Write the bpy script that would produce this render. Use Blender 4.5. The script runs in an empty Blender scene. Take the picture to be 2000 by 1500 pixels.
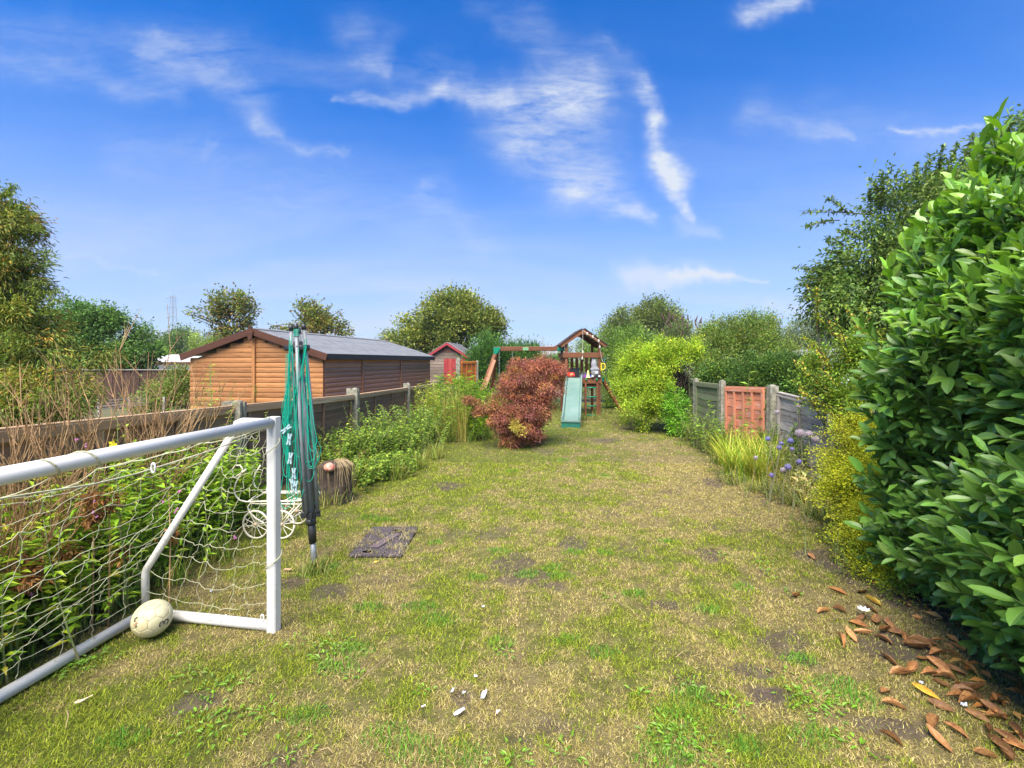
import bpy, math, random
import numpy as np
from mathutils import Vector, Matrix, Quaternion
rad = math.radians
random.seed(7); RNG = np.random.default_rng(7)
SC = bpy.context.scene
COL = SC.collection

# ------------------------------------------------------------------ camera
F = 900.0; CX = 1000.0; HY = 705.0; EYE = 1.55          # photo is 2000 px wide
cd = bpy.data.cameras.new('camera'); cam = bpy.data.objects.new('camera', cd); COL.objects.link(cam)
cam.location = (0, 0, EYE); cam.rotation_euler = (rad(90), 0, 0)
cd.sensor_width = 36; cd.lens = 36 * F / 2000; cd.shift_y = -(750 - HY) / 2000
cd.clip_start = 0.05; cd.clip_end = 3000
SC.camera = cam
SC.view_settings.view_transform = 'Standard'; SC.view_settings.look = 'None'
SC.view_settings.exposure = 1.56; SC.view_settings.gamma = 1
SC.view_settings.use_curve_mapping = False

# ------------------------------------------------------------------ sky and sun
SUN_EL, SUN_AZ = 57.0, 198.0      # azimuth clockwise from +Y: behind the camera, veiled by thin cloud
W_ = bpy.data.worlds.new('World'); SC.world = W_; W_.use_nodes = True
wn = W_.node_tree; wn.nodes.clear()
def WN(t, **k):
    n = wn.nodes.new(t)
    for a, b in k.items(): setattr(n, a, b)
    return n
def wmath(op, a, b=None, c=None, clamp=False):
    n = WN('ShaderNodeMath', operation=op, use_clamp=clamp)
    for i, v in enumerate((a, b, c)):
        if v is None: continue
        if isinstance(v, (int, float)): n.inputs[i].default_value = v
        else: wn.links.new(v, n.inputs[i])
    return n.outputs[0]
sky = WN('ShaderNodeTexSky', sky_type='NISHITA', sun_disc=False, sun_elevation=rad(SUN_EL), sun_rotation=rad(SUN_AZ))
sky.air_density = 1.0; sky.dust_density = 0.4; sky.ozone_density = 2.2
tc = WN('ShaderNodeTexCoord')
sep = WN('ShaderNodeSeparateXYZ'); wn.links.new(tc.outputs['Generated'], sep.inputs[0])
dx, dy, dz = sep.outputs
# cloud coordinates: where the view ray meets a vertical plane ahead (u, v); ysafe keeps the sky behind plain
ysafe = wmath('MAXIMUM', dy, 0.12)
u = wmath('DIVIDE', dx, ysafe); v = wmath('DIVIDE', dz, ysafe)
front = WN('ShaderNodeMapRange', interpolation_type='SMOOTHSTEP'); wn.links.new(dy, front.inputs[0])
front.inputs[1].default_value = 0.12; front.inputs[2].default_value = 0.35
comb = WN('ShaderNodeCombineXYZ'); wn.links.new(u, comb.inputs[0]); wn.links.new(v, comb.inputs[1])
def wnoise(scale, detail, rough, sx=1, sy=1, rot=0, dist=0.0, seed=0.0, src=None):
    mp = WN('ShaderNodeMapping'); mp.inputs['Scale'].default_value = (sx, sy, 1)
    mp.inputs['Rotation'].default_value = (0, 0, rot); mp.inputs['Location'].default_value = (seed, seed * .7, seed)
    wn.links.new(src or comb.outputs[0], mp.inputs[0])
    n = WN('ShaderNodeTexNoise'); n.inputs['Scale'].default_value = scale; n.inputs['Detail'].default_value = detail
    n.inputs['Roughness'].default_value = rough; n.inputs['Distortion'].default_value = dist
    wn.links.new(mp.outputs[0], n.inputs['Vector']); return n.outputs['Fac']
wob1 = wnoise(4.5, 4, .65, seed=3.1); wob2 = wnoise(4.5, 4, .65, seed=9.4)
uw = wmath('ADD', u, wmath('MULTIPLY', wmath('SUBTRACT', wob1, .5), .16))
vw = wmath('ADD', v, wmath('MULTIPLY', wmath('SUBTRACT', wob2, .5), .16))
def px(x, y): return ((x - CX) / F, (HY - y) / F)
def streak(x0, y0, x1, y1, w0, w1, amt):
    """soft mask along a segment of sky; half width w0 at the start, w1 at the end (in photo px)"""
    (ax, ay), (bx, by) = px(x0, y0), px(x1, y1)
    ex, ey = bx - ax, by - ay; L2 = ex * ex + ey * ey
    pu = wmath('SUBTRACT', uw, ax); pv = wmath('SUBTRACT', vw, ay)
    t = wmath('DIVIDE', wmath('ADD', wmath('MULTIPLY', pu, ex), wmath('MULTIPLY', pv, ey)), L2, clamp=True)
    du = wmath('SUBTRACT', pu, wmath('MULTIPLY', t, ex)); dv = wmath('SUBTRACT', pv, wmath('MULTIPLY', t, ey))
    d = wmath('SQRT', wmath('ADD', wmath('MULTIPLY', du, du), wmath('MULTIPLY', dv, dv)))
    w = wmath('MULTIPLY_ADD', t, (w1 - w0) * 1.12 / F, w0 * 1.12 / F)
    q = wmath('DIVIDE', d, w)
    g = wmath('POWER', 2.718, wmath('MULTIPLY', wmath('MULTIPLY', q, q), -1.0))
    return wmath('MULTIPLY', g, amt)
fine = wnoise(5, 7, .66, sx=.9, sy=3.2, rot=.30, dist=.9, seed=1.3)
fine2 = wnoise(26, 4, .72, sx=.45, sy=1.8, rot=-.25, dist=.5, seed=5.3)
fine3 = wnoise(60, 3, .75, sx=.5, sy=1.6, rot=.15, dist=.8, seed=8.3)
wisp = wmath('MULTIPLY_ADD', wmath('SUBTRACT', wmath('ADD', wmath('ADD', wmath('MULTIPLY', fine, .45), wmath('MULTIPLY', fine2, .33)), wmath('MULTIPLY', fine3, .22)), .37), 3.2, 0, clamp=True)
masks = [streak(1130, 185, 900, 190, 38, 14, .50), streak(1150, 180, 1020, 250, 60, 60, .42), streak(1010, 240, 1120, 350, 65, 50, .50), streak(1090, 190, 1180, 330, 60, 50, .36),
         streak(1120, 360, 1270, 438, 30, 12, .75), streak(1170, 330, 1240, 400, 30, 20, .3), streak(1255, 165, 1290, 230, 16, 15, .75), streak(1290, 230, 1300, 300, 17, 22, .85), streak(1300, 300, 1322, 350, 24, 26, .85),
         streak(1318, 350, 1352, 428, 24, 7, 1.0), streak(1030, 30, 1060, 100, 34, 30, .28), streak(960, 20, 1000, 60, 24, 20, .2), streak(660, 190, 860, 184, 8, 17, .65), streak(860, 180, 960, 175, 18, 30, .45),
         streak(300, 95, 500, 205, 34, 34, .45), streak(0, 130, 330, 175, 26, 20, .36), streak(500, 235, 660, 302, 16, 10, .40), streak(0, 70, 420, 100, 50, 40, .22), streak(450, 120, 900, 150, 40, 30, .22),
         streak(680, 50, 740, 95, 30, 26, .3), streak(700, 110, 760, 118, 14, 10, .3), streak(1450, 12, 1580, 2, 18, 14, 1.0), streak(1480, 225, 1660, 278, 30, 5, .38), streak(1740, 260, 1960, 247, 6, 6, .7), streak(1600, 240, 2000, 300, 40, 60, .2),
         streak(820, 375, 960, 470, 22, 25, .26), streak(250, 285, 800, 410, 50, 70, .24), streak(0, 430, 600, 440, 50, 60, .2), streak(110, 510, 300, 520, 6, 5, .35), streak(300, 520, 900, 560, 12, 25, .2), streak(400, 290, 430, 285, 10, 5, .3),
         streak(1180, 90, 1250, 170, 14, 18, .18), streak(1350, 300, 1700, 420, 60, 70, .12)]
s = masks[0]
for m in masks[1:]: s = wmath('ADD', s, m)
soft = wmath('MULTIPLY_ADD', fine, 1.2, -.22)
cir = wmath('MULTIPLY', s, wmath('ADD', wmath('MULTIPLY', wisp, .62), wmath('MULTIPLY', soft, .60)), clamp=True)
# smooth lens-shaped clouds low over the far trees
low = wmath('ADD', streak(1230, 545, 1400, 540, 21, 12, .75), streak(1340, 450, 1390, 448, 16, 12, .3))
low = wmath('ADD', low, streak(1300, 533, 1480, 536, 8, 4, .5))
low = wmath('ADD', low, streak(1480, 590, 1570, 600, 14, 12, .28))
# thin veil all round the sky, denser towards the horizon
hor = wmath('SQRT', wmath('ADD', wmath('MULTIPLY', dx, dx), wmath('MULTIPLY', dy, dy)))
zz = wmath('MAXIMUM', dz, 0.0)
pz = wmath('ADD', zz, .18)
comb2 = WN('ShaderNodeCombineXYZ'); wn.links.new(wmath('DIVIDE', dx, pz), comb2.inputs[0]); wn.links.new(wmath('DIVIDE', dy, pz), comb2.inputs[1])
veil = wnoise(1.1, 7, .6, sx=.45, sy=1.1, rot=-.3, dist=.5, seed=2.2, src=comb2.outputs[0])
veil = wmath('MULTIPLY_ADD', wmath('SUBTRACT', veil, .42), 1.7, 0, clamp=True)
nearh = WN('ShaderNodeMapRange', interpolation_type='SMOOTHSTEP'); wn.links.new(dz, nearh.inputs[0])
nearh.inputs[1].default_value = 0.56; nearh.inputs[2].default_value = 0.0
hz = wmath('MULTIPLY', wmath('POWER', nearh.outputs[0], 1.35), wmath('MULTIPLY_ADD', veil, .50, .74), clamp=True)
cloud = wmath('ADD', wmath('MULTIPLY', wmath('ADD', cir, low), front.outputs[0]), wmath('MULTIPLY', veil, .13), clamp=True)
tint = WN('ShaderNodeMix', data_type='RGBA', blend_type='MULTIPLY'); tint.inputs[0].default_value = 1
wn.links.new(sky.outputs[0], tint.inputs[6]); tint.inputs[7].default_value = (.0, .72, 1.62, 1)
mh_ = WN('ShaderNodeMix', data_type='RGBA'); wn.links.new(hz, mh_.inputs[0]); wn.links.new(tint.outputs[2], mh_.inputs[6])
mh_.inputs[7].default_value = (4.5, 4.85, 5.6, 1)
mx = WN('ShaderNodeMix', data_type='RGBA'); wn.links.new(cloud, mx.inputs[0]); wn.links.new(mh_.outputs[2], mx.inputs[6])
mx.inputs[7].default_value = (4.9, 5.4, 6.2, 1)
bg = WN('ShaderNodeBackground'); bg.inputs[1].default_value = 0.051
wn.links.new(mx.outputs[2], bg.inputs[0])
wo = WN('ShaderNodeOutputWorld'); wn.links.new(bg.outputs[0], wo.inputs[0])
sd = bpy.data.lights.new('sun', 'SUN'); sd.energy = 3.5; sd.angle = rad(48); sd.color = (1, .93, .80)
sun = bpy.data.objects.new('sun', sd); COL.objects.link(sun)
_a, _e = rad(SUN_AZ), rad(SUN_EL)
sdir = Vector((math.sin(_a) * math.cos(_e), math.cos(_a) * math.cos(_e), math.sin(_e)))
sun.rotation_euler = sdir.to_track_quat('Z', 'Y').to_euler()

# ------------------------------------------------------------------ helpers
def at(x, y, z):
    """photo pixel at distance z (metres ahead) -> world point"""
    return Vector(((x - CX) / F * z, z, EYE + (HY - y) / F * z))
def gd(x, y):
    z = F * EYE / (y - HY); return Vector(((x - CX) / F * z, z, 0))
WM = {}
def link(o, parent=None, M=None):
    COL.objects.link(o); M = M or Matrix.Identity(4)
    if parent is not None:
        o.parent = parent; o.matrix_parent_inverse = WM[parent.name].inverted()
    o.matrix_basis = M; WM[o.name] = M
    return o
def tag(o, label=None, cat=None, group=None, kind=None):
    if label: o['label'] = label
    if cat: o['category'] = cat
    if group: o['group'] = group
    if kind: o['kind'] = kind
    return o
def thing(name, loc, label, cat, group=None):
    o = bpy.data.objects.new(name, None); o.empty_display_size = .1
    link(o, None, Matrix.Translation(Vector(loc))); return tag(o, label, cat, group)
def mesh_obj(name, verts, faces, mat, parent=None, smooth=False, recentre=True):
    V = np.asarray(verts, dtype=np.float32).reshape(-1, 3)
    c = np.zeros(3)
    if recentre and len(V):
        c = (V.min(0) + V.max(0)) / 2; c[2] = V[:, 2].min()
        V = V - c
    me = bpy.data.meshes.new(name); me.from_pydata(V.tolist(), [], [tuple(f) for f in faces]); me.update()
    if smooth: me.shade_smooth()
    if mat: me.materials.append(mat)
    o = bpy.data.objects.new(name, me)
    return link(o, parent, Matrix.Translation(Vector(c.tolist())))
def np_mesh(name, V, Fc, mat, parent=None, col=None, smooth=False):
    """fast mesh from numpy arrays; Fc (n,3) or (n,4); col (nverts,3)"""
    V = np.asarray(V, dtype=np.float32); Fc = np.asarray(Fc, dtype=np.int32); k = Fc.shape[1]
    c = (V.min(0) + V.max(0)) / 2; c[2] = V[:, 2].min(); V = V - c
    me = bpy.data.meshes.new(name)
    me.vertices.add(len(V)); me.vertices.foreach_set('co', V.ravel())
    me.loops.add(Fc.size); me.loops.foreach_set('vertex_index', Fc.ravel())
    me.polygons.add(len(Fc)); me.polygons.foreach_set('loop_start', np.arange(0, Fc.size, k, dtype=np.int32))
    if smooth: me.polygons.foreach_set('use_smooth', np.ones(len(Fc), dtype=bool))
    me.update(calc_edges=True)
    if col is not None:
        a = me.color_attributes.new('Col', 'FLOAT_COLOR', 'POINT')
        cc = np.ones((len(V), 4), dtype=np.float32); cc[:, :3] = col; a.data.foreach_set('color', cc.ravel())
    if mat: me.materials.append(mat)
    o = bpy.data.objects.new(name, me)
    return link(o, parent, Matrix.Translation(Vector(c.tolist())))
class MB:
    def __init__(s): s.v = []; s.f = []
    def add(s, vs, fs):
        n = len(s.v); s.v += [tuple(p) for p in vs]; s.f += [tuple(i + n for i in f) for f in fs]; return s
    def box(s, a, b):
        (x0, y0, z0), (x1, y1, z1) = a, b
        return s.add([(x0, y0, z0), (x1, y0, z0), (x1, y1, z0), (x0, y1, z0), (x0, y0, z1), (x1, y0, z1), (x1, y1, z1), (x0, y1, z1)],
                     [(0, 3, 2, 1), (4, 5, 6, 7), (0, 1, 5, 4), (1, 2, 6, 5), (2, 3, 7, 6), (3, 0, 4, 7)])
    def beam(s, p, q, w, h, up=(0, 0, 1), taper=1.0):
        """box from p to q, w across, h along up; small chamfers"""
        p, q = Vector(p), Vector(q); d = (q - p).normalized(); up = Vector(up)
        sd_ = d.cross(up).normalized(); up = sd_.cross(d).normalized()
        c = min(w, h) * .12; a, b = w / 2, h / 2; vs = []
        ring = [(-a, -b + c), (-a, b - c), (-a + c, b), (a - c, b), (a, b - c), (a, -b + c), (a - c, -b), (-a + c, -b)]
        for e, k in ((p, 1), (q, taper)):
            for (x, y) in ring: vs.append(e + sd_ * x * k + up * y * k)
        fs = [(i, i + 8, (i + 1) % 8 + 8, (i + 1) % 8) for i in range(8)]
        fs += [tuple(range(8)), tuple(range(15, 7, -1))]
        return s.add(vs, fs)
    def tube(s, pts, r, n=8, cap=True):
        pts = [Vector(p) for p in pts]; m = len(pts)
        rs = r if isinstance(r, (list, tuple)) else [r] * m
        vs = []; prev = None
        for i, p in enumerate(pts):
            t = (pts[min(i + 1, m - 1)] - pts[max(i - 1, 0)])
            if t.length < 1e-9: t = Vector((0, 0, 1))
            t.normalize()
            if prev is None:
                a = Vector((0, 0, 1)) if abs(t.z) < .9 else Vector((1, 0, 0)); nrm = t.cross(a).normalized()
            else:
                nrm = prev - t * prev.dot(t)
                if nrm.length < 1e-6: nrm = t.orthogonal()
                nrm.normalize()
            prev = nrm; bi = t.cross(nrm)
            for k in range(n):
                an = 2 * math.pi * k / n; vs.append(p + (nrm * math.cos(an) + bi * math.sin(an)) * rs[i])
        fs = []
        for i in range(m - 1):
            for k in range(n):
                a = i * n + k; b = i * n + (k + 1) % n; fs.append((a, b, b + n, a + n))
        if cap: fs += [tuple(range(n - 1, -1, -1)), tuple(range((m - 1) * n, m * n))]
        return s.add(vs, fs)
    def lathe(s, c, prof, n=16, axis=(0, 0, 1)):
        c = Vector(c); ax = Vector(axis).normalized(); e1 = ax.orthogonal().normalized(); e2 = ax.cross(e1); vs = []; fs = []
        for (r, h) in prof:
            for k in range(n):
                an = 2 * math.pi * k / n; vs.append(c + ax * h + (e1 * math.cos(an) + e2 * math.sin(an)) * max(r, 1e-4))
        for i in range(len(prof) - 1):
            for k in range(n):
                a = i * n + k; b = i * n + (k + 1) % n; fs.append((a, b, b + n, a + n))
        fs += [tuple(range(n - 1, -1, -1)), tuple(range((len(prof) - 1) * n, len(prof) * n))]
        return s.add(vs, fs)
    def prism(s, poly, d):
        """extrude a polygon (list of 3D points) by vector d"""
        n = len(poly); d = Vector(d); vs = [Vector(p) for p in poly] + [Vector(p) + d for p in poly]
        return s.add(vs, [tuple(range(n - 1, -1, -1)), tuple(range(n, 2 * n))] + [(i, (i + 1) % n, (i + 1) % n + n, i + n) for i in range(n)])
    def ball(s, c, r, n=10, sq=(1, 1, 1)):
        c = Vector(c); prof = []; vs = []; m = n // 2
        for i in range(m + 1):
            th = math.pi * i / m
            for k in range(n):
                an = 2 * math.pi * k / n
                vs.append(c + Vector((math.sin(th) * math.cos(an) * sq[0], math.sin(th) * math.sin(an) * sq[1], math.cos(th) * sq[2])) * r)
        fs = []
        for i in range(m):
            for k in range(n):
                a = i * n + k; b = i * n + (k + 1) % n; fs.append((a, a + n, b + n, b))
        return s.add(vs, fs)
    def build(s, name, mat, parent=None, smooth=False): return mesh_obj(name, s.v, s.f, mat, parent, smooth)

# ------------------------------------------------------------------ materials
def newmat(name):
    m = bpy.data.materials.new(name); m.use_nodes = True; nt = m.node_tree; nt.nodes.clear()
    out = nt.nodes.new('ShaderNodeOutputMaterial'); p = nt.nodes.new('ShaderNodeBsdfPrincipled')
    nt.links.new(p.outputs[0], out.inputs[0]); return m, nt, p, out
def mixc(nt, fac, a, b, mode='MIX'):
    n = nt.nodes.new('ShaderNodeMix'); n.data_type = 'RGBA'; n.blend_type = mode
    for i, v_ in ((0, fac), (6, a), (7, b)):
        if isinstance(v_, (int, float)): n.inputs[i].default_value = v_
        elif isinstance(v_, tuple): n.inputs[i].default_value = v_ + (1,) if len(v_) == 3 else v_
        else: nt.links.new(v_, n.inputs[i])
    return n.outputs[2]
def tnoise(nt, scale=(1, 1, 1), sc=5, det=4, rough=.6, coord='Object', dist=0):
    t = nt.nodes.new('ShaderNodeTexCoord'); mp = nt.nodes.new('ShaderNodeMapping'); mp.inputs['Scale'].default_value = scale
    oi = nt.nodes.new('ShaderNodeObjectInfo'); cb = nt.nodes.new('ShaderNodeVectorMath'); cb.operation = 'SCALE'
    cb.inputs[0].default_value = (37, 11, 23); nt.links.new(oi.outputs['Random'], cb.inputs['Scale']); nt.links.new(cb.outputs[0], mp.inputs['Location'])
    nt.links.new(t.outputs[coord], mp.inputs[0])
    n = nt.nodes.new('ShaderNodeTexNoise'); n.inputs['Scale'].default_value = sc; n.inputs['Detail'].default_value = det
    n.inputs['Roughness'].default_value = rough; n.inputs['Distortion'].default_value = dist
    nt.links.new(mp.outputs[0], n.inputs['Vector']); return n.outputs['Fac']
def ramp(nt, fac, stops):
    r = nt.nodes.new('ShaderNodeValToRGB'); e = r.color_ramp.elements
    while len(e) < len(stops): e.new(.5)
    for i, (p, c) in enumerate(stops): e[i].position = p; e[i].color = (c + (1,)) if isinstance(c, tuple) else (c, c, c, 1)
    nt.links.new(fac, r.inputs[0]); return r.outputs[0]
def bump(nt, p, h, strength=.4, dist=.01):
    b = nt.nodes.new('ShaderNodeBump'); b.inputs['Strength'].default_value = strength; b.inputs['Distance'].default_value = dist
    nt.links.new(h, b.inputs['Height']); nt.links.new(b.outputs[0], p.inputs['Normal'])
def mat_wood(name, a, b, rough=.7, sc=(1.2, 14, 14), knots=None, vary=.35, stain=None, spec=.3, stain_at=(.5, .66)):
    m, nt, p, o = newmat(name)
    g = tnoise(nt, sc, 2.2, 6, .65); c = mixc(nt, ramp(nt, g, [(.35, 0.0), (.65, 1.0)]), a, b)
    if knots:
        k = nt.nodes.new('ShaderNodeTexVoronoi'); t = nt.nodes.new('ShaderNodeTexCoord'); mp = nt.nodes.new('ShaderNodeMapping')
        mp.inputs['Scale'].default_value = knots[1]; oi = nt.nodes.new('ShaderNodeObjectInfo'); vm = nt.nodes.new('ShaderNodeVectorMath'); vm.operation = 'SCALE'
        vm.inputs[0].default_value = (31, 17, 9); nt.links.new(oi.outputs['Random'], vm.inputs['Scale']); nt.links.new(vm.outputs[0], mp.inputs['Location'])
        nt.links.new(t.outputs['Object'], mp.inputs[0]); nt.links.new(mp.outputs[0], k.inputs['Vector']); k.inputs['Scale'].default_value = 1
        c = mixc(nt, ramp(nt, k.outputs['Distance'], [(.06, 1.0), (.16, 0.0)]), c, knots[0])
    if stain:
        s_ = tnoise(nt, (1, 1, 1), 3, 5, .7); c = mixc(nt, ramp(nt, s_, [(stain_at[0], 0.0), (stain_at[1], 1.0)]), c, stain)
    oi = nt.nodes.new('ShaderNodeObjectInfo'); mr = nt.nodes.new('ShaderNodeMapRange'); nt.links.new(oi.outputs['Random'], mr.inputs[0])
    mr.inputs[3].default_value = 1 - vary; mr.inputs[4].default_value = 1 + vary * .5
    vmul = nt.nodes.new('ShaderNodeVectorMath'); vmul.operation = 'SCALE'; nt.links.new(c, vmul.inputs[0]); nt.links.new(mr.outputs[0], vmul.inputs['Scale'])
    nt.links.new(vmul.outputs[0], p.inputs['Base Color']); p.inputs['Roughness'].default_value = rough; p.inputs['Specular IOR Level'].default_value = spec
    bump(nt, p, g, .5, .004); return m
def mat_plain(name, a, b=None, rough=.5, sc=6, metal=0.0, bmp=0.0, spec=.5, rng=(.4, .65), det=5, coord='Object'):
    m, nt, p, o = newmat(name); b = b or tuple(x * .8 for x in a)
    g = tnoise(nt, (1, 1, 1), sc, det, .65, coord); c = mixc(nt, ramp(nt, g, [(rng[0], 0.0), (rng[1], 1.0)]), a, b)
    nt.links.new(c, p.inputs['Base Color']); p.inputs['Roughness'].default_value = rough; p.inputs['Metallic'].default_value = metal
    p.inputs['Specular IOR Level'].default_value = spec
    if bmp: bump(nt, p, g, bmp, .01)
    return m
def mat_leaf(name, rough=.5, transl=.3, spec=.35, tintc=(1.44, 1.38, .85)):
    m, nt, p, o = newmat(name)
    a = nt.nodes.new('ShaderNodeAttribute'); a.attribute_name = 'Col'
    g = nt.nodes.new('ShaderNodeNewGeometry'); mr = nt.nodes.new('ShaderNodeMapRange'); nt.links.new(g.outputs['Random Per Island'], mr.inputs[0])
    mr.inputs[3].default_value = .78; mr.inputs[4].default_value = 1.22
    vm = nt.nodes.new('ShaderNodeVectorMath'); vm.operation = 'SCALE'; nt.links.new(mixc(nt, 1.0, a.outputs['Color'], tintc, 'MULTIPLY'), vm.inputs[0]); nt.links.new(mr.outputs[0], vm.inputs['Scale'])
    nt.links.new(vm.outputs[0], p.inputs['Base Color']); p.inputs['Roughness'].default_value = rough; p.inputs['Specular IOR Level'].default_value = spec
    tr = nt.nodes.new('ShaderNodeBsdfTranslucent'); nt.links.new(vm.outputs[0], tr.inputs[0])
    mx_ = nt.nodes.new('ShaderNodeMixShader'); mx_.inputs[0].default_value = transl
    nt.links.new(p.outputs[0], mx_.inputs[1]); nt.links.new(tr.outputs[0], mx_.inputs[2]); nt.links.new(mx_.outputs[0], o.inputs[0]); return m
LEAF = mat_leaf('leaf_mixed'); GRASSM = mat_leaf('grass_blade', .75, .25, .15, (1, 1, 1))
BARK = mat_plain('bark', (.11, .08, .055), (.05, .038, .028), .9, 14, bmp=.8)
TWIG = mat_plain('dead_twig', (.52, .32, .15), (.26, .14, .065), .85, 9)
PLAST_W = mat_plain('white_plastic', (.74, .71, .65), (.62, .59, .53), .42, 3, rng=(.5, .75))
STRING = mat_plain('net_string', (.56, .55, .36), (.42, .40, .25), .8, 3)
CONC = mat_plain('lichen_concrete', (.33, .31, .24), (.13, .13, .09), .95, 16, bmp=.8)
W_HONEY = mat_wood('honey_shiplap', (.50, .235, .085), (.34, .14, .05), .55, (.8, 9, 9), ((.10, .035, .012), (1.4, 3.2, 3.2)), .30, (.25, .10, .035))
W_SIDE = mat_wood('brown_shiplap', (.52, .23, .115), (.33, .145, .08), .38, (.8, 9, 9), None, .25, (.20, .11, .095), .6)
W_BARGE = mat_wood('barge_brown', (.125, .05, .028), (.07, .028, .018), .55, (.8, 9, 9), ((.03, .012, .008), (1.2, 2.5, 2.5)), .2)
W_FENCE = mat_wood('dark_lap_board', (.36, .22, .13), (.16, .092, .058), .8, (.9, 12, 12), None, .4, (.16, .105, .06))
W_RAIL = mat_wood('weathered_rail', (.50, .33, .18), (.36, .21, .11), .8, (.9, 12, 12), None, .2, (.58, .46, .32))
W_ORANGE = mat_wood('orange_panel_wood', (.62, .24, .135), (.52, .175, .09), .75, (.9, 12, 12), ((.22, .07, .035), (1.5, 3, 3)), .22, (.64, .34, .24))
W_PLAY = mat_wood('playset_timber', (.26, .10, .045), (.15, .055, .026), .6, (.9, 10, 10), None, .2)
W_GREY = mat_wood('weathered_grey_board', (.62, .56, .50), (.28, .23, .20), .9, (.9, 12, 12), None, .3, (.18, .13, .11))
W_MOSS = mat_wood('mossy_board', (.22, .23, .13), (.12, .12, .07), .9, (.9, 12, 12), None, .3, (.17, .23, .09))
W_OLD = mat_wood('old_plank', (.34, .26, .20), (.13, .09, .07), .9, (.9, 12, 12), None, .35)
FELT = mat_plain('roof_felt', (.21, .21, .21), (.15, .152, .155), .7, 5, bmp=.2)
FELT_D = mat_plain('felt_edge', (.035, .037, .04), (.02, .02, .022), .7, 8)
RED = mat_plain('red_paint', (.40, .035, .04), (.28, .028, .03), .5, 6)
REDW = mat_wood('red_door_paint', (.38, .035, .045), (.28, .028, .036), .55, (12, 12, .8), None, .12, (.38, .11, .05))
GREENP = mat_plain('green_plastic', (.0, .22, .12), (.0, .17, .09), .4, 4)
SLIDE = mat_plain('faded_green_slide', (.13, .225, .185), (.20, .285, .245), .38, 2.2, rng=(.35, .7))
GREY_AL = mat_plain('grey_coated_tube', (.25, .265, .275), (.19, .20, .21), .5, 8, metal=.0)
STEEL = mat_plain('galvanised_steel', (.34, .36, .37), (.24, .25, .26), .5, 20, metal=.5)
BLACKP = mat_plain('black_plastic', (.025, .026, .028), (.035, .036, .038), .45, 6)
LINE = mat_plain('green_line', (.01, .42, .28), (.0, .34, .22), .4, 4)
PEGM = mat_plain('pale_peg_plastic', (.40, .54, .56), (.32, .46, .50), .4, 4)
CREAM = mat_plain('cream_paint', (.80, .75, .62), (.66, .58, .44), .45, 9)
IRON = mat_plain('cast_iron', (.15, .12, .125), (.095, .075, .07), .75, 22, bmp=.4)
IRON_D = mat_plain('iron_gap', (.02, .015, .013), (.012, .01, .01), .9, 8)
CHAIN = mat_plain('chain_metal', (.42, .44, .42), (.3, .3, .3), .5, 8, metal=.4)
ROPE = mat_plain('pale_rope', (.62, .58, .48), (.5, .45, .36), .9, 9)
PLUSH = mat_plain('grey_plush', (.30, .30, .32), (.22, .22, .24), .95, 40, bmp=.8)
PLUSH_L = mat_plain('pale_plush', (.62, .60, .60), (.52, .5, .5), .95, 40, bmp=.6)
YEL = mat_plain('yellow_plastic', (.80, .58, .04), (.7, .5, .03), .4, 4)
YELP = mat_plain('pale_yellow_cone', (.70, .66, .22), (.6, .55, .18), .5, 4)
REDP = mat_plain('red_plastic', (.70, .04, .02), (.6, .03, .02), .35, 4)
PURP = mat_plain('purple_cloth', (.14, .03, .22), (.09, .02, .14), .9, 12)
BLUEP = mat_plain('blue_plastic', (.03, .08, .42), (.02, .05, .3), .4, 4)
DGREY = mat_plain('dark_cloth', (.07, .075, .09), (.04, .04, .05), .9, 12)
WHITEW = mat_plain('white_wall', (.74, .75, .76), (.62, .63, .64), .7, 2)
PAPER = mat_plain('paper_scrap', (.62, .62, .63), (.5, .5, .54), .8, 40, bmp=.3)
DRYLEAF = mat_wood('dry_brown_leaf', (.58, .31, .12), (.36, .15, .05), .5, (3, 9, 9), None, .55, (.20, .085, .035))
DRYYEL = mat_plain('yellow_dry_leaf', (.70, .48, .05), (.55, .27, .04), .55, 9)
STRAWM = mat_plain('dry_straw', (.42, .31, .15), (.24, .165, .08), .85, 9)
STUMPM = mat_plain('stump_bark', (.085, .06, .045), (.03, .022, .017), .95, 14, bmp=1.0)
ROOFT = mat_plain('grey_roof', (.28, .27, .27), (.2, .19, .19), .8, 5)
PYL = mat_plain('pylon_steel', (.30, .33, .36), (.24, .27, .3), .7, 5)
PINKM = mat_plain('pink_petal', (.60, .22, .42), (.5, .16, .36), .6, 9)
YFLOW = mat_plain('yellow_petal', (.85, .72, .02), (.7, .55, .02), .6, 9)

# ------------------------------------------------------------------ shared board meshes (unit length x 1, scaled by object)
def unit_mesh(name, prof, wav=0.0, seg=1, seed=0):
    """profile list of (y,z) extruded along x in -0.5..0.5; wav waves the lower edge"""
    r = random.Random(seed); vs = []; n = len(prof)
    offs = [r.uniform(-1, 1) * wav for _ in range(seg + 1)]
    for i in range(seg + 1):
        for (y, z) in prof: vs.append((i / seg - .5, y, z + (offs[i] if z < 0 else offs[i] * .15)))
    fs = [tuple(range(n)), tuple(range((seg + 1) * n - 1, seg * n - 1, -1))]
    for i in range(seg):
        for k in range(n): fs.append((i * n + k, i * n + n + k, i * n + n + (k + 1) % n, i * n + (k + 1) % n))
    me = bpy.data.meshes.new(name); me.from_pydata(vs, [], fs); me.update(); return me
BOX8 = [(-.5, -.42), (-.5, .42), (-.42, .5), (.42, .5), (.5, .42), (.5, -.42), (.42, -.5), (-.42, -.5)]
U_BOX = unit_mesh('board', BOX8)
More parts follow.
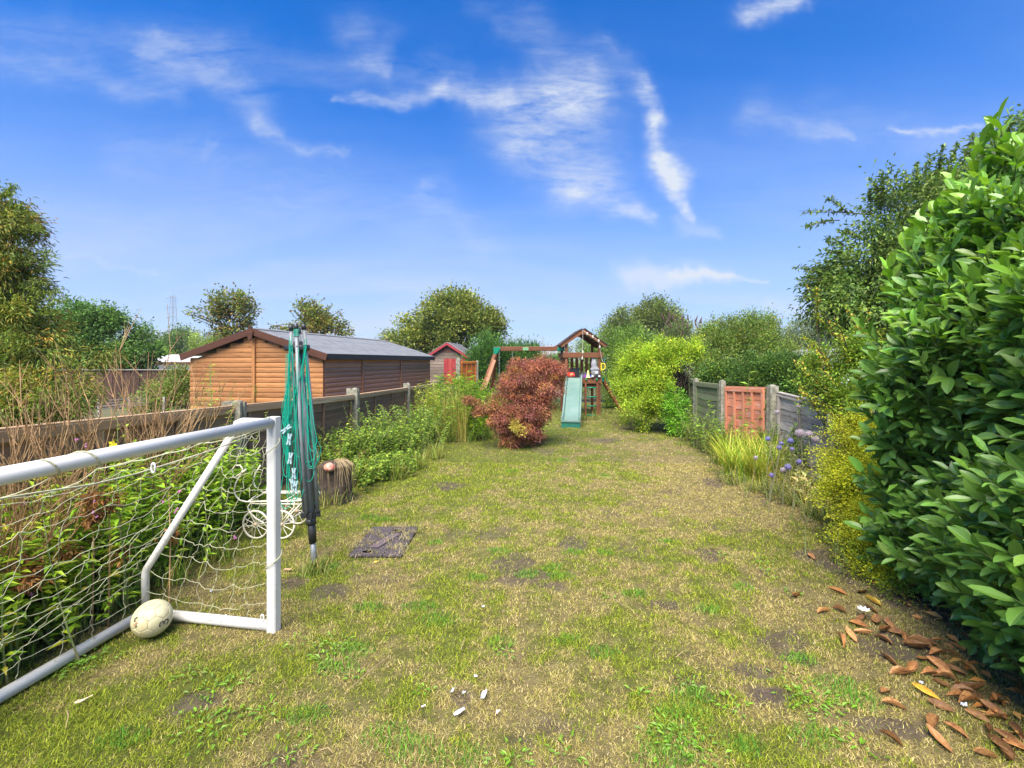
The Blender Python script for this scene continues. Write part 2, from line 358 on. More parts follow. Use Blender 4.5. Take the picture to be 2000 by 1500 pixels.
LOG = [(.5, -.5), (-.30, -.5), (-.5, -.36), (-.58, -.1), (-.5, .2), (-.2, .42), (.05, .5), (.5, .5)]   # log lap, -y outwards
U_LOG = unit_mesh('log_lap', LOG)
U_WANE = [unit_mesh('waney_lap', [(.1, -.5), (-.6, -.5), (-.1, .5), (.5, .5)], .10, 7, s_) for s_ in range(5)]
MCACHE = {}
def board(name, p, q, h, t, mat, parent, out=(0, -1, 0), me=None, label=None):
    """board from p to q (centre line), height h, thickness t, outer face towards out"""
    p, q = Vector(p), Vector(q); d = q - p; L = d.length; d.normalize(); yv = -Vector(out)
    yv = (yv - d * yv.dot(d)).normalized(); zv = d.cross(yv).normalized()
    if zv.z < 0 and abs(zv.z) > .05: d = -d; zv = -zv
    me = me or U_BOX; key = (me.name, mat.name)
    if key not in MCACHE:
        c = me.copy(); c.materials.clear(); c.materials.append(mat); MCACHE[key] = c
    o = bpy.data.objects.new(name, MCACHE[key])
    M = Matrix(((d.x * L, yv.x * t, zv.x * h, (p.x + q.x) / 2), (d.y * L, yv.y * t, zv.y * h, (p.y + q.y) / 2), (d.z * L, yv.z * t, zv.z * h, (p.z + q.z) / 2), (0, 0, 0, 1)))
    # handle as loc/rot/scale
    link(o, parent, M)
    if label: o['label'] = label
    return o

# ------------------------------------------------------------------ foliage machinery
def unit(a): return a / np.maximum(np.linalg.norm(a, axis=-1, keepdims=True), 1e-9)
def leaf_arrays(C, D, N, L, Wd, col, fold=.18, droop=.12):
    """4-vertex folded leaves. C base (n,3), D direction, N rough normal, L,Wd (n,), col (n,3)"""
    n = len(C); D = unit(D); S = unit(np.cross(D, N)); N2 = np.cross(S, D)
    L = np.broadcast_to(L, (n,))[:, None]; Wd = np.broadcast_to(Wd, (n,))[:, None]
    mid = C + D * L * .45
    V = np.stack([C, mid + S * Wd * .5 + N2 * Wd * fold, C + D * L - N2 * L * droop, mid - S * Wd * .5 + N2 * Wd * fold], 1).reshape(-1, 3)
    b = np.arange(n)[:, None] * 4
    Fc = np.concatenate([b + np.array([[0, 1, 2]]), b + np.array([[0, 2, 3]])], 1).reshape(-1, 3)
    return V, Fc, np.repeat(col, 4, 0)
def rvec(n, rng=RNG): return unit(rng.normal(size=(n, 3)))
def pal(n, colors, weights=None, rng=RNG, jit=.12):
    c = np.array(colors, dtype=float); w = None if weights is None else np.array(weights) / sum(weights)
    i = rng.choice(len(c), n, p=w); j = rng.choice(len(c), n, p=w); t = rng.random((n, 1)) * .5
    return np.clip((c[i] * (1 - t) + c[j] * t) * (1 + rng.normal(size=(n, 1)) * jit), .004, .9)
def crown_pts(blobs, n, rng=RNG, shell=.35, lump=.22):
    """clump centres in a list of ellipsoids (centre, radii)"""
    vol = np.array([b[1][0] * b[1][1] * b[1][2] for b in blobs]) ** .75; k = rng.choice(len(blobs), n, p=vol / vol.sum())
    C = np.array([tuple(b[0]) for b in blobs], dtype=float)[k]; R = np.array([tuple(b[1]) for b in blobs], dtype=float)[k]
    d = rvec(n, rng); r = rng.random((n, 1)) ** shell
    ph = rng.random(6) * 6.28
    q = np.sin(d[:, :1] * 5 + ph[0] + k[:, None]) * np.sin(d[:, 1:2] * 4.3 + ph[1]) + .6 * np.sin(d[:, 2:3] * 8 + d[:, :1] * 6 + ph[2])
    r = r * (1 + lump * q * .7)
    return C + d * R * r, d
def foliage(name, blobs, nclump, nleaf, cr, L, Wd, colors, weights=None, parent=None, seed=1, up=.35, shell=.35, lump=.22, droop=.12,
            outb=.6, flat=1.0, cluster=.17, mat=None, patch=.0, minz=.02, extra=None):
    rng = np.random.default_rng(seed)
    ns_ = max(6, nclump // 9); P0, d0 = crown_pts(blobs, ns_, rng, shell, lump)
    rad_ = float(np.mean([min(b[1]) for b in blobs])); ix = rng.integers(0, ns_, nclump)
    P = P0[ix] + rng.normal(size=(nclump, 3)) * rad_ * cluster; d = d0[ix]
    sup = (1 + rng.normal(size=(ns_, 1)) * .16)[ix]
    keep = P[:, 2] > minz; P = P[keep]; d = d[keep]; sup = sup[keep]; nclump = len(P)
    off = rng.normal(size=(nclump, nleaf, 3)) * cr * np.array([1, 1, flat])
    cc = pal(nclump, colors, weights, rng, .13) * sup
    C = (P[:, None] + off).reshape(-1, 3)
    D = (unit(off) * .7 + d[:, None] * outb + np.array([0, 0, up]) + rng.normal(size=off.shape) * .45).reshape(-1, 3)
    N = rng.normal(size=C.shape) * .55 + np.array([0, -.25, 1.0])
    n = len(C); col = np.repeat(cc, nleaf, 0) * (1 + rng.normal(size=(n, 1)) * .16) * (1 + rng.normal(size=(n, 3)) * .05)
    col = np.clip(col, .004, .9)
    k = C[:, 2] > minz; C, D, N, col = C[k], D[k], N[k], col[k]; n = len(C)
    V, Fc, cl = leaf_arrays(C, D, N, L * rng.uniform(.65, 1.25, n), Wd * rng.uniform(.7, 1.25, n), col, droop=droop)
    return np_mesh(name, V, Fc, mat or LEAF, parent, cl), P
def limbs(name, base, targets, r0, parent, mat=BARK, n=6, seed=1, fork=.45, wig=.06, mb=None, rt=.25):
    """trunk from base that splits towards targets; every limb a tapered wiggly tube, one mesh"""
    r = random.Random(seed); mb = mb or MB(); base = Vector(base)
    cen = sum((Vector(t) for t in targets), Vector()) / len(targets)
    top = base.lerp(cen, fork); top.z = base.z + (cen.z - base.z) * fork
    mb.tube([base, base.lerp(top, .5) + Vector((r.uniform(-1, 1), r.uniform(-1, 1), 0)) * wig, top], [r0, r0 * .8, r0 * .65], n)
    for t in targets:
        t = Vector(t); L = (t - top).length; pts = []; rs = []
        s0 = base.lerp(top, r.uniform(.7, 1.0))
        for i in range(6):
            f = i / 5; p = s0.lerp(t, f); p.z += math.sin(f * math.pi) * L * .08
            if 0 < i < 5: p += Vector((r.uniform(-1, 1), r.uniform(-1, 1), r.uniform(-1, 1))) * L * wig
            pts.append(p); rs.append(max(r0 * .5 * (1 - f) ** 1.1, r0 * .03 * 1) + .002)
        mb.tube(pts, rs, 5, cap=False)
    return mb.build(name, mat, parent, True)
def twigs_leafy(name, lines, nper, L, W, cols, parent, seed, r=.006, wm=BARK, mat=LEAF):
    rng = np.random.default_rng(seed); m = MB(); C = []; D = []
    for (a, b, bend) in lines:
        a = np.array(tuple(a)); b = np.array(tuple(b)); mid = (a + b) / 2 + np.array(tuple(bend)); ts = np.linspace(0, 1, 7)
        pts = [(1 - t) ** 2 * a + 2 * t * (1 - t) * mid + t * t * b for t in ts]; m.tube([Vector(p.tolist()) for p in pts], [r * (1 - .75 * t) for t in ts], 4, cap=False)
        for k in range(nper):
            t = rng.uniform(.12, 1.0); C.append((1 - t) ** 2 * a + 2 * t * (1 - t) * mid + t * t * b); dd_ = (b - a) / np.linalg.norm(b - a); D.append(dd_ * .5 + rng.normal(size=3) * .75)
    C = np.array(C); D = np.array(D); n = len(C)
    V, Fc, cl = leaf_arrays(C, D, rng.normal(size=(n, 3)) * .6 + np.array([0, -.2, 1]), L * rng.uniform(.6, 1.3, n), W * rng.uniform(.7, 1.2, n), pal(n, cols, None, rng))
    o = np_mesh(name, V, Fc, mat, parent, cl); m.build('twigs', wm, parent); return o
def tree(name, base, blobs, label, cat, nclump, nleaf, cr, L, Wd, colors, weights=None, r0=.1, seed=1, nlimb=14, fork=.4, group=None, crown='crown', trunk='trunk', spikes=44, **kw):
    t = thing(name, base, label, cat, group)
    o, P = foliage(crown, blobs, nclump, nleaf, cr, L, Wd, colors, weights, t, seed, **kw)
    rr = random.Random(seed); cen = P.mean(0); ext = P.max(0) - P.min(0); ls = []
    for k in range(spikes):
        p_ = P[rr.randrange(len(P))]; d_ = (p_ - cen) / np.maximum(ext, .1)
        if np.linalg.norm(d_) < .30: continue
        d_ = d_ / np.linalg.norm(d_) + np.array([rr.uniform(-.4, .4), 0, rr.uniform(-.1, .5)]); l_ = float(min(ext[0], ext[2])) * rr.uniform(.06, .17)
        ls.append((p_ - d_ * l_ * .4, p_ + d_ * l_, (0, 0, rr.uniform(0, .1) * l_)))
    if ls: twigs_leafy('outer_shoots', ls, max(8, int(nleaf * .8)), L, Wd, colors, t, seed + 500, r=max(.004, L * .06)); tg = [Vector(P[rr.randrange(len(P))].tolist()) for _ in range(nlimb)]
    limbs(trunk, base, tg, r0, t, seed=seed, fork=fork)
    return t
def B(x, y, rx, ry, z, rz=None):
    """ellipsoid given by its photo outline at distance z"""
    c = at(x, y, z); return (c, (rx / F * z, rz if rz is not None else (rx + ry) / 2 / F * z, ry / F * z))
# smooth value noise for scattering
class VN:
    def __init__(s, seed): s.g = np.random.default_rng(seed).random((64, 64))
    def __call__(s, x, y, f=1.0):
        x = np.asarray(x) * f; y = np.asarray(y) * f; xi = np.floor(x).astype(int); yi = np.floor(y).astype(int)
        fx = x - xi; fy = y - yi; fx = fx * fx * (3 - 2 * fx); fy = fy * fy * (3 - 2 * fy); g = s.g
        a = g[xi % 64, yi % 64]; b = g[(xi + 1) % 64, yi % 64]; c = g[xi % 64, (yi + 1) % 64]; d = g[(xi + 1) % 64, (yi + 1) % 64]
        return (a * (1 - fx) + b * fx) * (1 - fy) + (c * (1 - fx) + d * fx) * fy
def fbm(vn, x, y, f, o=4, g=.55):
    t = 0; a = 1; s_ = 0
    for i in range(o): t = t + a * vn(x + i * 7.3, y + i * 3.1, f); s_ += a; a *= g; f *= 2.1
    return t / s_

# ================================================================== ground and lawn
vnA, vnB, vnC = VN(3), VN(5), VN(9)
def lawn_h(x, y):
    return (fbm(vnA, x + 20, y + 20, .9, 4) - .5) * .05 + (fbm(vnB, x + 20, y + 20, 6, 2) - .5) * .012
def ell(x, y, cx, cy, rx, ry): return np.exp(-(((x - cx) / rx) ** 2 + ((y - cy) / ry) ** 2) ** 1.5)
BARE = []
for (a, b, rx, ry) in [(1005, 1100, .16, .17), (1020, 1125, .18, .12), (1122, 1062, .13, .13), (1075, 1145, .1, .06), (1530, 1250, .13, .10), (1560, 1290, .12, .06), (1740, 1420, .16, .05),
                       (1850, 1180, .35, .25), (1480, 1310, .12, .05), (1510, 1360, .1, .04), (1180, 860, .25, .25), (870, 948, .2, .15), (1405, 940, .2, .2), (1300, 1180, .08, .06), (1745, 1260, .2, .1),
                       (640, 1155, .12, .08), (380, 1380, .1, .05), (900, 1365, .05, .04), (1390, 1085, .1, .1), (1660, 1110, .25, .3), (570, 1140, .1, .08)]:
    g = gd(a, b); BARE.append((g.x, g.y, rx * 1.3, ry * 1.5))
def bare(x, y):
    b = 0 * x
    for e in BARE: b = np.maximum(b, ell(x, y, *e))
    n = fbm(vnC, x + 30, y + 30, 9, 4, .8)
    return np.clip(np.clip((b * .75 + n - .88) * 5.5, 0, .8) + np.clip((fbm(vnB, x + 9, y + 14, 2.2, 4) - .68) * 6, 0, .5), 0, 1)
def dry(x, y):
    """0 green .. 1 straw: patchy, straw runs down the middle and along the right bed"""
    t = fbm(vnA, x + 40, y + 12, .75, 5, .68) * .5 + fbm(vnB, x + 4, y + 33, 4.5, 4, .7) * .5
    mid = np.exp(-((x - .45 - .12 * y) / 1.25) ** 2) * .055
    right = np.clip((x - 1.2 - .05 * y) * .16, 0, .07)
    lf = np.clip((-x - .6) * .05, 0, .04)
    far = np.clip((y - 5) * .03, 0, .14)
    return np.clip((t + mid + right - lf - far - .46) * 4.6 + .40, 0, 1)
gx = np.arange(-3.3, 4.61, .035); gy = np.concatenate([np.arange(.4, 6.0, .03), np.arange(6.0, 17.0, .06)]); GX, GY = np.meshgrid(gx, gy)
SOIL_C = np.array([.125, .095, .070]); THATCH = np.array([.21, .165, .075]); MOSS = np.array([.12, .135, .028])
b_ = bare(GX, GY)[..., None]; d_ = dry(GX, GY)[..., None]
lc = (MOSS * (1 - d_) + THATCH * d_) * (1 - b_) + SOIL_C * b_
lc = lc * (.8 + .4 * RNG.random(GX.shape + (1,)))
nx, ny = len(gx), len(gy); idx = np.arange(nx * ny).reshape(ny, nx)
LF = np.stack([idx[:-1, :-1], idx[:-1, 1:], idx[1:, 1:], idx[1:, :-1]], -1).reshape(-1, 4)
def mat_lawn():
    m, nt, p, o = newmat('lawn_thatch'); a = nt.nodes.new('ShaderNodeAttribute'); a.attribute_name = 'Col'
    g = tnoise(nt, (1, 1, 1), 90, 6, .75); g2 = tnoise(nt, (1, 1, 1), 14, 5, .7)
    c = mixc(nt, ramp(nt, g, [(.3, .55), (.7, 1.35)]), (0, 0, 0), a.outputs['Color']); c = mixc(nt, 1.0, c, ramp(nt, g2, [(.3, .72), (.7, 1.25)]), 'MULTIPLY')
    nt.links.new(c, p.inputs['Base Color']); p.inputs['Roughness'].default_value = .95; p.inputs['Specular IOR Level'].default_value = .1; bump(nt, p, g, .9, .015); return m
lawn = np_mesh('lawn', np.stack([GX, GY, lawn_h(GX, GY)], -1).reshape(-1, 3), LF, mat_lawn(), None, lc.reshape(-1, 3), True)
tag(lawn, 'patchy half dry lawn running down the middle of the garden', kind='structure')
GROUNDM = mat_plain('garden_soil_and_grass', (.085, .10, .035), (.12, .10, .055), .95, .8, bmp=.3, coord='Object')
gr = MB(); gr.add([(-900, -300, -.05), (900, -300, -.05), (900, 1200, -.05), (-900, 1200, -.05)], [(0, 1, 2, 3)])
tag(gr.build('ground', GROUNDM), kind='structure')

def blades(name, x, y, L, Wd, col, lean, label, z0=None, rng=RNG):
    n = len(x); z = lawn_h(x, y) - .004 if z0 is None else z0
    C = np.stack([x, y, z], 1); az = rng.random(n) * 6.283
    dirh = np.stack([np.cos(az), np.sin(az), np.zeros(n)], 1); S = np.stack([-np.sin(az), np.cos(az), np.zeros(n)], 1)
    # turn the flat of the blade at random
    tw = rng.random(n) * 6.283; S = np.stack([np.cos(tw), np.sin(tw), np.zeros(n)], 1)
    L = L[:, None]; Wd = Wd[:, None]; lean = lean[:, None]; up = np.array([0, 0, 1.0])
    m1 = C + dirh * L * .5 * lean * .7 + up * L * .5 * np.sqrt(np.clip(1 - (lean * .7) ** 2, .05, 1))
    tip = m1 + dirh * L * .5 * np.clip(lean * 1.3, 0, .98) + up * L * .5 * np.sqrt(np.clip(1 - np.clip(lean * 1.3, 0, .98) ** 2, .03, 1))
    V = np.stack([C - S * Wd * .5, C + S * Wd * .5, m1 + S * Wd * .4, m1 - S * Wd * .4, tip], 1).reshape(-1, 3)
    b = np.arange(n)[:, None] * 5
    Fc = np.concatenate([b + np.array([[0, 1, 2]]), b + np.array([[0, 2, 3]]), b + np.array([[3, 2, 4]])], 1).reshape(-1, 3)
    o = np_mesh(name, V, Fc, GRASSM, None, np.repeat(col, 5, 0)); tag(o, label, 'grass', kind='stuff'); return o
def scatter(n, y0, y1, pw, rng):
    """random lawn points inside the lawn outline, denser near the camera"""
    uu = rng.random(n); a, b = y0 ** pw, y1 ** pw; y = (a + (b - a) * uu) ** (1 / pw); half = 1.22 * y
    x = rng.uniform(-1, 1, n) * half
    xl = -2.95 + .0444 * y; xr = np.where(y < 6, 2.55 + .33 * (y - 2), 4.2)
    k = (x > xl) & (x < xr); return x[k], y[k]
rg = np.random.default_rng(21)
xs, ys = scatter(520000, 1.55, 7.0, .55, rg)
x2, y2 = scatter(150000, 6.5, 15.5, .8, rg); xs = np.concatenate([xs, x2]); ys = np.concatenate([ys, y2])
tuftn = fbm(vnC, xs + 50, ys + 50, 9, 3)
bb = bare(xs, ys); keep = rg.random(len(xs)) > bb * .88; keep &= rg.random(len(xs)) < .35 + 1.5 * tuftn * tuftn * 1.6
# the manhole cover stays mostly clear
keep &= ~((xs > -1.30) & (xs < -.86) & (ys > 3.62) & (ys < 4.28) & (rg.random(len(xs)) > .10 + .5 * (fbm(vnB, xs * 3, ys * 3, 5, 2) > .56)))
xs, ys, tuftn = xs[keep], ys[keep], tuftn[keep]; n = len(xs)
dd = dry(xs, ys) + rg.normal(size=n) * .26 + (fbm(vnC, xs + 3, ys + 8, 14, 3, .7) - .5) * 1.3
G1 = pal(n, [(.25, .32, .024), (.34, .39, .03), (.43, .45, .05), (.15, .23, .02)], [3, 4, 3, 2], rg, .15)
G2 = pal(n, [(.56, .46, .165), (.43, .34, .11), (.64, .52, .26), (.40, .38, .07), (.27, .18, .06)], [4, 3, 2, 3, 1.2], rg, .12)
cg = np.where((dd > .5)[:, None], G2, G1)
Lb = (.013 + .018 * tuftn) * rg.uniform(.6, 1.5, n) * (1 + .04 * ys); Lb = np.where(dd > .5, Lb * .9, Lb)
Wb = (.0017 + .0007 * ys) * rg.uniform(.6, 1.3, n)
lean = np.clip(rg.normal(.72, .2, n) + np.where(dd > .5, .14, 0), .1, .97)
blades('grass', xs, ys, Lb, Wb, cg, lean, 'short patchy grass of green and straw coloured blades on the lawn', rng=rg)
# brighter coarse tufts standing in the lawn
def tufts(name, centres, per, rad_, L, wd, colors, label, lean_=.45, seed=4, spread=1.0):
    r_ = np.random.default_rng(seed); X = []; Y = []; LL = []
    for (cx_, cy_, s_) in centres:
        k = int(per * s_); a = r_.random(k) * 6.283; q = np.sqrt(r_.random(k)) * rad_ * s_ ** .5
        X.append(cx_ + np.cos(a) * q * 1.3); Y.append(cy_ + np.sin(a) * q * .8); LL.append(L * (1.25 - .6 * q / rad_) * r_.uniform(.5, 1.3, k))
    X = np.concatenate(X); Y = np.concatenate(Y); LL = np.concatenate(LL); m = len(X)
    return blades(name, X, Y, LL, wd * r_.uniform(.6, 1.4, m), pal(m, colors, None, r_, .15), np.clip(r_.normal(lean_, .22, m), .02, .95), label, rng=r_)
tc_ = []
for (a, b, s_) in [(855, 1215, 1.6), (820, 1190, 1.2), (690, 1275, 1.4), (660, 1310, 1), (1030, 1122, .8), (1095, 1125, 1), (1080, 1110, .7), (930, 1130, .6), (1120, 1080, .7), (975, 1078, .8),
                   (1330, 1400, 1.6), (1310, 1450, 1.8), (1350, 1360, 1), (1640, 1340, 1.6), (1670, 1370, 1.3), (1560, 1290, .8), (1300, 1490, 1.6), (810, 1470, 1.2), (760, 1440, 1.2), (1590, 1440, 1),
                   (1175, 1275, .8), (850, 1060, .5), (610, 1120, 1.2), (640, 1110, 1), (1240, 1160, .6), (1380, 1190, .6), (240, 1450, .9), (600, 1400, .8), (1110, 1255, .5), (1450, 1150, .5), (980, 1260, .5),
                   (900, 1480, 1), (1450, 1460, .8), (1180, 1080, .4), (1300, 1060, .4), (720, 1190, .8), (720, 1010, 1.0), (745, 1015, .8), (1000, 920, .8), (1100, 900, .8), (1180, 930, .7)]:
    g = gd(a, b); tc_.append((g.x, g.y, s_))
tufts('grass_tuft_patch', tc_, 260, .085, .042, .0036, [(.13, .32, .035), (.18, .38, .04), (.09, .24, .03), (.23, .38, .05)], 'lusher bright green tufts standing out of the dry lawn', .5)
# low broad leaved weeds in the lawn
def weeds_flat(name, cents, colors, label, seed, L=.030, W=.011, k=18, up=.25):
    r_ = np.random.default_rng(seed); C = []; D = []
    for (cx_, cy_, s_) in cents:
        m = int(k * s_); a = r_.random(m) * 6.283; q = r_.random(m) * .075 * s_
        C.append(np.stack([cx_ + np.cos(a) * q, cy_ + np.sin(a) * q, .012 + lawn_h(np.full(m, cx_), np.full(m, cy_)) + r_.random(m) * .01], 1))
        D.append(np.stack([np.cos(a), np.sin(a), r_.uniform(.05, up * 2, m)], 1))
    C = np.concatenate(C); D = np.concatenate(D); m = len(C)
    V, Fc, cl = leaf_arrays(C, D, np.tile([0, 0, 1.0], (m, 1)) + r_.normal(size=(m, 3)) * .25, L * r_.uniform(.5, 1.3, m), W * r_.uniform(.7, 1.3, m), pal(m, colors, None, r_), droop=.2)
    return tag(np_mesh(name, V, Fc, LEAF, None, cl), label, 'weeds', kind='stuff')
wl = []
for (a, b, s_) in [(400, 1425, 2), (425, 1440, 1.6), (415, 1360, 1.5), (175, 1290, 1.8), (160, 1300, 1.4), (190, 1285, 1.4), (370, 1325, 1), (1570, 1360, 2.4), (1590, 1372, 2), (1440, 1385, 1.2), (1620, 1398, 1.5),
                   (1375, 1480, 2), (1320, 1440, 2), (1330, 1460, 2), (575, 1265, .9), (650, 1265, 1.4), (1110, 1475, 1.1), (1680, 1466, 1.2), (990, 1280, .8), (700, 1330, .6), (830, 1350, .7), (1490, 1100, 1), (1410, 1090, 1),
                   (1500, 1125, .9), (1250, 1360, .8), (660, 1285, 1.8), (640, 1300, 1.2), (520, 1400, 1.2), (470, 1340, .8), (1190, 1170, .7), (1345, 1345, .8), (1000, 1490, 1.4), (560, 1480, 1.4), (1545, 1160, .9)]:
    g = gd(a, b); wl.append((g.x, g.y, s_))
weeds_flat('lawn_weeds', wl, [(.10, .23, .02), (.14, .28, .03), (.16, .27, .08)], 'low rosettes of broad leaved weeds scattered in the lawn', 8)

# ================================================================== left boundary fence
def FX(z): return -3.1 + .0444 * z
FH = lambda z: float(np.interp(z, [1.2, 2.7, 4.8, 8, 11.4, 14.7], [1.20, 1.165, 1.075, .955, .885, .80]))
def lap_panel(p, q, h0, h1, out, mats, battens, label, cat='fence panel', group=None, nsl=7, cap=True, base=.05, bw=.045, rail=.07, name='fence_panel'):
    """p,q ground ends; h0,h1 heights; mats = slat, batten, cap"""
    p = Vector(p); q = Vector(q); t = thing(name, ((p.x + q.x) / 2, (p.y + q.y) / 2, 0), label, cat, group); out = Vector(out).normalized()
    up = Vector((0, 0, 1)); r = random.Random(hash(label) % 999 if False else int(abs(p.x * 100 + p.y * 10)))
    for i in range(nsl):
        f0 = (i + .5) / nsl; a = p + up * (base + (h0 - base - .03) * f0); b = q + up * (base + (h1 - base - .03) * f0)
        a.z += r.uniform(-.006, .006); b.z += r.uniform(-.006, .006)
        board('slat', a, b, (h0 - base) / nsl * 1.22, .018, mats[0], t, out, U_WANE[r.randrange(5)])
    for f in battens:
        c = p.lerp(q, f); h = h0 + (h1 - h0) * f
        board('batten', c + out * .024 + up * base, c + out * .024 + up * (h - .035), .045, .024, mats[1], t, out)
    if cap:
        board('cap_rail', p + up * (h0 + .004) , q + up * (h1 + .004), .022, .075, mats[2], t, out)
        board('top_rail', p + up * (h0 - .035) + out * .026, q + up * (h1 - .035) + out * .026, rail, .028, mats[2], t, out)
    return t
def conc_post(x, y, h, w=.11, label='', block=None, group=None, name='concrete_post'):
    t = thing(name, (x, y, 0), label, 'fence post', group); a = w / 2; mb = MB()
    g = .018
    prof = [(-a, -a), (a, -a), (a, -g), (a - .022, -g), (a - .022, g), (a, g), (a, a), (-a, a), (-a, g), (-a + .022, g), (-a + .022, -g), (-a, -g)]
    mb.prism([(x + u_, y + v_, -.02) for u_, v_ in prof], (0, 0, h + .0))
    mb.lathe((x, y, h - .03), [(a * 1.0, 0), (a * .85, .022), (.02, .03)], 4)
    mb.build('shaft', CONC, t)
    if block:
        m2 = MB(); m2.box((x - a - block, y - a * .8, h - .14), (x - a - .002, y + a * .8, h - .01)); m2.build('rail_bracket', CONC, t)
    return t
OUTL = (1, -.0444, 0)
bl = lambda z0, z1, zs: [(z - z0) / (z1 - z0) for z in zs]
segs = [(1.0, 4.74, [1.9, 3.28, 4.01], 'dark lap fence panel nearest the camera behind the goal and dead stems'),
        (4.86, 7.94, [5.0, 5.9, 6.8, 7.8], 'dark lap fence panel behind the rotary dryer, below the shed gable'),
        (8.06, 11.34, [8.15, 9.03, 10.1, 11.2], 'dark lap fence panel between the two lichened posts along the shed side'),
        (11.46, 15.6, [12.57, 13.8, 15.4], 'farthest low dark lap fence panel ending in the tall yellow green plants')]
for (z0, z1, bz, lab) in segs:
    lap_panel((FX(z0), z0, 0), (FX(z1), z1, 0), FH(z0), FH(z1), OUTL, (W_FENCE, W_FENCE if z0 > 3 else W_RAIL, W_RAIL), bl(z0, z1, bz), lab, group=None, base=.02)
conc_post(FX(4.8) + .03, 4.8, 1.14, .12, 'broad concrete post half hidden by weeds behind the goal corner', .08)
conc_post(FX(8) + .02, 8.0, 1.085, .12, 'lichened concrete fence post standing just right of the rotary dryer', .075)
conc_post(FX(11.4) + .02, 11.4, 1.01, .10, 'second lichened concrete fence post, half way along the shed side', .06)
conc_post(FX(15.7) + .02, 15.7, .93, .10, 'low concrete post where the dark fence ends near the shed corner')

# orange panel and its posts at the end
conc_post(-1.87, 16.0, 1.66, .14, 'tall weathered concrete post left of the small orange fence panel')
conc_post(-1.30, 17.2, 1.57, .085, 'tall thin concrete post right of the small orange fence panel')
W_OR2 = mat_wood('bright_orange_panel', (.80, .26, .05), (.62, .17, .03), .75, (.9, 12, 12), None, .25)
lap_panel((-1.78, 16.05, 0), (-1.36, 17.15, 0), 1.51, 1.53, (.93, -.36, 0), (W_OR2, W_OR2, W_OR2), [.03, .35, .68, .97], 'small bright orange lap fence panel beside the red shed door', nsl=10, base=.1)

# ================================================================== big log lap shed
S0 = Vector((-4.17, 10.2, 0)); SA = Vector((.193, .981, 0)).normalized(); SB = Vector((-.981, .193, 0)).normalized()
SW, SL, SE = 3.47, 6.35, 1.585; UP = Vector((0, 0, 1)); SLOPE = .312
shed = thing('timber_shed', S0 + SA * SL / 2 + SB * SW / 2, 'long orange brown log lap shed with grey felt roof beyond the left fence', 'shed')
pitch = .113; nb = int(SE / pitch)
def gable_pt(t_, h, off=0): return S0 + SB * t_ + UP * h - SA * off
for i in range(20):
    z = .04 + (i + .5) * pitch
    if z + pitch / 2 < SE: a, b = 0.0, SW
    else:
        e = (z + pitch * .2 - SE) / SLOPE; a, b = e, SW - e
    if b - a < .25: break
    mid = SW / 2
    for (c, d) in ((a, mid - .002), (mid + .002, b)):
        if d - c > .05: board('cladding_board', gable_pt(c, z, .012), gable_pt(d, z, .012), pitch, .028, W_HONEY, shed, -SA, U_LOG)
for i in range(nb + 1):
    z = .04 + (i + .5) * pitch
    if z > SE: break
    for (c, d) in ((0.02, 1.63), (1.635, 3.9), (3.905, SL)):
        board('cladding_board', S0 + SA * c - SB * .012 + UP * z, S0 + SA * d - SB * .012 + UP * z, pitch, .028, W_SIDE if i < nb - 1 else W_HONEY, shed, -SB, U_LOG)
# inner core walls so nothing shows through
core = MB(); cpts = [S0 + SB * .03 + SA * .03, S0 + SB * (SW - .03) + SA * .03, S0 + SB * (SW - .03) + SA * (SL - .03), S0 + SB * .03 + SA * (SL - .03)]
core.prism(cpts, UP * SE); core.prism([S0 + SB * .03 + SA * .03 + UP * SE, S0 + SB * (SW - .03) + SA * .03 + UP * SE, S0 + SB * SW / 2 + SA * .03 + UP * (SE + SW / 2 * SLOPE - .02)], SA * (SL - .06))
core.build('wall', W_SIDE, shed)
board('corner_batten', gable_pt(SW / 2, .02, .05), gable_pt(SW / 2, SE + SW / 2 * SLOPE - .06, .05), .075, .035, W_HONEY, shed, -SA)
board('corner_batten', gable_pt(0.0, .02, .03) - SB * .02, gable_pt(0.0, SE - .02, .03) - SB * .02, .022, .03, W_BARGE, shed, -SA)
board('corner_batten', S0 + SA * 1.63 - SB * .045 + UP * .02, S0 + SA * 1.63 - SB * .045 + UP * (SE - .02), .065, .03, W_SIDE, shed, -SB)
board('corner_batten', S0 + SA * 3.9 - SB * .045 + UP * .02, S0 + SA * 3.9 - SB * .045 + UP * (SE - .02), .055, .03, W_SIDE, shed, -SB)
RH = 1.585 + .045; OV = .14; apex_h = RH + SW / 2 * SLOPE + .12
def roofp(s_, t_, lift=0.0):
    """point on the roof surface: s_ along the shed, t_ across from the right wall"""
    e = abs(t_ - SW / 2); return S0 + SA * s_ + SB * t_ + UP * (apex_h - e * SLOPE + lift)
for (t0, t1, side) in ((-OV, SW / 2, 'r'), (SW / 2, SW + OV, 'l')):
    m = MB(); a, b, c, d = roofp(-.10, t0), roofp(SL + .1, t0), roofp(SL + .1, t1), roofp(-.10, t1)
    k = UP * -.035; m.add([a, b, c, d, a + k, b + k, c + k, d + k], [(0, 1, 2, 3), (7, 6, 5, 4), (0, 4, 5, 1), (1, 5, 6, 2), (2, 6, 7, 3), (3, 7, 4, 0)])
    m.build('roof', FELT, shed)
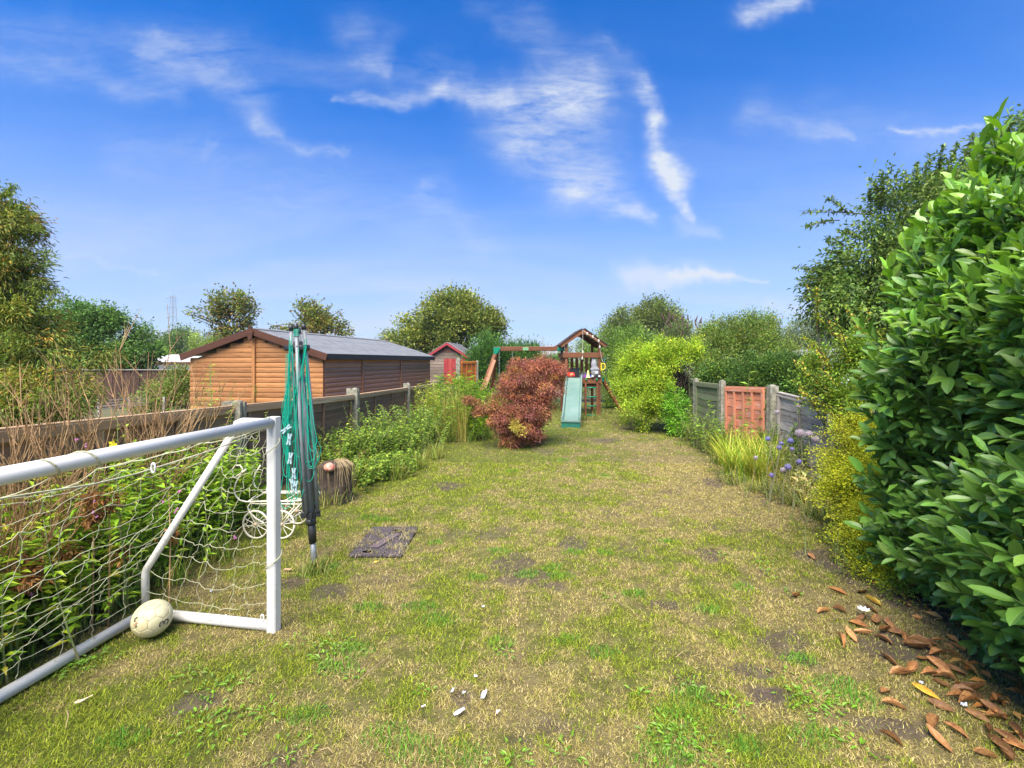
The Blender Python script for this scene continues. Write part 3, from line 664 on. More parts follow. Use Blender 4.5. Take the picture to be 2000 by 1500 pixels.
# felt overlaps
for (t0, t1, l) in ((-OV - .004, .38, .006), (.34, 1.02, .011), (SW / 2 - .12, SW / 2, .016)):
    m = MB(); m.add([roofp(-.105, t0, l), roofp(SL + .105, t0, l), roofp(SL + .105, t1, l + .003), roofp(-.105, t1, l + .003)], [(0, 1, 2, 3)]); m.build('felt_sheet', FELT, shed)
m = MB(); m.beam(roofp(-.10, 1.03, .014), roofp(SL + .1, 1.03, .014), .026, .008); m.build('roof_batten', mat_plain('felt_lap_sheen', (.62, .64, .68), (.45, .47, .5), .4, 3), shed)  # strip along the felt lap; its wet sheen is painted in as pale colour
m = MB(); q0, q1 = roofp(-.10, -OV - .006), roofp(SL + .1, -OV - .006)
m.add([q0, q1, q1 - UP * .12, q0 - UP * .12, q0 + SB * .012, q1 + SB * .012, q1 + SB * .012 - UP * .12, q0 + SB * .012 - UP * .12], [(0, 3, 2, 1), (0, 1, 5, 4), (4, 5, 6, 7), (3, 7, 6, 2), (0, 4, 7, 3), (1, 2, 6, 5)]); m.build('felt_edge', FELT_D, shed)
for sgn in (0, 1):
    tt = -OV - .02 if sgn == 0 else SW + OV + .02
    for s_ in (-.13, SL + .13):
        a = roofp(s_, tt) - UP * .07; b = roofp(s_, SW / 2 + (-.006 if sgn == 0 else .006)) - UP * .07
        board('barge_board', a, b, .15, .022, W_BARGE, shed, -SA if s_ < 0 else SA)
for s_ in (-.155, SL + .155):
    c = roofp(s_, SW / 2); m = MB()
    m.prism([c + UP * .09, c + SB * .035 - UP * .0, c + SB * .085 - UP * .08, c + SB * .06 - UP * .2, c - UP * .30, c - SB * .06 - UP * .2, c - SB * .085 - UP * .08, c - SB * .035], SA * (-.018 if s_ < 0 else .018))
    m.build('finial', W_BARGE, shed)

# ================================================================== small red trimmed shed
R0 = Vector((-3.80, 21.0, 0)); RW = 1.76; RA = Vector((.10, 1, 0)).normalized(); RX = Vector((1, -.10, 0)).normalized()
rs = thing('garden_shed', R0 + RX * RW / 2 + RA * 1.2, 'small weathered shed with red door and red gable trim behind the long shed', 'shed')
RE, RAp = 1.70, 2.26; rsl = (RAp - RE) / (RW / 2)
for i in range(17):
    z = .06 + (i + .5) * .135
    if z < RE: a, b = 0, RW
    else: e = (z - RE) / rsl; a, b = e, RW - e
    if b - a < .2: break
    mt_ = W_OLD if z < 1.78 else (W_OLD if 1.72 < z < 1.9 else W_BARGE)
    board('plank', R0 + RX * a + UP * z - RA * .012, R0 + RX * b + UP * z - RA * .012, .15, .022, mt_, rs, -RA, U_WANE[i % 5])
    if z < RE: board('plank', R0 + RX * (RW + .012) + UP * z, R0 + RX * (RW + .012) + RA * 2.6 + UP * z, .15, .022, W_BARGE, rs, RX, U_WANE[(i + 2) % 5])
m = MB(); m.prism([R0 + RX * .02, R0 + RX * (RW - .02), R0 + RX * (RW - .02) + UP * RE, R0 + RX * RW / 2 + UP * (RAp - .03), R0 + RX * .02 + UP * RE], RA * 2.55); m.build('wall', W_BARGE, rs)
dr_ = MB(); dr_.box((0, 0, 0), (.01, .01, .01))
door_x0, door_x1 = (869 - 838) / 900 * 21, (911 - 838) / 900 * 21
nd = 5
for k in range(nd):
    a = door_x0 + (door_x1 - door_x0) * (k + .5) / nd
    board('door_board', R0 + RX * a - RA * .06 + UP * .5, R0 + RX * a - RA * .06 + UP * 1.655, (door_x1 - door_x0) / nd * .97, .03, REDW, rs, -RA)
for sg in (-1, 1):
    t0 = RW / 2 + sg * (RW / 2 + .22); hh = RAp + .10 - (RW / 2 + .22) * rsl
    a = R0 + RX * t0 + UP * (hh - .02) - RA * .15; b = R0 + RX * (RW / 2 + sg * .003) + UP * (RAp + .08) - RA * .15
    board('barge_board', a, b, .13, .025, RED, rs, -RA)
    m = MB(); a = R0 + RX * t0 + UP * (hh + .05) - RA * .17; b = R0 + RX * RW / 2 + UP * (RAp + .15) - RA * .17
    m.add([a, b, b + RA * 2.9, a + RA * 2.9, a + UP * -.025, b + UP * -.025, b + RA * 2.9 - UP * .025, a + RA * 2.9 - UP * .025], [(0, 1, 2, 3), (7, 6, 5, 4), (0, 4, 5, 1), (1, 5, 6, 2), (2, 6, 7, 3), (3, 7, 4, 0)]); m.build('roof', FELT, rs)
    for k in range(1, 4):
        board('roof_batten', a + RA * k * .75 + UP * .012, b + RA * k * .75 + UP * .012, .02, .035, FELT_D, rs, -RA)

# ================================================================== neighbour's fence, sleepers, garage
nf = thing('board_fence', (-12, 15, 0), 'tall dark brown boarded fence beyond the left garden, behind the dead stems', 'fence')
W_NF = mat_wood('dark_brown_closeboard', (.11, .058, .04), (.055, .03, .022), .8, (9, 9, .9), None, .3)
x0, x1 = -15.2, -9.6; k = 0
while x0 < x1:
    zt = 15.4 - (x0 + 15.2) * .0
    board('fence_board', (x0, zt + (k % 2) * .018, 0), (x0, zt + (k % 2) * .018, 1.24), .16, .02, W_NF, nf, (0, -1, 0)); x0 += .148; k += 1
board('cap_rail', (-15.3, 15.39, 1.255), (-9.55, 15.39, 1.255), .03, .08, mat_plain('pale_cap', (.34, .30, .27), (.2, .17, .15), .8, 4), nf)
sl = thing('timber_trellis', (-8.9, 11.6, 0), 'pale horizontal rails of a low trellis left of the shed', 'trellis')
for i in range(4): board('rail', at(185, 800 - i * 5.2, 11.2) + Vector((0, 0, .0)), at(330, 786 - i * 4.6, 12.6), .035, .03, W_GREY, sl)
for xx in (190, 250, 318): p_ = at(xx, 780, 11.9); board('post', Vector((p_.x, 11.95, 0)), Vector((p_.x, 11.95, .62)), .05, .05, W_GREY, sl)
ga = thing('garage', (-18.3, 25, 0), 'white garage wall with pale felt roof left of the long shed', 'garage')
m = MB(); m.box((-19.2, 24.2, 0), (-15.0, 28, 1.50)); m.build('wall', WHITEW, ga)
m = MB(); a = Vector((-19.6, 24.0, 1.50)); m.add([a, a + Vector((4.9, 0, 0)), a + Vector((4.9, 2.2, .42)), a + Vector((.2, 2.2, .42)), a + Vector((4.9, 4.4, .0)), a + Vector((0, 4.4, 0))], [(0, 1, 2, 3), (3, 2, 4, 5)]); m.build('roof', mat_plain('pale_roof', (.50, .48, .46), (.4, .38, .36), .7, 2), ga)
m = MB(); m.box((-19.65, 23.93, 1.36), (-14.65, 23.99, 1.49)); m.build('fascia', W_BARGE, ga)

# ================================================================== right boundary fence
Wmats_m = (W_MOSS, W_MOSS, W_MOSS); wo_ = (W_ORANGE, W_ORANGE, W_ORANGE)
lap_panel((4.12, 10.9, 0), (3.73, 9.35, 0), 1.14, 1.15, (-.97, -.25, 0), Wmats_m, [.03, .5, .95], 'mossy green grey lap fence panel under the shadow of the climber', nsl=8)
lap_panel((3.70, 9.22, 0), (3.66, 8.08, 0), 1.12, 1.13, (-.97, -.2, 0), Wmats_m, [.03, .97], 'mossy lap fence panel left of the orange one', nsl=8)
lap_panel((3.70, 7.95, 0), (3.88, 7.08, 0), 1.10, 1.13, (-.95, -.3, 0), wo_, [.02, .26, .50, .73, .98], 'faded terracotta orange lap fence panel in the right boundary', nsl=7)
lap_panel((4.03, 6.95, 0), (3.90, 5.72, 0), 1.07, 1.01, (-.99, -.1, 0), (W_GREY, W_GREY, W_GREY), [.03, .5, .97], 'peeling grey lap fence panel with sloping top nearest the hedge', nsl=6, rail=.03)
lap_panel((3.90, 5.6, 0), (3.84, 3.9, 0), 1.00, .98, (-.99, -.05, 0), (W_GREY, W_GREY, W_GREY), [.03, .5, .97], 'grey lap fence panel hidden behind the golden shrub', nsl=6, rail=.03)
conc_post(4.17, 11.0, 1.22, .10, 'concrete post farthest along the right fence under the climber')
conc_post(3.715, 9.30, 1.20, .09, 'mossy concrete post in the shade of the climber')
conc_post(3.66, 8.02, 1.22, .085, 'concrete post between the mossy and the terracotta panels')
conc_post(3.965, 7.02, 1.19, .125, 'thick ridged concrete post between the terracotta and the grey panels')

# ================================================================== goal
TR = .0285
gA = Vector((-1.365, 2.64, 0)); gu = Vector((-.148, -.989, 0)).normalized(); gb = Vector((-.985, .165, 0)).normalized()
GH = 1.20; GD = .86; GLEN = 1.9
goal = thing('football_goal', gA + gu * .9, 'white plastic football goal with cream net in the left foreground', 'goal')
def gp(a, b, h): return gA + gu * a + gb * b + UP * h
m = MB(); m.beam(gp(0, 0, .0), gp(0, 0, GH + .03), .058, .056, up=gb); m.build('post', PLAST_W, goal)
m = MB(); m.beam(gp(GLEN, 0, .0), gp(GLEN, 0, GH + .03), .058, .056, up=gb); m.build('post', PLAST_W, goal)
m = MB(); m.tube([gp(.03, 0, GH), gp(GLEN - .03, 0, GH)], TR, 20); m.build('crossbar', PLAST_W, goal, True)
for a in (0, GLEN):
    m = MB(); m.tube([gp(a, .03, GH), gp(a, .20, GH), gp(a, .235, GH - .012), gp(a, .25, GH - .05)], [TR * .72] * 4, 14); m.build('top_arm', PLAST_W, goal, True)
    m = MB(); m.tube([gp(a, .25, GH - .05), gp(a, GD - .012, .30), gp(a, GD, .27), gp(a, GD, .03)], [TR * .72] * 4, 14); m.build('rear_strut', PLAST_W, goal, True)
    m = MB(); m.tube([gp(a, .02, .032), gp(a, GD, .032)], TR, 18); m.build('side_base_bar', PLAST_W, goal, True)
m = MB(); m.tube([gp(.03, GD, .032), gp(GLEN - .03, GD, .032)], TR, 18); m.build('rear_base_bar', PLAST_W, goal, True)
# net: side panel and back panel of sagging knotted cords
nr = random.Random(3)
net = MB(); net2 = MB()
def strutpt(a, f):   # f 0 bottom .. 1 top along the rear strut
    pts = [(GD, .05), (GD, .28), (.25, GH - .05)]; Ls = [.23, math.hypot(GD - .25, GH - .33)]; s_ = f * sum(Ls)
    if s_ < Ls[0]: k = s_ / Ls[0]; p, q = pts[0], pts[1]
    else: k = (s_ - Ls[0]) / Ls[1]; p, q = pts[1], pts[2]
    return gp(a, p[0] + (q[0] - p[0]) * k, p[1] + (q[1] - p[1]) * k)
NSV, NSU = 10, 7
G = [[None] * (NSU + 1) for _ in range(NSV + 1)]
for i in range(NSV + 1):
    for j in range(NSU + 1):
        fv, fu = i / NSV, j / NSU; p = gp(0, .03, .06 + (GH - .08) * fv); q = strutpt(0, fv)
        w = p.lerp(q, fu); sag = math.sin(fu * math.pi) * .055 + .02 * nr.uniform(-1, 1); w.z -= sag * (1 if fv > .05 else .2)
        w += gu * nr.uniform(-.03, .03) + gb * nr.uniform(-.02, .02)
        if j in (0, NSU): w = (p if j == 0 else q)
        w.z = max(w.z, .012); G[i][j] = w
def cord(mb, a, b, r=.0014, wig=.012):
    pts = []
    for k in range(5):
        f = k / 4; p = a.lerp(b, f); p.z -= math.sin(f * math.pi) * wig * nr.uniform(.3, 1.6)
        if 0 < k < 4: p += Vector((nr.uniform(-1, 1), nr.uniform(-1, 1), 0)) * wig * .7
        p.z = max(p.z, .008); pts.append(p)
    mb.tube(pts, r, 5, cap=False)
for i in range(NSV + 1):
    for j in range(NSU):
        cord(net, G[i][j], G[i][j + 1])
for j in range(1, NSU):
    for i in range(NSV): cord(net, G[i][j], G[i + 1][j], .0013, .022)
NBV, NBU = 13, 12; Hh = [[None] * (NBU + 1) for _ in range(NBV + 1)]
for i in range(NBV + 1):
    for j in range(NBU + 1):
        fv, fu = i / NBV, j / NBU; w = strutpt(GLEN * fu, fv); e = math.sin(fu * math.pi) * math.sin(min(1, fv * 1.15) * math.pi * .9)
        w -= gb * e * .10; w.z -= e * .05 + (.05 * math.sin(fu * math.pi) if i == NBV else 0)
        w += Vector((nr.uniform(-1, 1), nr.uniform(-1, 1), nr.uniform(-1, 1))) * .022 * (0 < j < NBU); w.z = max(w.z, .012); Hh[i][j] = w
for i in range(NBV + 1):
    for j in range(NBU): cord(net2, Hh[i][j], Hh[i][j + 1], .0014, .012)
for j in range(1, NBU):
    for i in range(NBV): cord(net2, Hh[i][j], Hh[i + 1][j], .0013, .014)
# top strip of net between crossbar and rear cord, and the lacing round the tubes
for j in range(NBU + 1):
    a = gp(GLEN * j / NBU, 0, GH - TR); cord(net2, a, Hh[NBV][j], .0022, .01)
for j in range(NBU * 2):
    a0 = GLEN * (j / NBU / 2); a1 = a0 + .02
cord(net2, gp(0.1, 0.02, GH - .04), gp(.75, .09, GH - .12), .0035, .02); cord(net2, gp(.75, .09, GH - .12), gp(1.5, .02, GH - .02), .0035, .03)
net.build('side_net', STRING, goal); net2.build('rear_net', STRING, goal)
def wrap(p, d, r, turns, pitch_, cr=.0032):
    d = d.normalized(); e1 = d.orthogonal().normalized(); e2 = d.cross(e1)
    pts = [p + d * pitch_ * k / 12 + (e1 * math.cos(k / 12 * 6.283) + e2 * math.sin(k / 12 * 6.283)) * r for k in range(int(12 * turns) + 1)]
    m = MB(); m.tube(pts, cr, 5); return m
wrap(gp(.02, 0, GH - .28), UP, .042, 1.7, .19).build('lacing_cord', STRING, goal)
wrap(gp(0, 0, .30), UP, .042, 1.0, .16).build('lacing_cord', STRING, goal)
wrap(gp(.95, 0, GH), gu, TR + .004, 1.6, .13).build('lacing_cord', STRING, goal)
wrap(gp(1.28, 0, GH), gu, TR + .004, 1.0, .05).build('lacing_cord', STRING, goal)
wrap(gp(0, .40, .45), strutpt(0, .3) - strutpt(0, .9), .001, .1, .01)
for (p, ) in ((gp(0, .035, GH - .17),), (gp(0, .035, GH - .27) + UP * -.12,), (gp(0, .035, .35),), (gp(.05, .035, .10),), (gp(.0, .31, .045),), (gp(.70, .055, GH - .105),)):
    m = MB(); ring = [p + UP * .016 * math.cos(k / 8 * 6.283) * 1.35 + gb * .010 * math.sin(k / 8 * 6.283) for k in range(9)]
    m.tube(ring, .0042, 6); m.build('net_clip', PLAST_W, goal, True)

# ================================================================== ball (stitched panels)
bc = Vector((-2.03, 2.60, .099)); BRr = .096
ball = thing('football', (bc.x, bc.y, 0), 'worn cream football with stitched panels resting in the goal corner', 'ball')
def ico_centres():
    ph = (1 + 5 ** .5) / 2; v_ = []
    for a in (-1, 1):
        for b in (-ph, ph): v_ += [(0, a, b), (a, b, 0), (b, 0, a)]
    v_ = [Vector(p).normalized() for p in v_]; fc = []
    for i in range(12):
        for j in range(i + 1, 12):
            for k in range(j + 1, 12):
                if all(x.dot(y) > .4 for x, y in ((v_[i], v_[j]), (v_[j], v_[k]), (v_[i], v_[k]))): fc.append((v_[i] + v_[j] + v_[k]).normalized())
    return v_, fc
import bmesh
pen, hexa = ico_centres(); rotm = Matrix.Rotation(.5, 3, 'X') @ Matrix.Rotation(.9, 3, 'Z'); tv = []
for i in range(12):
    for k in range(i + 1, 12):
        if pen[i].dot(pen[k]) > .4: tv += [((pen[i] * 2 + pen[k]) / 3).normalized(), ((pen[i] + pen[k] * 2) / 3).normalized()]
BALLM = mat_plain('worn_ball_skin', (.74, .68, .42), (.60, .50, .26), .55, 18, rng=(.35, .7))
def slerp_(a, b, t_): return (a * (1 - t_) + b * t_).normalized()
for ci, c0 in enumerate(pen + hexa):
    ns = sorted(tv, key=lambda q: -q.dot(c0))[:5 if ci < 12 else 6]; e1 = c0.orthogonal().normalized(); e2 = c0.cross(e1)
    ns.sort(key=lambda q: math.atan2(q.dot(e2), q.dot(e1))); ring = []
    for q in range(len(ns)):
        for s_ in range(5): ring.append(slerp_(ns[q], ns[(q + 1) % len(ns)], s_ / 5))
    vs = [c0 * BRr]; nR = len(ring); fr = [(.25, 1), (.5, 1), (.75, 1), (.90, .999), (.955, .994), (.985, .975)]
    for (f, rr0) in fr: vs += [slerp_(c0, q, f) * BRr * rr0 for q in ring]
    fs = [(0, 1 + k, 1 + (k + 1) % nR) for k in range(nR)]
    for a in range(len(fr) - 1): fs += [(1 + a * nR + k, 1 + (a + 1) * nR + k, 1 + (a + 1) * nR + (k + 1) % nR, 1 + a * nR + (k + 1) % nR) for k in range(nR)]
    mesh_obj('panel', [bc + rotm @ v_ for v_ in vs], fs, BALLM, ball, True)
m = MB(); m.ball(bc, BRr * .978, 40); m.build('seam', mat_plain('dark_seam', (.16, .14, .07), (.1, .08, .04), .8, 9), ball, True)
def on_ball(dirv, pts2, r, mat, name, rot_=0.0):
    """stroke drawn on the ball: dirv = centre direction, pts2 list of polylines in metres"""
    n_ = Vector(dirv).normalized(); e1 = UP.cross(n_).normalized(); e2 = n_.cross(e1); m = MB()
    for pl in pts2:
        pp = []
        for (a, b) in pl:
            a2 = a * math.cos(rot_) - b * math.sin(rot_); b2 = a * math.sin(rot_) + b * math.cos(rot_)
            pp.append(bc + (n_ * BRr + e1 * a2 + e2 * b2).normalized() * (BRr + .0006))
        m.tube(pp, r, 5)
    m.build(name, mat, ball)
toC = (Vector((0, 0, EYE)) - bc).normalized()
INK = mat_plain('black_ink', (.02, .018, .02), (.04, .03, .03), .6, 30)
rt_ = Vector((.80, .60, 0))
three = [[(-.016, .018), (-.006, .024), (.008, .022), (.012, .012), (.006, .003), (-.006, .002)], [(.006, .002), (.014, -.006), (.012, -.018), (0, -.024), (-.014, -.018)]]
on_ball(toC + rt_ * .62 - UP * .50, three, .0032, INK, 'print_mark', 1.45)
on_ball(toC - rt_ * .95 - UP * .15, [[(-.012, .0), (.012, .0)], [(-.012, .006), (.012, .006)]], .0035, mat_plain('faded_pink_print', (.55, .25, .18), (.65, .45, .28), .6, 30), 'print_mark', .9)
on_ball(toC - rt_ * .90 - UP * .32, [[(-.006, .0), (.008, .0)], [(-.006, .005), (.008, .005)]], .0032, mat_plain('faded_olive_print', (.20, .22, .10), (.3, .3, .15), .6, 30), 'print_mark', .9)
on_ball(toC - rt_ * 1.15 + UP * .25, [[(-.012, .0), (.0, .01), (.012, .0)]], .004, INK, 'print_mark', 1.2)

# ================================================================== rotary dryer
rb = gd(615, 1112); rt = at(580, 640, rb.y); ra = (rt - rb).normalized()
dry_ = thing('rotary_dryer', rb, 'folded rotary clothes dryer with hanging green lines leaning beside the goal', 'clothes dryer')
def rp(h, dx_=0, dy_=0): return rb + ra * h + Vector((dx_, dy_, 0))
LEN = (rt - rb).length
m = MB(); m.tube([rb, rp(.23)], .021, 14); m.build('ground_spike', STEEL, dry_, True)
m = MB(); m.tube([rp(.20), rp(.37)], .028, 14); m.tube([rp(.34), rp(.38)], .036, 14)
m.build('sleeve', BLACKP, dry_, True)
m = MB(); m.tube([rp(.36), rp(LEN - .28)], .0235, 16); m.build('pole', GREY_AL, dry_, True)
hub = MB(); hub.tube([rp(.36), rp(.44)], .034, 10)
for a in range(4):
    an = a * math.pi / 2 + .35; e = Vector((math.cos(an), math.sin(an), 0)); hub.beam(rp(.41), rp(.41) + e * .068, .022, .045)
hub.build('hub', BLACKP, dry_)
tops = [(568, 634, -.01), (578, 632, -.03), (593, 632, .02), (583, 640, .05)]
for k, an in enumerate([math.pi * .95, math.pi * 1.45, .1, math.pi * .45]):
    e = Vector((math.cos(an), math.sin(an), 0)); a0 = rp(.43) + e * .052
    tx, ty, oz = tops[k]; top = at(tx, ty + 4, rb.y + oz)
    m = MB(); m.tube([a0, a0.lerp(top, .5) + e * .012, top], .0125, 10); arm = m.build('arm', GREY_AL, dry_, True)
    m = MB(); m.tube([top - ra * .03, top + ra * .012], .0165, 12); m.build('end_cap', BLACKP, arm, True)
    m = MB()
    for q in range(8):
        p = a0.lerp(top, .12 + q * .11) + Vector((.004, -.013, 0)); m.ball(p, .005, 6)
    m.build('line_eyelet', BLACKP, arm)['kind'] = 'stuff'
m = MB(); cp = at(583, 680, rb.y); m.beam(cp + Vector((-.095, 0, 0)), cp + Vector((.075, 0, .004)), .05, .042); m.tube([cp - UP * .04, cp + UP * .05], .030, 12); m.build('clamp', BLACKP, dry_, True)
lr = random.Random(12); ln = MB()
def rl(x, y, o=0.0): return at(x, y, rb.y + o)
for k in range(26):
    xt = lr.choice([566, 570, 578, 582, 594, 598]) + lr.uniform(-1.5, 1.5); yt = lr.uniform(640, 700)
    side = lr.choice([-1, -1, 1]); xb = (lr.uniform(556, 586) if side < 0 else lr.uniform(600, 622)); yb = lr.uniform(880, 1005) if k % 3 else lr.uniform(820, 960)
    w = lr.uniform(6, 17); oz = lr.uniform(-.07, .05); xe = xt + lr.uniform(-4, 8); ye = yt + lr.uniform(0, 40); pts = []
    for q in range(9): f = q / 8; pts.append(rl(xt + (xb - w - xt) * f ** 1.2 + lr.uniform(-.8, .8), yt + (yb - 25 - yt) * f, oz))
    for q in range(1, 7): an = math.pi - q / 7 * math.pi; pts.append(rl(xb + math.cos(an) * w, yb - 25 + math.sin(an) * 24, oz))
    for q in range(9): f = q / 8; pts.append(rl(xb + w + (xe - xb - w) * f ** .8 + lr.uniform(-.8, .8), yb - 25 + (ye - yb + 25) * f, oz + .01))
    ln.tube(pts, .0026, 5, cap=False)
for k in range(6):  # winding round the middle arm top
    pts = [at(579, 646 + k * 2.4, rb.y - .03) + Vector((math.cos(q / 8 * 6.283) * .019, math.sin(q / 8 * 6.283) * .019, q * .0012)) for q in range(9)]
    ln.tube(pts, .0028, 5, cap=False)
for k in range(5):
    x0 = 556 + k * 2.2; ln.tube([rl(x0 + 3, 690, -.05), rl(x0, 780, -.05), rl(x0 - 1 + lr.uniform(-2, 2), 845, -.05), rl(x0 + 2, 900 + k * 9, -.05)], .0022, 5, cap=False)
lo = ln.build('clothes_line', LINE, dry_); tag(lo, kind='stuff')
def peg(x, y, ang, lab, off=-.07):
    c = rl(x, y, off); t = thing('clothes_peg', c, lab, 'clothes peg', 'pale clothes pegs on the dryer lines'); R = Matrix.Rotation(ang, 3, 'Y')
    for sg in (-1, 1):
        m = MB(); pts = [Vector((sg * .011, 0, -.040)), Vector((sg * .006, 0, -.012)), Vector((sg * .005, 0, .006)), Vector((sg * .010, 0, .040))]
        pts = [c + R @ p for p in pts]
        for a, b in zip(pts[:-1], pts[1:]): m.beam(a, b, .012, .009, up=(0, 1, 0))
        m.build('jaw', PEGM, t)
    m = MB(); m.tube([c + Vector((0, -.009, 0)), c + Vector((0, .009, 0))], .006, 8); m.build('spring', STEEL, t)
for (x, y, a, lab) in [(559, 838, .9, 'uppermost pale clothes peg tilted on the green line'), (565, 858, .15, 'pale clothes peg hanging just below the tilted one'),
                       (567, 895, .15, 'middle pale clothes peg on the green lines'), (574, 925, .0, 'pale clothes peg hanging above the lowest pair'), (571, 945, -.2, 'lowest pale clothes peg left of the dryer pole'), (577, 950, .15, 'lowest pale clothes peg nearest the dryer pole')]: peg(x, y, a, lab)

# ================================================================== white wire pram planter
pz = 4.0
pr = thing('pram_planter', at(545, 1050, 4.1), 'cream wire pram planter frame with spoked wheels behind the goal post', 'plant stand')
m = MB()
def PP(x, y, z=pz): return at(x, y, z)
hz_ = pz + .02
curl = [PP(481, 917), PP(470, 925), PP(458, 933), PP(454, 926), PP(454, 916), PP(460, 909), PP(469, 909), PP(474, 916), PP(472, 924), PP(465, 935), PP(460, 945), PP(457, 958), PP(460, 968), PP(468, 977), PP(480, 980), PP(520, 979), PP(560, 979), PP(592, 977), PP(598, 984)]
m.tube(curl, .0075, 7); m.tube([p + Vector((0, .3, .0)) for p in curl[8:]], .0075, 7)
m.tube([PP(512, 963, pz + .2), PP(588, 963, pz + .2)], .006, 6)
m.tube([PP(500, 984), PP(490, 982), PP(484, 990), PP(487, 1000), PP(499, 1012), PP(513, 1020), PP(522, 1030)], .007, 6)
m.tube([PP(500, 984), PP(550, 984), PP(590, 985)], .006, 6)
m.tube([PP(560, 978), PP(575, 980), PP(574, 992), PP(562, 1004), PP(550, 1018)], .007, 6); m.tube([PP(594, 978, pz + .3), PP(580, 992, pz + .2), PP(560, 1012, pz + .1)], .007, 6)
for xx in (487, 520, 555, 588): m.tube([PP(xx, 979), PP(xx, 979) + Vector((0, .3, 0))], .005, 6)
m.tube([PP(485, 979), PP(500, 968, pz + .1)], .005, 6)
m.build('frame', CREAM, pr, True)
for (x, y, z_, r_) in ((499.5, 1030, pz, .118), (550, 1031, pz, .118), (529, 1004, pz + .36, .118), (580, 1002, pz + .36, .118)):
    c = at(x, y, z_); c.z = r_ + .012
    ax = Vector((.12, 1, 0)).normalized(); ex = ax.cross(UP).normalized()
    m = MB(); m.tube([c + (ex * math.cos(k / 28 * 6.283) + UP * math.sin(k / 28 * 6.283)) * r_ for k in range(29)], .0085, 8); w_ = m.build('wheel', CREAM, pr, True)
    m = MB()
    for k in range(10): an = k / 10 * 6.283 + .2; m.tube([c, c + (ex * math.cos(an) + UP * math.sin(an)) * r_], .0032, 5)
    m.build('spokes', CREAM, w_)
    m = MB(); m.tube([c - ax * .02, c - ax * .012, c + ax * .02], [.010, .018, .016], 10); m.build('hub', mat_plain('tarnished_hub', (.55, .42, .26), (.4, .3, .18), .5, 9), w_, True)
for y0 in (0, .36):
    m = MB(); a = at(499.5, 1030, pz + y0); b = at(550, 1031, pz + y0)
for (xa) in (499.5, 550):
    a = at(xa, 1030, pz); a.z = .13; m = MB(); m.tube([a, a + Vector((.03, .36, 0))], .006, 6); m.build('axle', CREAM, pr)

# ================================================================== stump and mushroom
sc_ = Vector((-1.96, 5.1, 0)); st = thing('tree_stump', sc_, 'dark tree stump draped with dry straw left of the lawn edge', 'tree stump')
m = MB(); vs = []; fs = []; N_ = 22; rr = random.Random(5); prof = [(.19, 0), (.172, .12), (.165, .28), (.17, .40), (.15, .425), (.05, .415)]
ro = [rr.uniform(.9, 1.12) for _ in range(N_)]
for (r_, h) in prof:
    for k in range(N_): an = k / N_ * 6.283; vs.append(sc_ + Vector((math.cos(an) * r_ * ro[k], math.sin(an) * r_ * ro[k], h)))
for i in range(len(prof) - 1):
    for k in range(N_): a = i * N_ + k; b = i * N_ + (k + 1) % N_; fs.append((a, b, b + N_, a + N_))
fs.append(tuple(range((len(prof) - 1) * N_, len(prof) * N_))); m.add(vs, fs); m.build('stump', STUMPM, st)
m = MB()
for k in range(40):
    an = rr.choice([rr.uniform(-1.3, .9), rr.uniform(-1.0, .5), rr.uniform(-2.6, -1.3)]); q = sc_ + Vector((math.cos(an) * .13, math.sin(an) * .13, .43)); o_ = Vector((math.cos(an), math.sin(an), 0)); L_ = rr.uniform(.10, .32)
    m.tube([q - o_ * rr.uniform(.02, .15) + UP * rr.uniform(0, .05), q + UP * .02, q + o_ * .065 + UP * -.03, q + o_ * rr.uniform(.07, .11) - UP * L_ + Vector((rr.uniform(-.03, .03), 0, 0))], [.0022, .002, .0018, .001], 3, cap=False)
tag(m.build('straw', STRAWM, st), kind='stuff')
mc = at(643, 912, 4.93); mu = thing('toadstool_ornament', (mc.x, mc.y, .40), 'red and white ornament lying on top of the stump', 'ornament')
m = MB(); m.lathe(mc - UP * .012, [(.001, .055), (.03, .05), (.055, .025), (.060, 0), (.02, -.002)], 14, axis=(.25, -.35, 1)); m.build('cap', mat_plain('faded_red', (.62, .16, .10), (.72, .42, .32), .5, 30), mu, True)
m = MB(); m.lathe(mc - UP * .012, [(.060, -.002), (.045, -.006), (.02, -.03)], 12, axis=(.25, -.35, 1)); m.build('stalk', mat_plain('cream_glaze', (.78, .70, .62), (.7, .6, .5), .4, 9), mu, True)

# ================================================================== manhole cover
_r = np.random.default_rng(44); _n = 2600; _x = _r.uniform(-1.33, -.83, _n); _y = _r.uniform(3.58, 4.33, _n)
_k = (_r.random(_n) < np.clip((fbm(vnB, _x * 3 + 5, _y * 3, 5, 3) - .46) * 5, .04, 1)); _x, _y = _x[_k], _y[_k]; _n = len(_x)
blades('straw_on_cover', _x, _y, _r.uniform(.02, .05, _n), _r.uniform(.003, .005, _n), pal(_n, [(.42, .33, .155), (.50, .40, .23), (.30, .30, .09)], None, _r), np.clip(_r.normal(.9, .06, _n), .6, .97), 'dry grass clippings matted over the manhole cover', z0=np.full(_n, .020), rng=_r)
IRON_P = mat_plain('iron_plate_ground', (.085, .068, .066), (.055, .042, .04), .85, 22, bmp=.4)
mh = thing('manhole_cover', (-1.09, 3.95, 0), 'rusty grey iron manhole cover set flush in the lawn', 'manhole cover')
mx0, mx1, my0, my1 = -1.29, -.87, 3.63, 4.27; mz = .012
m = MB(); m.box((mx0, my0, -.03), (mx1, my1, mz - .006)); m.build('frame', IRON_D, mh)
cxm = (mx0 + mx1) / 2; bandL = [(mx0 + .135, my0 + .17), (cxm + .02, my1 - .17)]
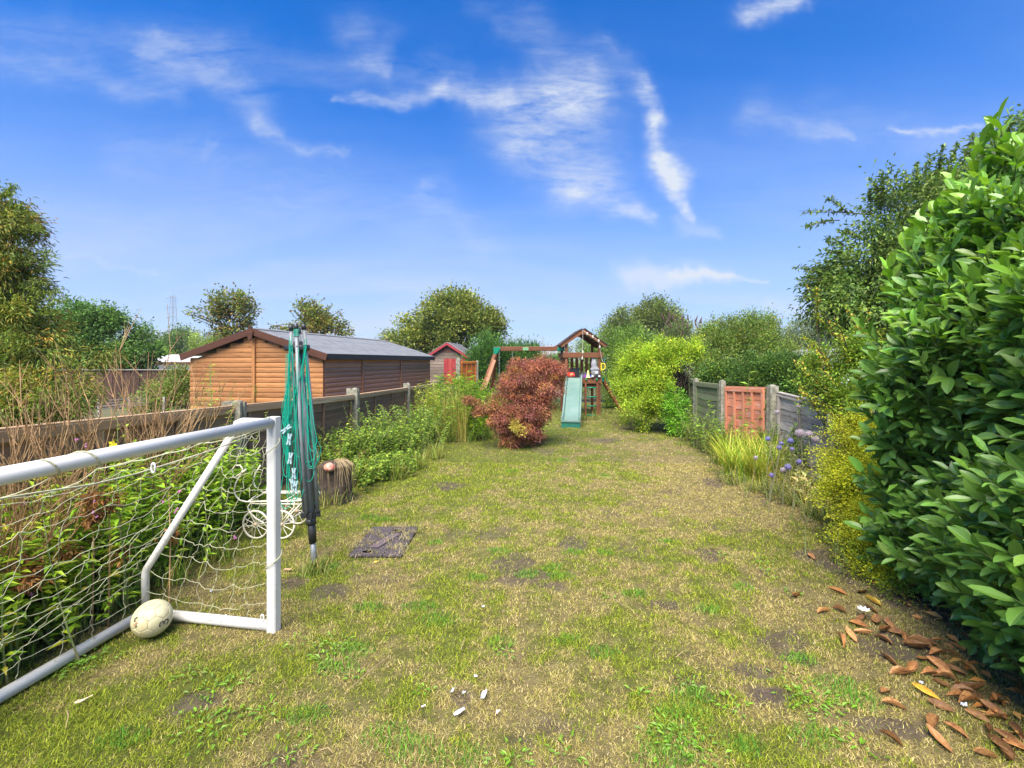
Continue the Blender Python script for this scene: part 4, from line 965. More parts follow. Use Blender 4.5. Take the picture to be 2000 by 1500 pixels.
# two plates either side of the smooth diagonal band
m = MB(); m.prism([(mx0, my0, mz - .005), (mx1 - .16, my0, mz - .005), (mx0 + .30, my1, mz - .005), (mx0, my1, mz - .005)][::1], (0, 0, .008)); pl1 = m.build('plate', IRON_P, mh)
m = MB(); m.prism([(mx1 - .15, my0, mz - .005), (mx1, my0, mz - .005), (mx1, my1, mz - .005), (mx0 + .31, my1, mz - .005)], (0, 0, .008)); pl2 = m.build('plate', IRON_P, mh)
band = [(cxm - .115, my0 + .15), (cxm - .02, my0 + .15), (cxm + .105, my1 - .17), (cxm + .01, my1 - .17)]
m = MB(); m.prism([(a, b, mz + .0045) for a, b in band], (0, 0, .003)); m.build('plain_band', mat_plain('smooth_iron', (.17, .125, .12), (.12, .085, .08), .6, 30), mh)
m = MB()
for q in range(4):
    a = band[q]; b = band[(q + 1) % 4]; m.beam((a[0], a[1], mz + .005), (b[0], b[1], mz + .005), .007, .006)
m.build('band_gap', IRON_D, mh)
m = MB()
for i in range(13):
    for j in range(20):
        a = mx0 + .02 + i * .0325 + (j % 2) * .008; b = my0 + .02 + j * .0315
        if a > mx1 - .02: continue
        # skip over band and key holes
        k = (b - my0 - .13) / (my1 - my0 - .30)
        if -.1 < k < 1.1 and cxm - .125 + k * .12 < a < cxm - .01 + k * .125: continue
        if (abs(a - (cxm - .08)) < .06 and abs(b - (my0 + .075)) < .045) or (abs(a - (cxm + .04)) < .06 and abs(b - (my1 - .10)) < .045): continue
        m.beam((a - .010, b - .006, mz + .004), (a + .008, b + .006, mz + .004), .012, .006); m.beam((a + .006, b + .002, mz + .0035), (a + .010, b - .010, mz + .0035), .007, .006)
tag(m.build('tread_pattern', IRON, mh), kind='stuff')
for (a, b) in ((cxm - .08, my0 + .075), (cxm + .04, my1 - .10)):
    m = MB(); m.lathe((a, b, mz + .001), [(.055, 0), (.055, .004), (.043, .004), (.043, .002)], 18); m.build('key_recess', IRON_D, mh)
    m = MB(); m.tube([(a + math.cos(k / 20 * 6.283) * .052, b + math.sin(k / 20 * 6.283) * .036, mz + .004) for k in range(21)], .006, 6); m.build('recess_rim', IRON, mh, True)

# ================================================================== playset
Z0, Z1 = 13.0, 14.15; XL, XR = 1.50, 2.49; DK = 1.06
play = thing('play_tower', (2.0, 13.5, 0), 'brown timber play tower with pitched roof and green slide at the end of the lawn', 'play tower')
def bm_(name, p, q, w, h, mat, par, up=(0, 0, 1), sm=False): m = MB(); m.beam(p, q, w, h, up); return m.build(name, mat, par, sm)
for (x, z, h) in ((XL + .03, Z0, 2.13), (XR - .03, Z0, 2.13), (XL + .03, Z1, 2.13), (XR - .03, Z1, 2.13)):
    bm_('tower_post', (x, z, 0), (x, z, h), .075, .075, W_PLAY, play, up=(0, 1, 0))
for z, o_ in ((Z0 - .05, 0), (Z1 + .05, 0)):
    board('rail_board', (XL - .07, z, 1.715), (XR + .07, z, 1.715), .145, .03, W_PLAY, play)
for x in (XL - .022, XR + .022):
    board('rail_board', (x, Z0, 1.715), (x, Z1, 1.715), .14, .03, W_PLAY, play, (1, 0, 0))
for k, xx in enumerate((1500, 1617, 1735, 1850, 1962, 2080, 2195)):
    x = XL + .05 + k * .148; board('slat', (x, Z1 + .015, 1.10), (x, Z1 + .015, 1.64), .085, .02, W_PLAY, play)
for k in range(5):
    z = Z0 + .12 + k * .22; board('slat', (XL + .01, z, 1.10), (XL + .01, z, 1.64), .1, .02, W_PLAY, play, (1, 0, 0))
for k in range(8): board('deck_plank', (XL, Z0 + .02 + k * .155, DK), (XR, Z0 + .02 + k * .155, DK), .145, .03, W_PLAY, play, (0, 0, -1) if False else (0, -1, 0), None) if False else bm_('deck_plank', (XL, Z0 + .0 + k * .155, DK), (XR, Z0 + .0 + k * .155, DK), .145, .03, W_PLAY, play)
board('deck_edge', (XL, Z0 - .055, DK - .07), (XR + .03, Z0 - .055, DK - .07), .14, .03, W_PLAY, play)
board('deck_edge', (XL + .5, Z0 + .03, DK - .20), (XR - .05, Z0 + .03, DK - .20), .10, .03, W_PLAY, play)
for x in (XL + .56, XR - .10): bm_('ladder_stile', (x, Z0 - .09, 0), (x, Z0 - .09, DK - .05), .055, .05, W_PLAY, play, up=(0, 1, 0))
for y in (757, 775, 793, 811):
    h = at(1150, y, 12.9).z; m = MB(); m.tube([(XL + .58, Z0 - .11, h), (XR - .12, Z0 - .11, h)], .017, 8); m.build('ladder_rung', GREENP, play, True)
for x in (XL + .58, XR - .12): m = MB(); m.ball((x, Z0 - .12, DK - .03), .035, 8); m.build('bolt_cover', GREENP, play, True)
# roof
rc = 2.0; apx = 2.46; evx = .64; evh = 2.0
for z in (Z0 - .10, Z1 + .06):
    for sg in (-1, 1):
        board('rafter', (rc + sg * evx, z, evh - .03), (rc + sg * .003, z, apx - .06), .105, .035, W_PLAY, play)
    m = MB(); arch = [(rc + .30 * math.cos(k / 10 * math.pi), z - .0, apx - .325 + .16 * math.sin(k / 10 * math.pi)) for k in range(11)]
    m.prism([(rc - .33, z - .015, apx - .30), (rc, z - .015, apx - .07), (rc + .33, z - .015, apx - .30)] + [(a[0], z - .015, a[2]) for a in arch][0:], (0, .03, 0)); m.build('gable_arch', W_PLAY, play)
ROOFP = mat_wood('dark_roof_board', (.085, .05, .035), (.05, .03, .022), .7, (.9, 10, 10), None, .25)
for sg in (-1, 1):
    for k in range(6):
        f0, f1 = k / 6, (k + 1) / 6
        a = Vector((rc + sg * (.03 + .66 * (f0 + .5 / 6)), (Z0 + Z1) / 2, apx + .005 - (apx - evh + .01) * (f0 + .5 / 6) * 1.03))
        m = MB(); dnv = Vector((sg * .66, 0, -(apx - evh))).normalized(); nv = Vector((sg * (apx - evh), 0, .66)).normalized()
        m.beam(a - Vector((0, .72, 0)), a + Vector((0, .72, 0)), .128, .016, up=nv); m.build('roof_board', ROOFP, play)
# slide
slo = MB(); tp, bt = Vector((1.74, 12.9, 0)), Vector((1.35, 10.6, 0)); sd_ = (bt - tp); sn = Vector((sd_.y, -sd_.x, 0)).normalized(); sn = sn if sn.x > 0 else -sn
prof = [(0, DK + .02), (.06, DK - .0), (.16, .93), (.30, .79), (.5, .555), (.68, .345), (.80, .23), (.88, .185), (1.0, .17)]
HW = .225; rows = []
for (f, h) in prof:
    c = tp + sd_ * f + UP * h
    rows.append([c - sn * HW + UP * -.0 - UP * .03, c - sn * HW + UP * .085, c - sn * (HW - .035) + UP * .085, c - sn * (HW - .06) + UP * .005, c, c + sn * (HW - .06) + UP * .005, c + sn * (HW - .035) + UP * .085, c + sn * HW + UP * .085, c + sn * HW - UP * .03])
vs = [p for r_ in rows for p in r_]; nr_ = 9
fs = [(i * nr_ + k, i * nr_ + k + 1, (i + 1) * nr_ + k + 1, (i + 1) * nr_ + k) for i in range(len(rows) - 1) for k in range(nr_ - 1)]
fs += [(i * nr_ + 8, i * nr_, (i + 1) * nr_, (i + 1) * nr_ + 8) for i in range(len(rows) - 1)]
fs += [tuple(range(8, -1, -1)), tuple((len(rows) - 1) * nr_ + k for k in range(nr_))]
m = MB(); m.add(vs, fs); slide = m.build('slide', SLIDE, play, False)
e = bt - sd_.normalized() * .0
m = MB(); a = e - sn * (HW - .005) - sd_.normalized() * .02; m.add([a + UP * .0, a + sn * (2 * HW - .01), a + sn * (2 * HW - .01) + UP * .15, a + UP * .15] + [x - sd_.normalized() * .25 for x in (a, a + sn * (2 * HW - .01), a + sn * (2 * HW - .01) + UP * .15, a + UP * .15)], [(0, 1, 2, 3), (7, 6, 5, 4), (0, 4, 5, 1), (1, 5, 6, 2), (2, 6, 7, 3), (3, 7, 4, 0)])
m.build('slide_foot', mat_plain('darker_green_foot', (.02, .17, .12), (.015, .12, .09), .5, 5), play)
# swing beam
bL, bR = at(965, 681.5, 13.15), at(1102, 681, 13.1)
bm_('swing_beam', bL, bR, .09, .125, W_PLAY, play)
for (f, w) in ((.02, .13), (.93, .14)):
    c = bL.lerp(bR, f) + Vector((.05, -.052, -.01)); m = MB()
    if f < .5: m.prism([c + Vector((-.10, 0, .06)), c + Vector((-.10, 0, -.14)), c + Vector((-.02, 0, -.14)), c + Vector((.10, 0, .02)), c + Vector((.09, 0, .06))], (0, -.016, 0))
    else: m.box(c + Vector((-.11, -.014, -.045)), c + Vector((.06, 0, .05)))
    m.build('beam_bracket', GREENP, play)
c = bL.lerp(bR, .45) + Vector((0, -.05, 0)); m = MB(); m.box(c + Vector((-.08, -.012, -.045)), c + Vector((.08, 0, .045))); nm = m.build('name_plate', mat_plain('plate_green', (.14, .34, .16), (.30, .48, .25), .4, 18), play)
ap = at(968, 690, 13.15)
ft = gd(921, 818); bm_('swing_leg', ap, (ft.x, 12.35, 0), .10, .075, W_PLAY, play); board('swing_leg_plate', at(966, 703, 13.02), at(947, 758, 12.6), .085, .02, mat_wood('pale_plate', (.40, .20, .11), (.30, .14, .07), .6, (.9, 10, 10), None, .1), play, (0, -1, 0))
bm_('swing_leg', ap + Vector((.02, .04, 0)), (at(955, 800, 14.2).x, 14.2, 0), .10, .075, W_PLAY, play)
for xx in (975, 1001):
    a = at(xx, 686, 13.1); bq = Vector((a.x, 13.1, .50)); m = MB(); nL = 30
    for k in range(nL):
        p = a.lerp(bq, k / nL); q = a.lerp(bq, (k + 1.25) / nL); ofs = Vector((.006, 0, 0)) if k % 2 else Vector((0, .006, 0))
        m.tube([p + ofs, q + ofs], .0045, 4); m.tube([p - ofs, q - ofs], .0045, 4)
    m.build('swing_chain', CHAIN, play)
m = MB(); a, b = at(974, 768, 13.1), at(1001, 768, 13.1); pts = [a, a.lerp(b, .25) - UP * .16, a.lerp(b, .5) - UP * .2, a.lerp(b, .75) - UP * .16, b]
for p, q in zip(pts[:-1], pts[1:]): m.beam(p, q, .13, .012)
m.build('swing_seat', GREENP, play)
# right hand brace with rope
rt0 = Vector((XR + .12, Z0 + .25, DK - .06)); rf = gd(1216, 808); rf.z = .02
bm_('climbing_ramp_beam', rt0, rf, .09, .09, W_PLAY, play)
m = MB(); m.box((XR + .0, Z0 + .18, DK - .10), (XR + .14, Z0 + .32, DK + .02)); m.build('beam_bracket', GREENP, play)
m = MB(); m.tube([Vector((XR + .1, Z0, 1.66)), Vector((XR + .16, Z0 + .05, 1.3)), rt0 + UP * .08 + Vector((.1, 0, 0)), rt0.lerp(rf, .45) + UP * .16, rt0.lerp(rf, .62) + UP * .06], .012, 6); m.build('climbing_rope', mat_plain('blue_green_rope', (.10, .28, .24), (.16, .3, .26), .8, 9), play)
m = MB(); hp = at(1174, 716, 12.9); pts = [hp + Vector((.01, 0, .085)), hp + Vector((.09, -.02, .075)), hp + Vector((.11, -.02, .03)), hp + Vector((.11, -.02, -.04)), hp + Vector((.08, -.02, -.085)), hp + Vector((.01, 0, -.085))]; m.tube(pts, .016, 8); m.build('hand_grip', YEL, play, True)
m = MB(); m.beam(hp + Vector((.005, -.0, .11)), hp + Vector((.005, -.0, -.11)), .035, .03, up=(0, 1, 0)); m.build('grip_plate', YEL, play)
# garland of pale bells along the roof
gl = thing('bell_garland', at(1158, 660, 12.8), 'pale string with bell shaped beads hanging along the tower roof', 'garland')
m = MB(); gp_ = [at(1138.5, 645, 12.83), at(1147, 652, 12.82), at(1158, 657.5, 12.82), at(1169, 666, 12.82), at(1171.5, 678, 12.85), at(1175, 700, 12.86), at(1178, 708, 12.86)]; m.tube(gp_, .006, 5)
m.tube([at(1138.5, 645, 12.83), at(1138, 670, 12.83), at(1137.5, 702, 12.83)], .005, 5); m.build('string', ROPE, gl)
for (x, y, s_) in ((1147, 652, 1), (1158, 658, 1), (1169.5, 666, 1), (1171.5, 678, 1), (1138.3, 688, 1), (1137.3, 700, .7)):
    c = at(x, y, 12.81); m = MB(); m.lathe(c, [(.012, .045), (.020, .02), (.032, -.03), (.02, -.036)], 8); m.build('bell', ROPE, gl, True)

# toys on the deck
def blobs_mesh(name, balls, mat, parent, n=10):
    m = MB()
    for (c, r, sq) in balls: m.ball(c, r, n, sq)
    return m.build(name, mat, parent, True)
rbx = at(1162, 739, 12.99); rbx.z = DK + .02; rabbit = thing('plush_rabbit', rbx, 'grey plush rabbit sitting with its back to the camera on the tower deck', 'soft toy')
mesh = bpy.data.meshes.new('body'); bmb = bmesh.new()
def skin_body(pts, edges, radii, name, mat, parent, lv=2):
    me = bpy.data.meshes.new(name); me.from_pydata([tuple(p) for p in pts], edges, []); o = bpy.data.objects.new(name, me); COL.objects.link(o)
    sk = o.modifiers.new('skin', 'SKIN'); sk.use_smooth_shade = True
    for i, r_ in enumerate(radii): me.skin_vertices[0].data[i].radius = (r_, r_)
    me.skin_vertices[0].data[0].use_root = True
    ss = o.modifiers.new('sub', 'SUBSURF'); ss.levels = ss.render_levels = lv
    dg = bpy.context.evaluated_depsgraph_get(); ev = o.evaluated_get(dg); m2 = bpy.data.meshes.new_from_object(ev); COL.objects.unlink(o); bpy.data.objects.remove(o)
    m2.name = name; m2.materials.clear(); m2.materials.append(mat); m2.shade_smooth(); o2 = bpy.data.objects.new(name, m2); return link(o2, parent)
c = rbx
pts = [c + Vector((0, 0, .13)), c + Vector((0, 0, .24)), c + Vector((-.02, 0, .31)), c + Vector((-.035, -.0, .38)), c + Vector((-.035, 0, .44)),
       c + Vector((-.06, -.05, .04)), c + Vector((.09, -.05, .035)), c + Vector((-.12, .02, .22)), c + Vector((.12, .02, .22)),
       c + Vector((-.06, 0, .50)), c + Vector((-.085, 0, .56)), c + Vector((-.13, -.01, .62)), c + Vector((-.005, 0, .50)), c + Vector((.02, 0, .57)), c + Vector((.07, -.01, .62))]
ed = [(0, 1), (1, 2), (2, 3), (3, 4), (0, 5), (0, 6), (1, 7), (1, 8), (4, 9), (9, 10), (10, 11), (4, 12), (12, 13), (13, 14)]
skin_body(pts, ed, [.145, .115, .08, .098, .085, .05, .05, .035, .035, .026, .024, .012, .026, .024, .012], 'body', PLUSH, rabbit)
m = MB(); m.ball(c + Vector((.02, -.145, .13)), .045, 10); m.build('tail', PLUSH_L, rabbit, True)
for sx in (-.085, .10): m = MB(); m.ball(c + Vector((sx, -.10, .035)), .042, 8, (1, 1.3, .8)); m.build('foot', PLUSH_L, rabbit, True)
cn = at(1148.5, 738, 12.97); cn.z = DK + .017; cone = thing('toy_cone', cn, 'pale yellow toy cone standing beside the rabbit on the deck', 'toy')
m = MB(); m.lathe(cn, [(.062, 0), (.062, .012), (.048, .014), (.012, .21), (.006, .215)], 12); m.build('cone', YELP, cone, True)
m = MB(); m.box(cn + Vector((-.07, -.07, 0)), cn + Vector((.07, .07, .01))); m.build('base', YELP, cone)
rtoy = at(1113, 738, 12.98); rtoy.z = DK + .02; car = thing('toy_truck', rtoy, 'red toy truck parked at the top of the slide', 'toy')
m = MB(); b = rtoy; m.prism([b + Vector((-.13, -.05, .03)), b + Vector((.13, -.05, .03)), b + Vector((.13, -.05, .12)), b + Vector((.10, -.05, .15)), b + Vector((-.05, -.05, .15)), b + Vector((-.09, -.05, .10)), b + Vector((-.13, -.05, .09))], (0, .12, 0)); m.build('body', REDP, car)
m = MB(); m.box(b + Vector((.0, -.055, .08)), b + Vector((.09, -.051, .13))); m.build('window', mat_plain('toy_window', (.75, .35, .2), (.6, .25, .15), .4, 5), car)
for sx in (-.07, .08): m = MB(); m.lathe(b + Vector((sx, -.07, .03)), [(.03, 0), (.03, .02)], 12, axis=(0, 1, 0)); m.build('wheel', BLACKP, car)
m = MB(); m.tube([b + Vector((-.12, -.0, .10)), b + Vector((-.17, -.02, .17)), b + Vector((-.14, -.02, .19))], .012, 6); m.build('arm', mat_plain('orange_plastic', (.75, .30, .03), (.6, .22, .02), .4, 5), car)
bx = at(1120, 738, 13.3); bx.z = DK + .02; crate = thing('toy_crate', bx, 'dark box standing behind the red toy truck', 'box')
m = MB(); m.box(bx + Vector((-.16, -.1, 0)), bx + Vector((.16, .12, .245))); m.build('body', BLACKP, crate); m = MB(); m.box(bx + Vector((-.175, -.115, .247)), bx + Vector((.175, .135, .27))); m.build('lid', BLACKP, crate)
cl_ = at(1141, 738, 13.15); cl_.z = DK + .02; cloth = thing('crumpled_cloth', cl_, 'crumpled dark and purple cloth heaped between truck and cone', 'cloth')
def heap(name, c, rx, ry, h, mat, parent, seed):
    rng = np.random.default_rng(seed); n = 14; vs = []; fs = []
    for i in range(n + 1):
        for j in range(n + 1):
            a, b = i / n * 2 - 1, j / n * 2 - 1; q = max(0, 1 - (a * a + b * b)); z = h * q ** .7 * (.7 + .5 * math.sin(a * 7 + seed) * math.cos(b * 6 + seed * 2)) if q > 0 else 0
            vs.append((c[0] + a * rx, c[1] + b * ry, c[2] + max(z, 0) + .003))
    for i in range(n):
        for j in range(n): k = i * (n + 1) + j; fs.append((k, k + n + 1, k + n + 2, k + 1))
    return mesh_obj(name, vs, fs, mat, parent, True)
heap('dark_fold', cl_, .15, .15, .17, DGREY, cloth, 1); heap('purple_fold', cl_ + Vector((.03, -.12, 0)), .10, .08, .09, PURP, cloth, 3)
bb_ = at(1155, 738, 13.12); bb_.z = DK + .02; tag(heap('toy_blanket', bb_, .07, .08, .10, BLUEP, None, 5), 'small blue heap behind the yellow cone', 'cloth')

# ================================================================== plants: foreground laurel hedge
LAUR = [(.035, .115, .035), (.05, .15, .035), (.028, .095, .038), (.07, .20, .035)]
hedge = thing('laurel_hedge', (3.0, 2.6, 0), 'tall glossy dark green laurel hedge filling the right edge', 'hedge')
def mat_laurel(name, a, b, midrib=(.20, .34, .10), attr=False):
    m, nt, p, o = newmat(name)
    oi = nt.nodes.new('ShaderNodeObjectInfo'); ge = nt.nodes.new('ShaderNodeNewGeometry')
    at_ = nt.nodes.new('ShaderNodeAttribute'); at_.attribute_name = 'Rib'
    if attr:
        ca = nt.nodes.new('ShaderNodeAttribute'); ca.attribute_name = 'Col'; c = ca.outputs['Color']
    else: c = mixc(nt, oi.outputs['Random'], a, b)
    g = tnoise(nt, (1, 1, 1), 60, 3, .6); c = mixc(nt, 1.0, c, ramp(nt, g, [(.3, .78), (.7, 1.2)]), 'MULTIPLY')
    c = mixc(nt, at_.outputs['Fac'], c, midrib)
    nt.links.new(c, p.inputs['Base Color']); p.inputs['Roughness'].default_value = .33; p.inputs['Specular IOR Level'].default_value = .5
    tr = nt.nodes.new('ShaderNodeBsdfTranslucent'); nt.links.new(mixc(nt, 1.0, c, (1.4, 1.5, .5), 'MULTIPLY'), tr.inputs[0]); mx_ = nt.nodes.new('ShaderNodeMixShader'); mx_.inputs[0].default_value = .22
    nt.links.new(p.outputs[0], mx_.inputs[1]); nt.links.new(tr.outputs[0], mx_.inputs[2]); nt.links.new(mx_.outputs[0], o.inputs[0]); return m
def laurel_leaf(seed, L=1.0):
    """unit leaf along +x, 6 stations x 5 across with raised margins, folded along the rib, arched"""
    r = random.Random(seed); st = [(0, .02), (.10, .10), (.28, .24), (.50, .31), (.72, .28), (.90, .14), (1.0, .0)]; V = []; rib = []
    arch = r.uniform(-.05, .28); tw = r.uniform(-.35, .35); fold = r.uniform(.15, .42); wv = r.uniform(.0, .03); sb = r.uniform(-.06, .06)
    for (x, w) in st:
        for yy in (-1, -.12, 0, .12, 1):
            y = yy * w * .62; z = abs(yy) * w * fold - arch * x * x + tw * y * x + wv * math.sin(x * 18 + yy) * (abs(yy) > .5); V.append((x, y + sb * x * x * 2, z)); rib.append(.85 if abs(yy) < .05 else 0)
    Fc = [(i * 5 + k, i * 5 + k + 1, i * 5 + k + 6, i * 5 + k + 5) for i in range(len(st) - 1) for k in range(4)]
    return np.array(V), np.array(Fc), np.array(rib)
LM = [mat_laurel('laurel_leaf_dark', (.11, .24, .042), (.18, .33, .05)), mat_laurel('laurel_leaf_young', (.16, .32, .032), (.22, .40, .04))]
leafv = [laurel_leaf(s_) for s_ in range(9)]
leaf_me = []
for mi in range(2):
    row = []
    for (V, Fc, rib) in leafv:
        me = bpy.data.meshes.new('leaf'); me.from_pydata(V.tolist(), [], Fc.tolist()); me.shade_smooth(); a = me.attributes.new('Rib', 'FLOAT', 'POINT'); a.data.foreach_set('value', rib.astype(np.float32)); me.materials.append(LM[mi]); row.append(me)
    leaf_me.append(row)
lrn = np.random.default_rng(77)
def hedge_surf(z, h):
    x = 2.25 + .31 * (z - 2) + .07 * math.sin(z * 5 + h * 2) + .06 * math.sin(h * 6.5 + z * 3)
    if h > 1.75: x += (h - 1.75) * .50
    if z > 3.15: x += (z - 3.15) * 1.4
    if h < .35: x += (.35 - h) * .25
    return x
leaves = []   # (pos, dir, nrm, len, young)
stems = MB()
def shoot(P, D, L, nl, ll, young):
    D = D / np.linalg.norm(D); pts = [P + D * L * f + np.array([0, 0, .25 * L * f * f]) for f in (0, .33, .66, 1)]
    stems.tube([Vector(p.tolist()) for p in pts], [.006, .005, .004, .0025], 5, cap=False)
    e1 = np.cross(D, [0, 0, 1.0]); e1 /= np.linalg.norm(e1) + 1e-9; e2 = np.cross(e1, D)
    for k in range(nl):
        f = .12 + .88 * (k + lrn.random() * .5) / nl; p = P + D * L * f + np.array([0, 0, .25 * L * f * f]); an = k * 2.4 + lrn.random() * .7
        sp = .95 - .5 * f; od = D * (1 - sp * .55) + (e1 * math.cos(an) + e2 * math.sin(an)) * sp * .9 + np.array([0, 0, .12]); od /= np.linalg.norm(od)
        nn = D * .8 + np.array([-.15, -.25, .75]) - od * .3 + lrn.normal(size=3) * .22
        leaves.append((p, od, nn, ll * (.62 + .5 * math.sin(math.pi * min(1, .3 + .6 * (1 - f)))) * lrn.uniform(.75, 1.15), young and f > .45))
for layer, ns, off in ((0, 1150, 0), (1, 900, .13), (2, 500, .34), (3, 300, .6)):
    for i in range(ns):
        z = lrn.uniform(1.35, 3.75); h = lrn.uniform(.03, 3.12) ** 1.0
        if h > .96 + .60 * min(z, 3.0) - max(z - 3.0, 0) * .8 + .10 * math.sin(z * 9): h = lrn.uniform(.05, 2.2)
        x = hedge_surf(z, h) + off + lrn.normal() * .04
        yr = (h > 1.6 and lrn.random() < .55) or lrn.random() < .14
        D = np.array([-.75 + .1 * lrn.normal(), -.22 + .35 * lrn.normal(), .42 + .3 * lrn.normal() + (.45 if h > 2 else 0)])
        shoot(np.array([x + .06, z, h]), D, lrn.uniform(.12, .22), int(lrn.integers(6, 10)), lrn.choice([lrn.uniform(.06, .09), lrn.uniform(.085, .12)]), yr)
# a few long shoots breaking the outline at the top and towards the lawn
for (a, b, z) in [(1925, 300, 2.9), (1905, 330, 2.95), (1965, 330, 2.8), (1940, 285, 2.85), (1870, 420, 2.95), (1835, 430, 3.0), (1815, 455, 3.05), (1760, 520, 3.1), (1725, 560, 3.15), (1735, 600, 3.1), (1770, 490, 3.1), (1700, 640, 3.2), (1890, 360, 2.95),
                  (1990, 330, 2.7), (1850, 390, 3.0), (1790, 470, 3.05), (1720, 700, 3.1), (1700, 760, 3.15), (1715, 850, 3.1), (1700, 920, 3.1), (1710, 1000, 3.05)]:
    p = at(a + 35, b + 45, z); shoot(np.array(tuple(p)), np.array([-.42, -.12, .85]) if b < 620 else np.array([-.8, -.2, .4]), .26, 10, .125, b < 620)
P_ = np.array([l[0] for l in leaves]); dist = P_[:, 1] + .6 * np.abs(P_[:, 0] / np.maximum(P_[:, 1], .1) - .95) * 4
vis = (P_[:, 0] / P_[:, 1] < 1.12) & (P_[:, 2] < 3.2)
surf = np.array([l[0][0] - hedge_surf(l[0][1], l[0][2]) for l in leaves])
score = np.array([l[3] for l in leaves]) / P_[:, 1] - np.maximum(surf, 0) * .25; score[~vis] = -1
order = np.argsort(-score); big = set(order[:300].tolist())
Vs = []; Fs = []; Cs = []; Rb = []; nb_ = 0
for i, (p, d, nn, L, yg) in enumerate(leaves):
    d = d / np.linalg.norm(d); s_ = np.cross(nn, d); s_ /= np.linalg.norm(s_) + 1e-9; n2 = np.cross(d, s_); vi = int(lrn.integers(0, 9))
    if i in big:
        o = bpy.data.objects.new('leaf', leaf_me[1 if yg else 0][vi])
        M = Matrix(((d[0] * L, s_[0] * L, n2[0] * L, p[0]), (d[1] * L, s_[1] * L, n2[1] * L, p[1]), (d[2] * L, s_[2] * L, n2[2] * L, p[2]), (0, 0, 0, 1))); link(o, hedge, M)
    else:
        V, Fc, rib = leafv[vi]; Wp = p + (V[:, :1] * d + V[:, 1:2] * s_ + V[:, 2:] * n2) * L
        c = (np.array([.22, .40, .045]) if yg else np.array([.145, .29, .047])) * lrn.uniform(.7, 1.3) * (1 + lrn.normal(size=3) * .06)
        Vs.append(Wp); Fs.append(Fc + nb_); Cs.append(np.tile(c, (len(V), 1))); Rb.append(rib); nb_ += len(V)
mass = np_mesh('leaf_mass', np.concatenate(Vs), np.concatenate(Fs), mat_laurel('laurel_leaf_mass', (.03, .1, .03), (.03, .1, .03), attr=True), hedge, np.clip(np.concatenate(Cs), .003, 1), True)
a = mass.data.attributes.new('Rib', 'FLOAT', 'POINT'); a.data.foreach_set('value', np.concatenate(Rb).astype(np.float32)); mass['kind'] = 'stuff'
stems.build('shoot_stems', mat_plain('green_stem', (.12, .20, .05), (.10, .12, .04), .6, 9), hedge, True)
m = MB()
for k in range(26):
    z = 1.3 + k * .1; b0 = Vector((hedge_surf(z, .5) + .45, z + lr.uniform(-.1, .1), 0)); t_ = Vector((hedge_surf(z, 2.2) + .35 + lr.uniform(-.2, .2), z + lr.uniform(-.3, .3), lr.uniform(1.6, 2.8)))
    m.tube([b0, b0.lerp(t_, .4) + Vector((lr.uniform(-.1, .1), lr.uniform(-.1, .1), 0)), t_], [.028, .02, .008], 6, cap=False)
    for q in range(5):
        f = lr.uniform(.1, .9); s0 = b0.lerp(t_, f); m.tube([s0, s0 + Vector((-.35 + lr.uniform(-.1, .1), lr.uniform(-.2, .2), .18))], [.010, .004], 5, cap=False)
m.build('branches', BARK, hedge, True)
# deep interior leafage so the hedge has no see-through holes
foliage('inner_leaves', [((3.15, 2.1, 1.1), (.55, 1.2, 1.25)), ((3.35, 2.3, 1.75), (.45, .85, .7)), ((2.9, 2.2, .45), (.35, 1.0, .5))], 5200, 8, .09, .10, .045, [(.11, .24, .05), (.14, .28, .05)], None, hedge, 5, shell=.9)[0]['kind'] = 'stuff'

# ================================================================== other plants
YG = [(.22, .35, .03), (.29, .39, .035), (.14, .26, .03), (.36, .42, .05)]
# Japanese maple
mb0 = gd(1012, 868); mp = thing('japanese_maple', mb0, 'rounded red purple japanese maple with fine leaves in the middle of the lawn', 'maple')
MC = [(.35, .125, .13), (.28, .105, .14), (.44, .19, .11), (.22, .085, .12), (.33, .22, .07), (.23, .14, .10)]
mbl = [B(990, 745, 14, 16, 8.5), B(1086, 745, 10, 16, 8.6), B(1040, 755, 46, 40, 8.6), B(1074, 735, 26, 30, 8.6), B(1015, 745, 34, 34, 8.4), B(1050, 720, 38, 20, 8.6), B(1010, 790, 38, 38, 8.3), B(1046, 800, 36, 34, 8.5), B(1000, 815, 28, 24, 8.1), B(1035, 835, 34, 26, 8.3), B(985, 820, 16, 14, 8.2), B(1010, 855, 30, 14, 8.3), B(1030, 850, 30, 12, 8.4), B(995, 845, 24, 14, 8.2)]
foliage('crown', mbl, 2000, 26, .045, .048, .011, MC, [4, 4, 2.5, 3, 1.5, 1.5], mp, 31, cluster=.24, up=-.15, shell=.42, lump=.3, droop=.35, outb=.7, flat=.7)
foliage('side_branch_leaves', [B(945, 792, 26, 12, 8.2), B(968, 812, 24, 10, 8.2), B(925, 785, 14, 6, 8.2), B(975, 800, 14, 12, 8.2), B(932, 790, 16, 8, 8.2), B(956, 806, 22, 9, 8.2)], 190, 14, .035, .055, .012, [(.32, .15, .11), (.26, .12, .11), (.36, .20, .12)], None, mp, 32, up=-.15, droop=.35, flat=.6, cluster=.3)
limbs('trunk', mb0, [at(x, y, 8.5) for x, y in ((1040, 720), (1080, 730), (1010, 740), (990, 780), (1060, 790), (1000, 830), (1040, 830), (940, 795), (1020, 700), (1090, 750))], .05, mp, BARK, fork=.25, seed=3)
# young golden shoots at the maple's foot
foliage('basal_shoots', [B(1003, 832, 16, 9, 7.95), B(1018, 842, 12, 8, 7.9)], 40, 16, .04, .035, .014, [(.42, .36, .10), (.34, .30, .10)], None, mp, 33)

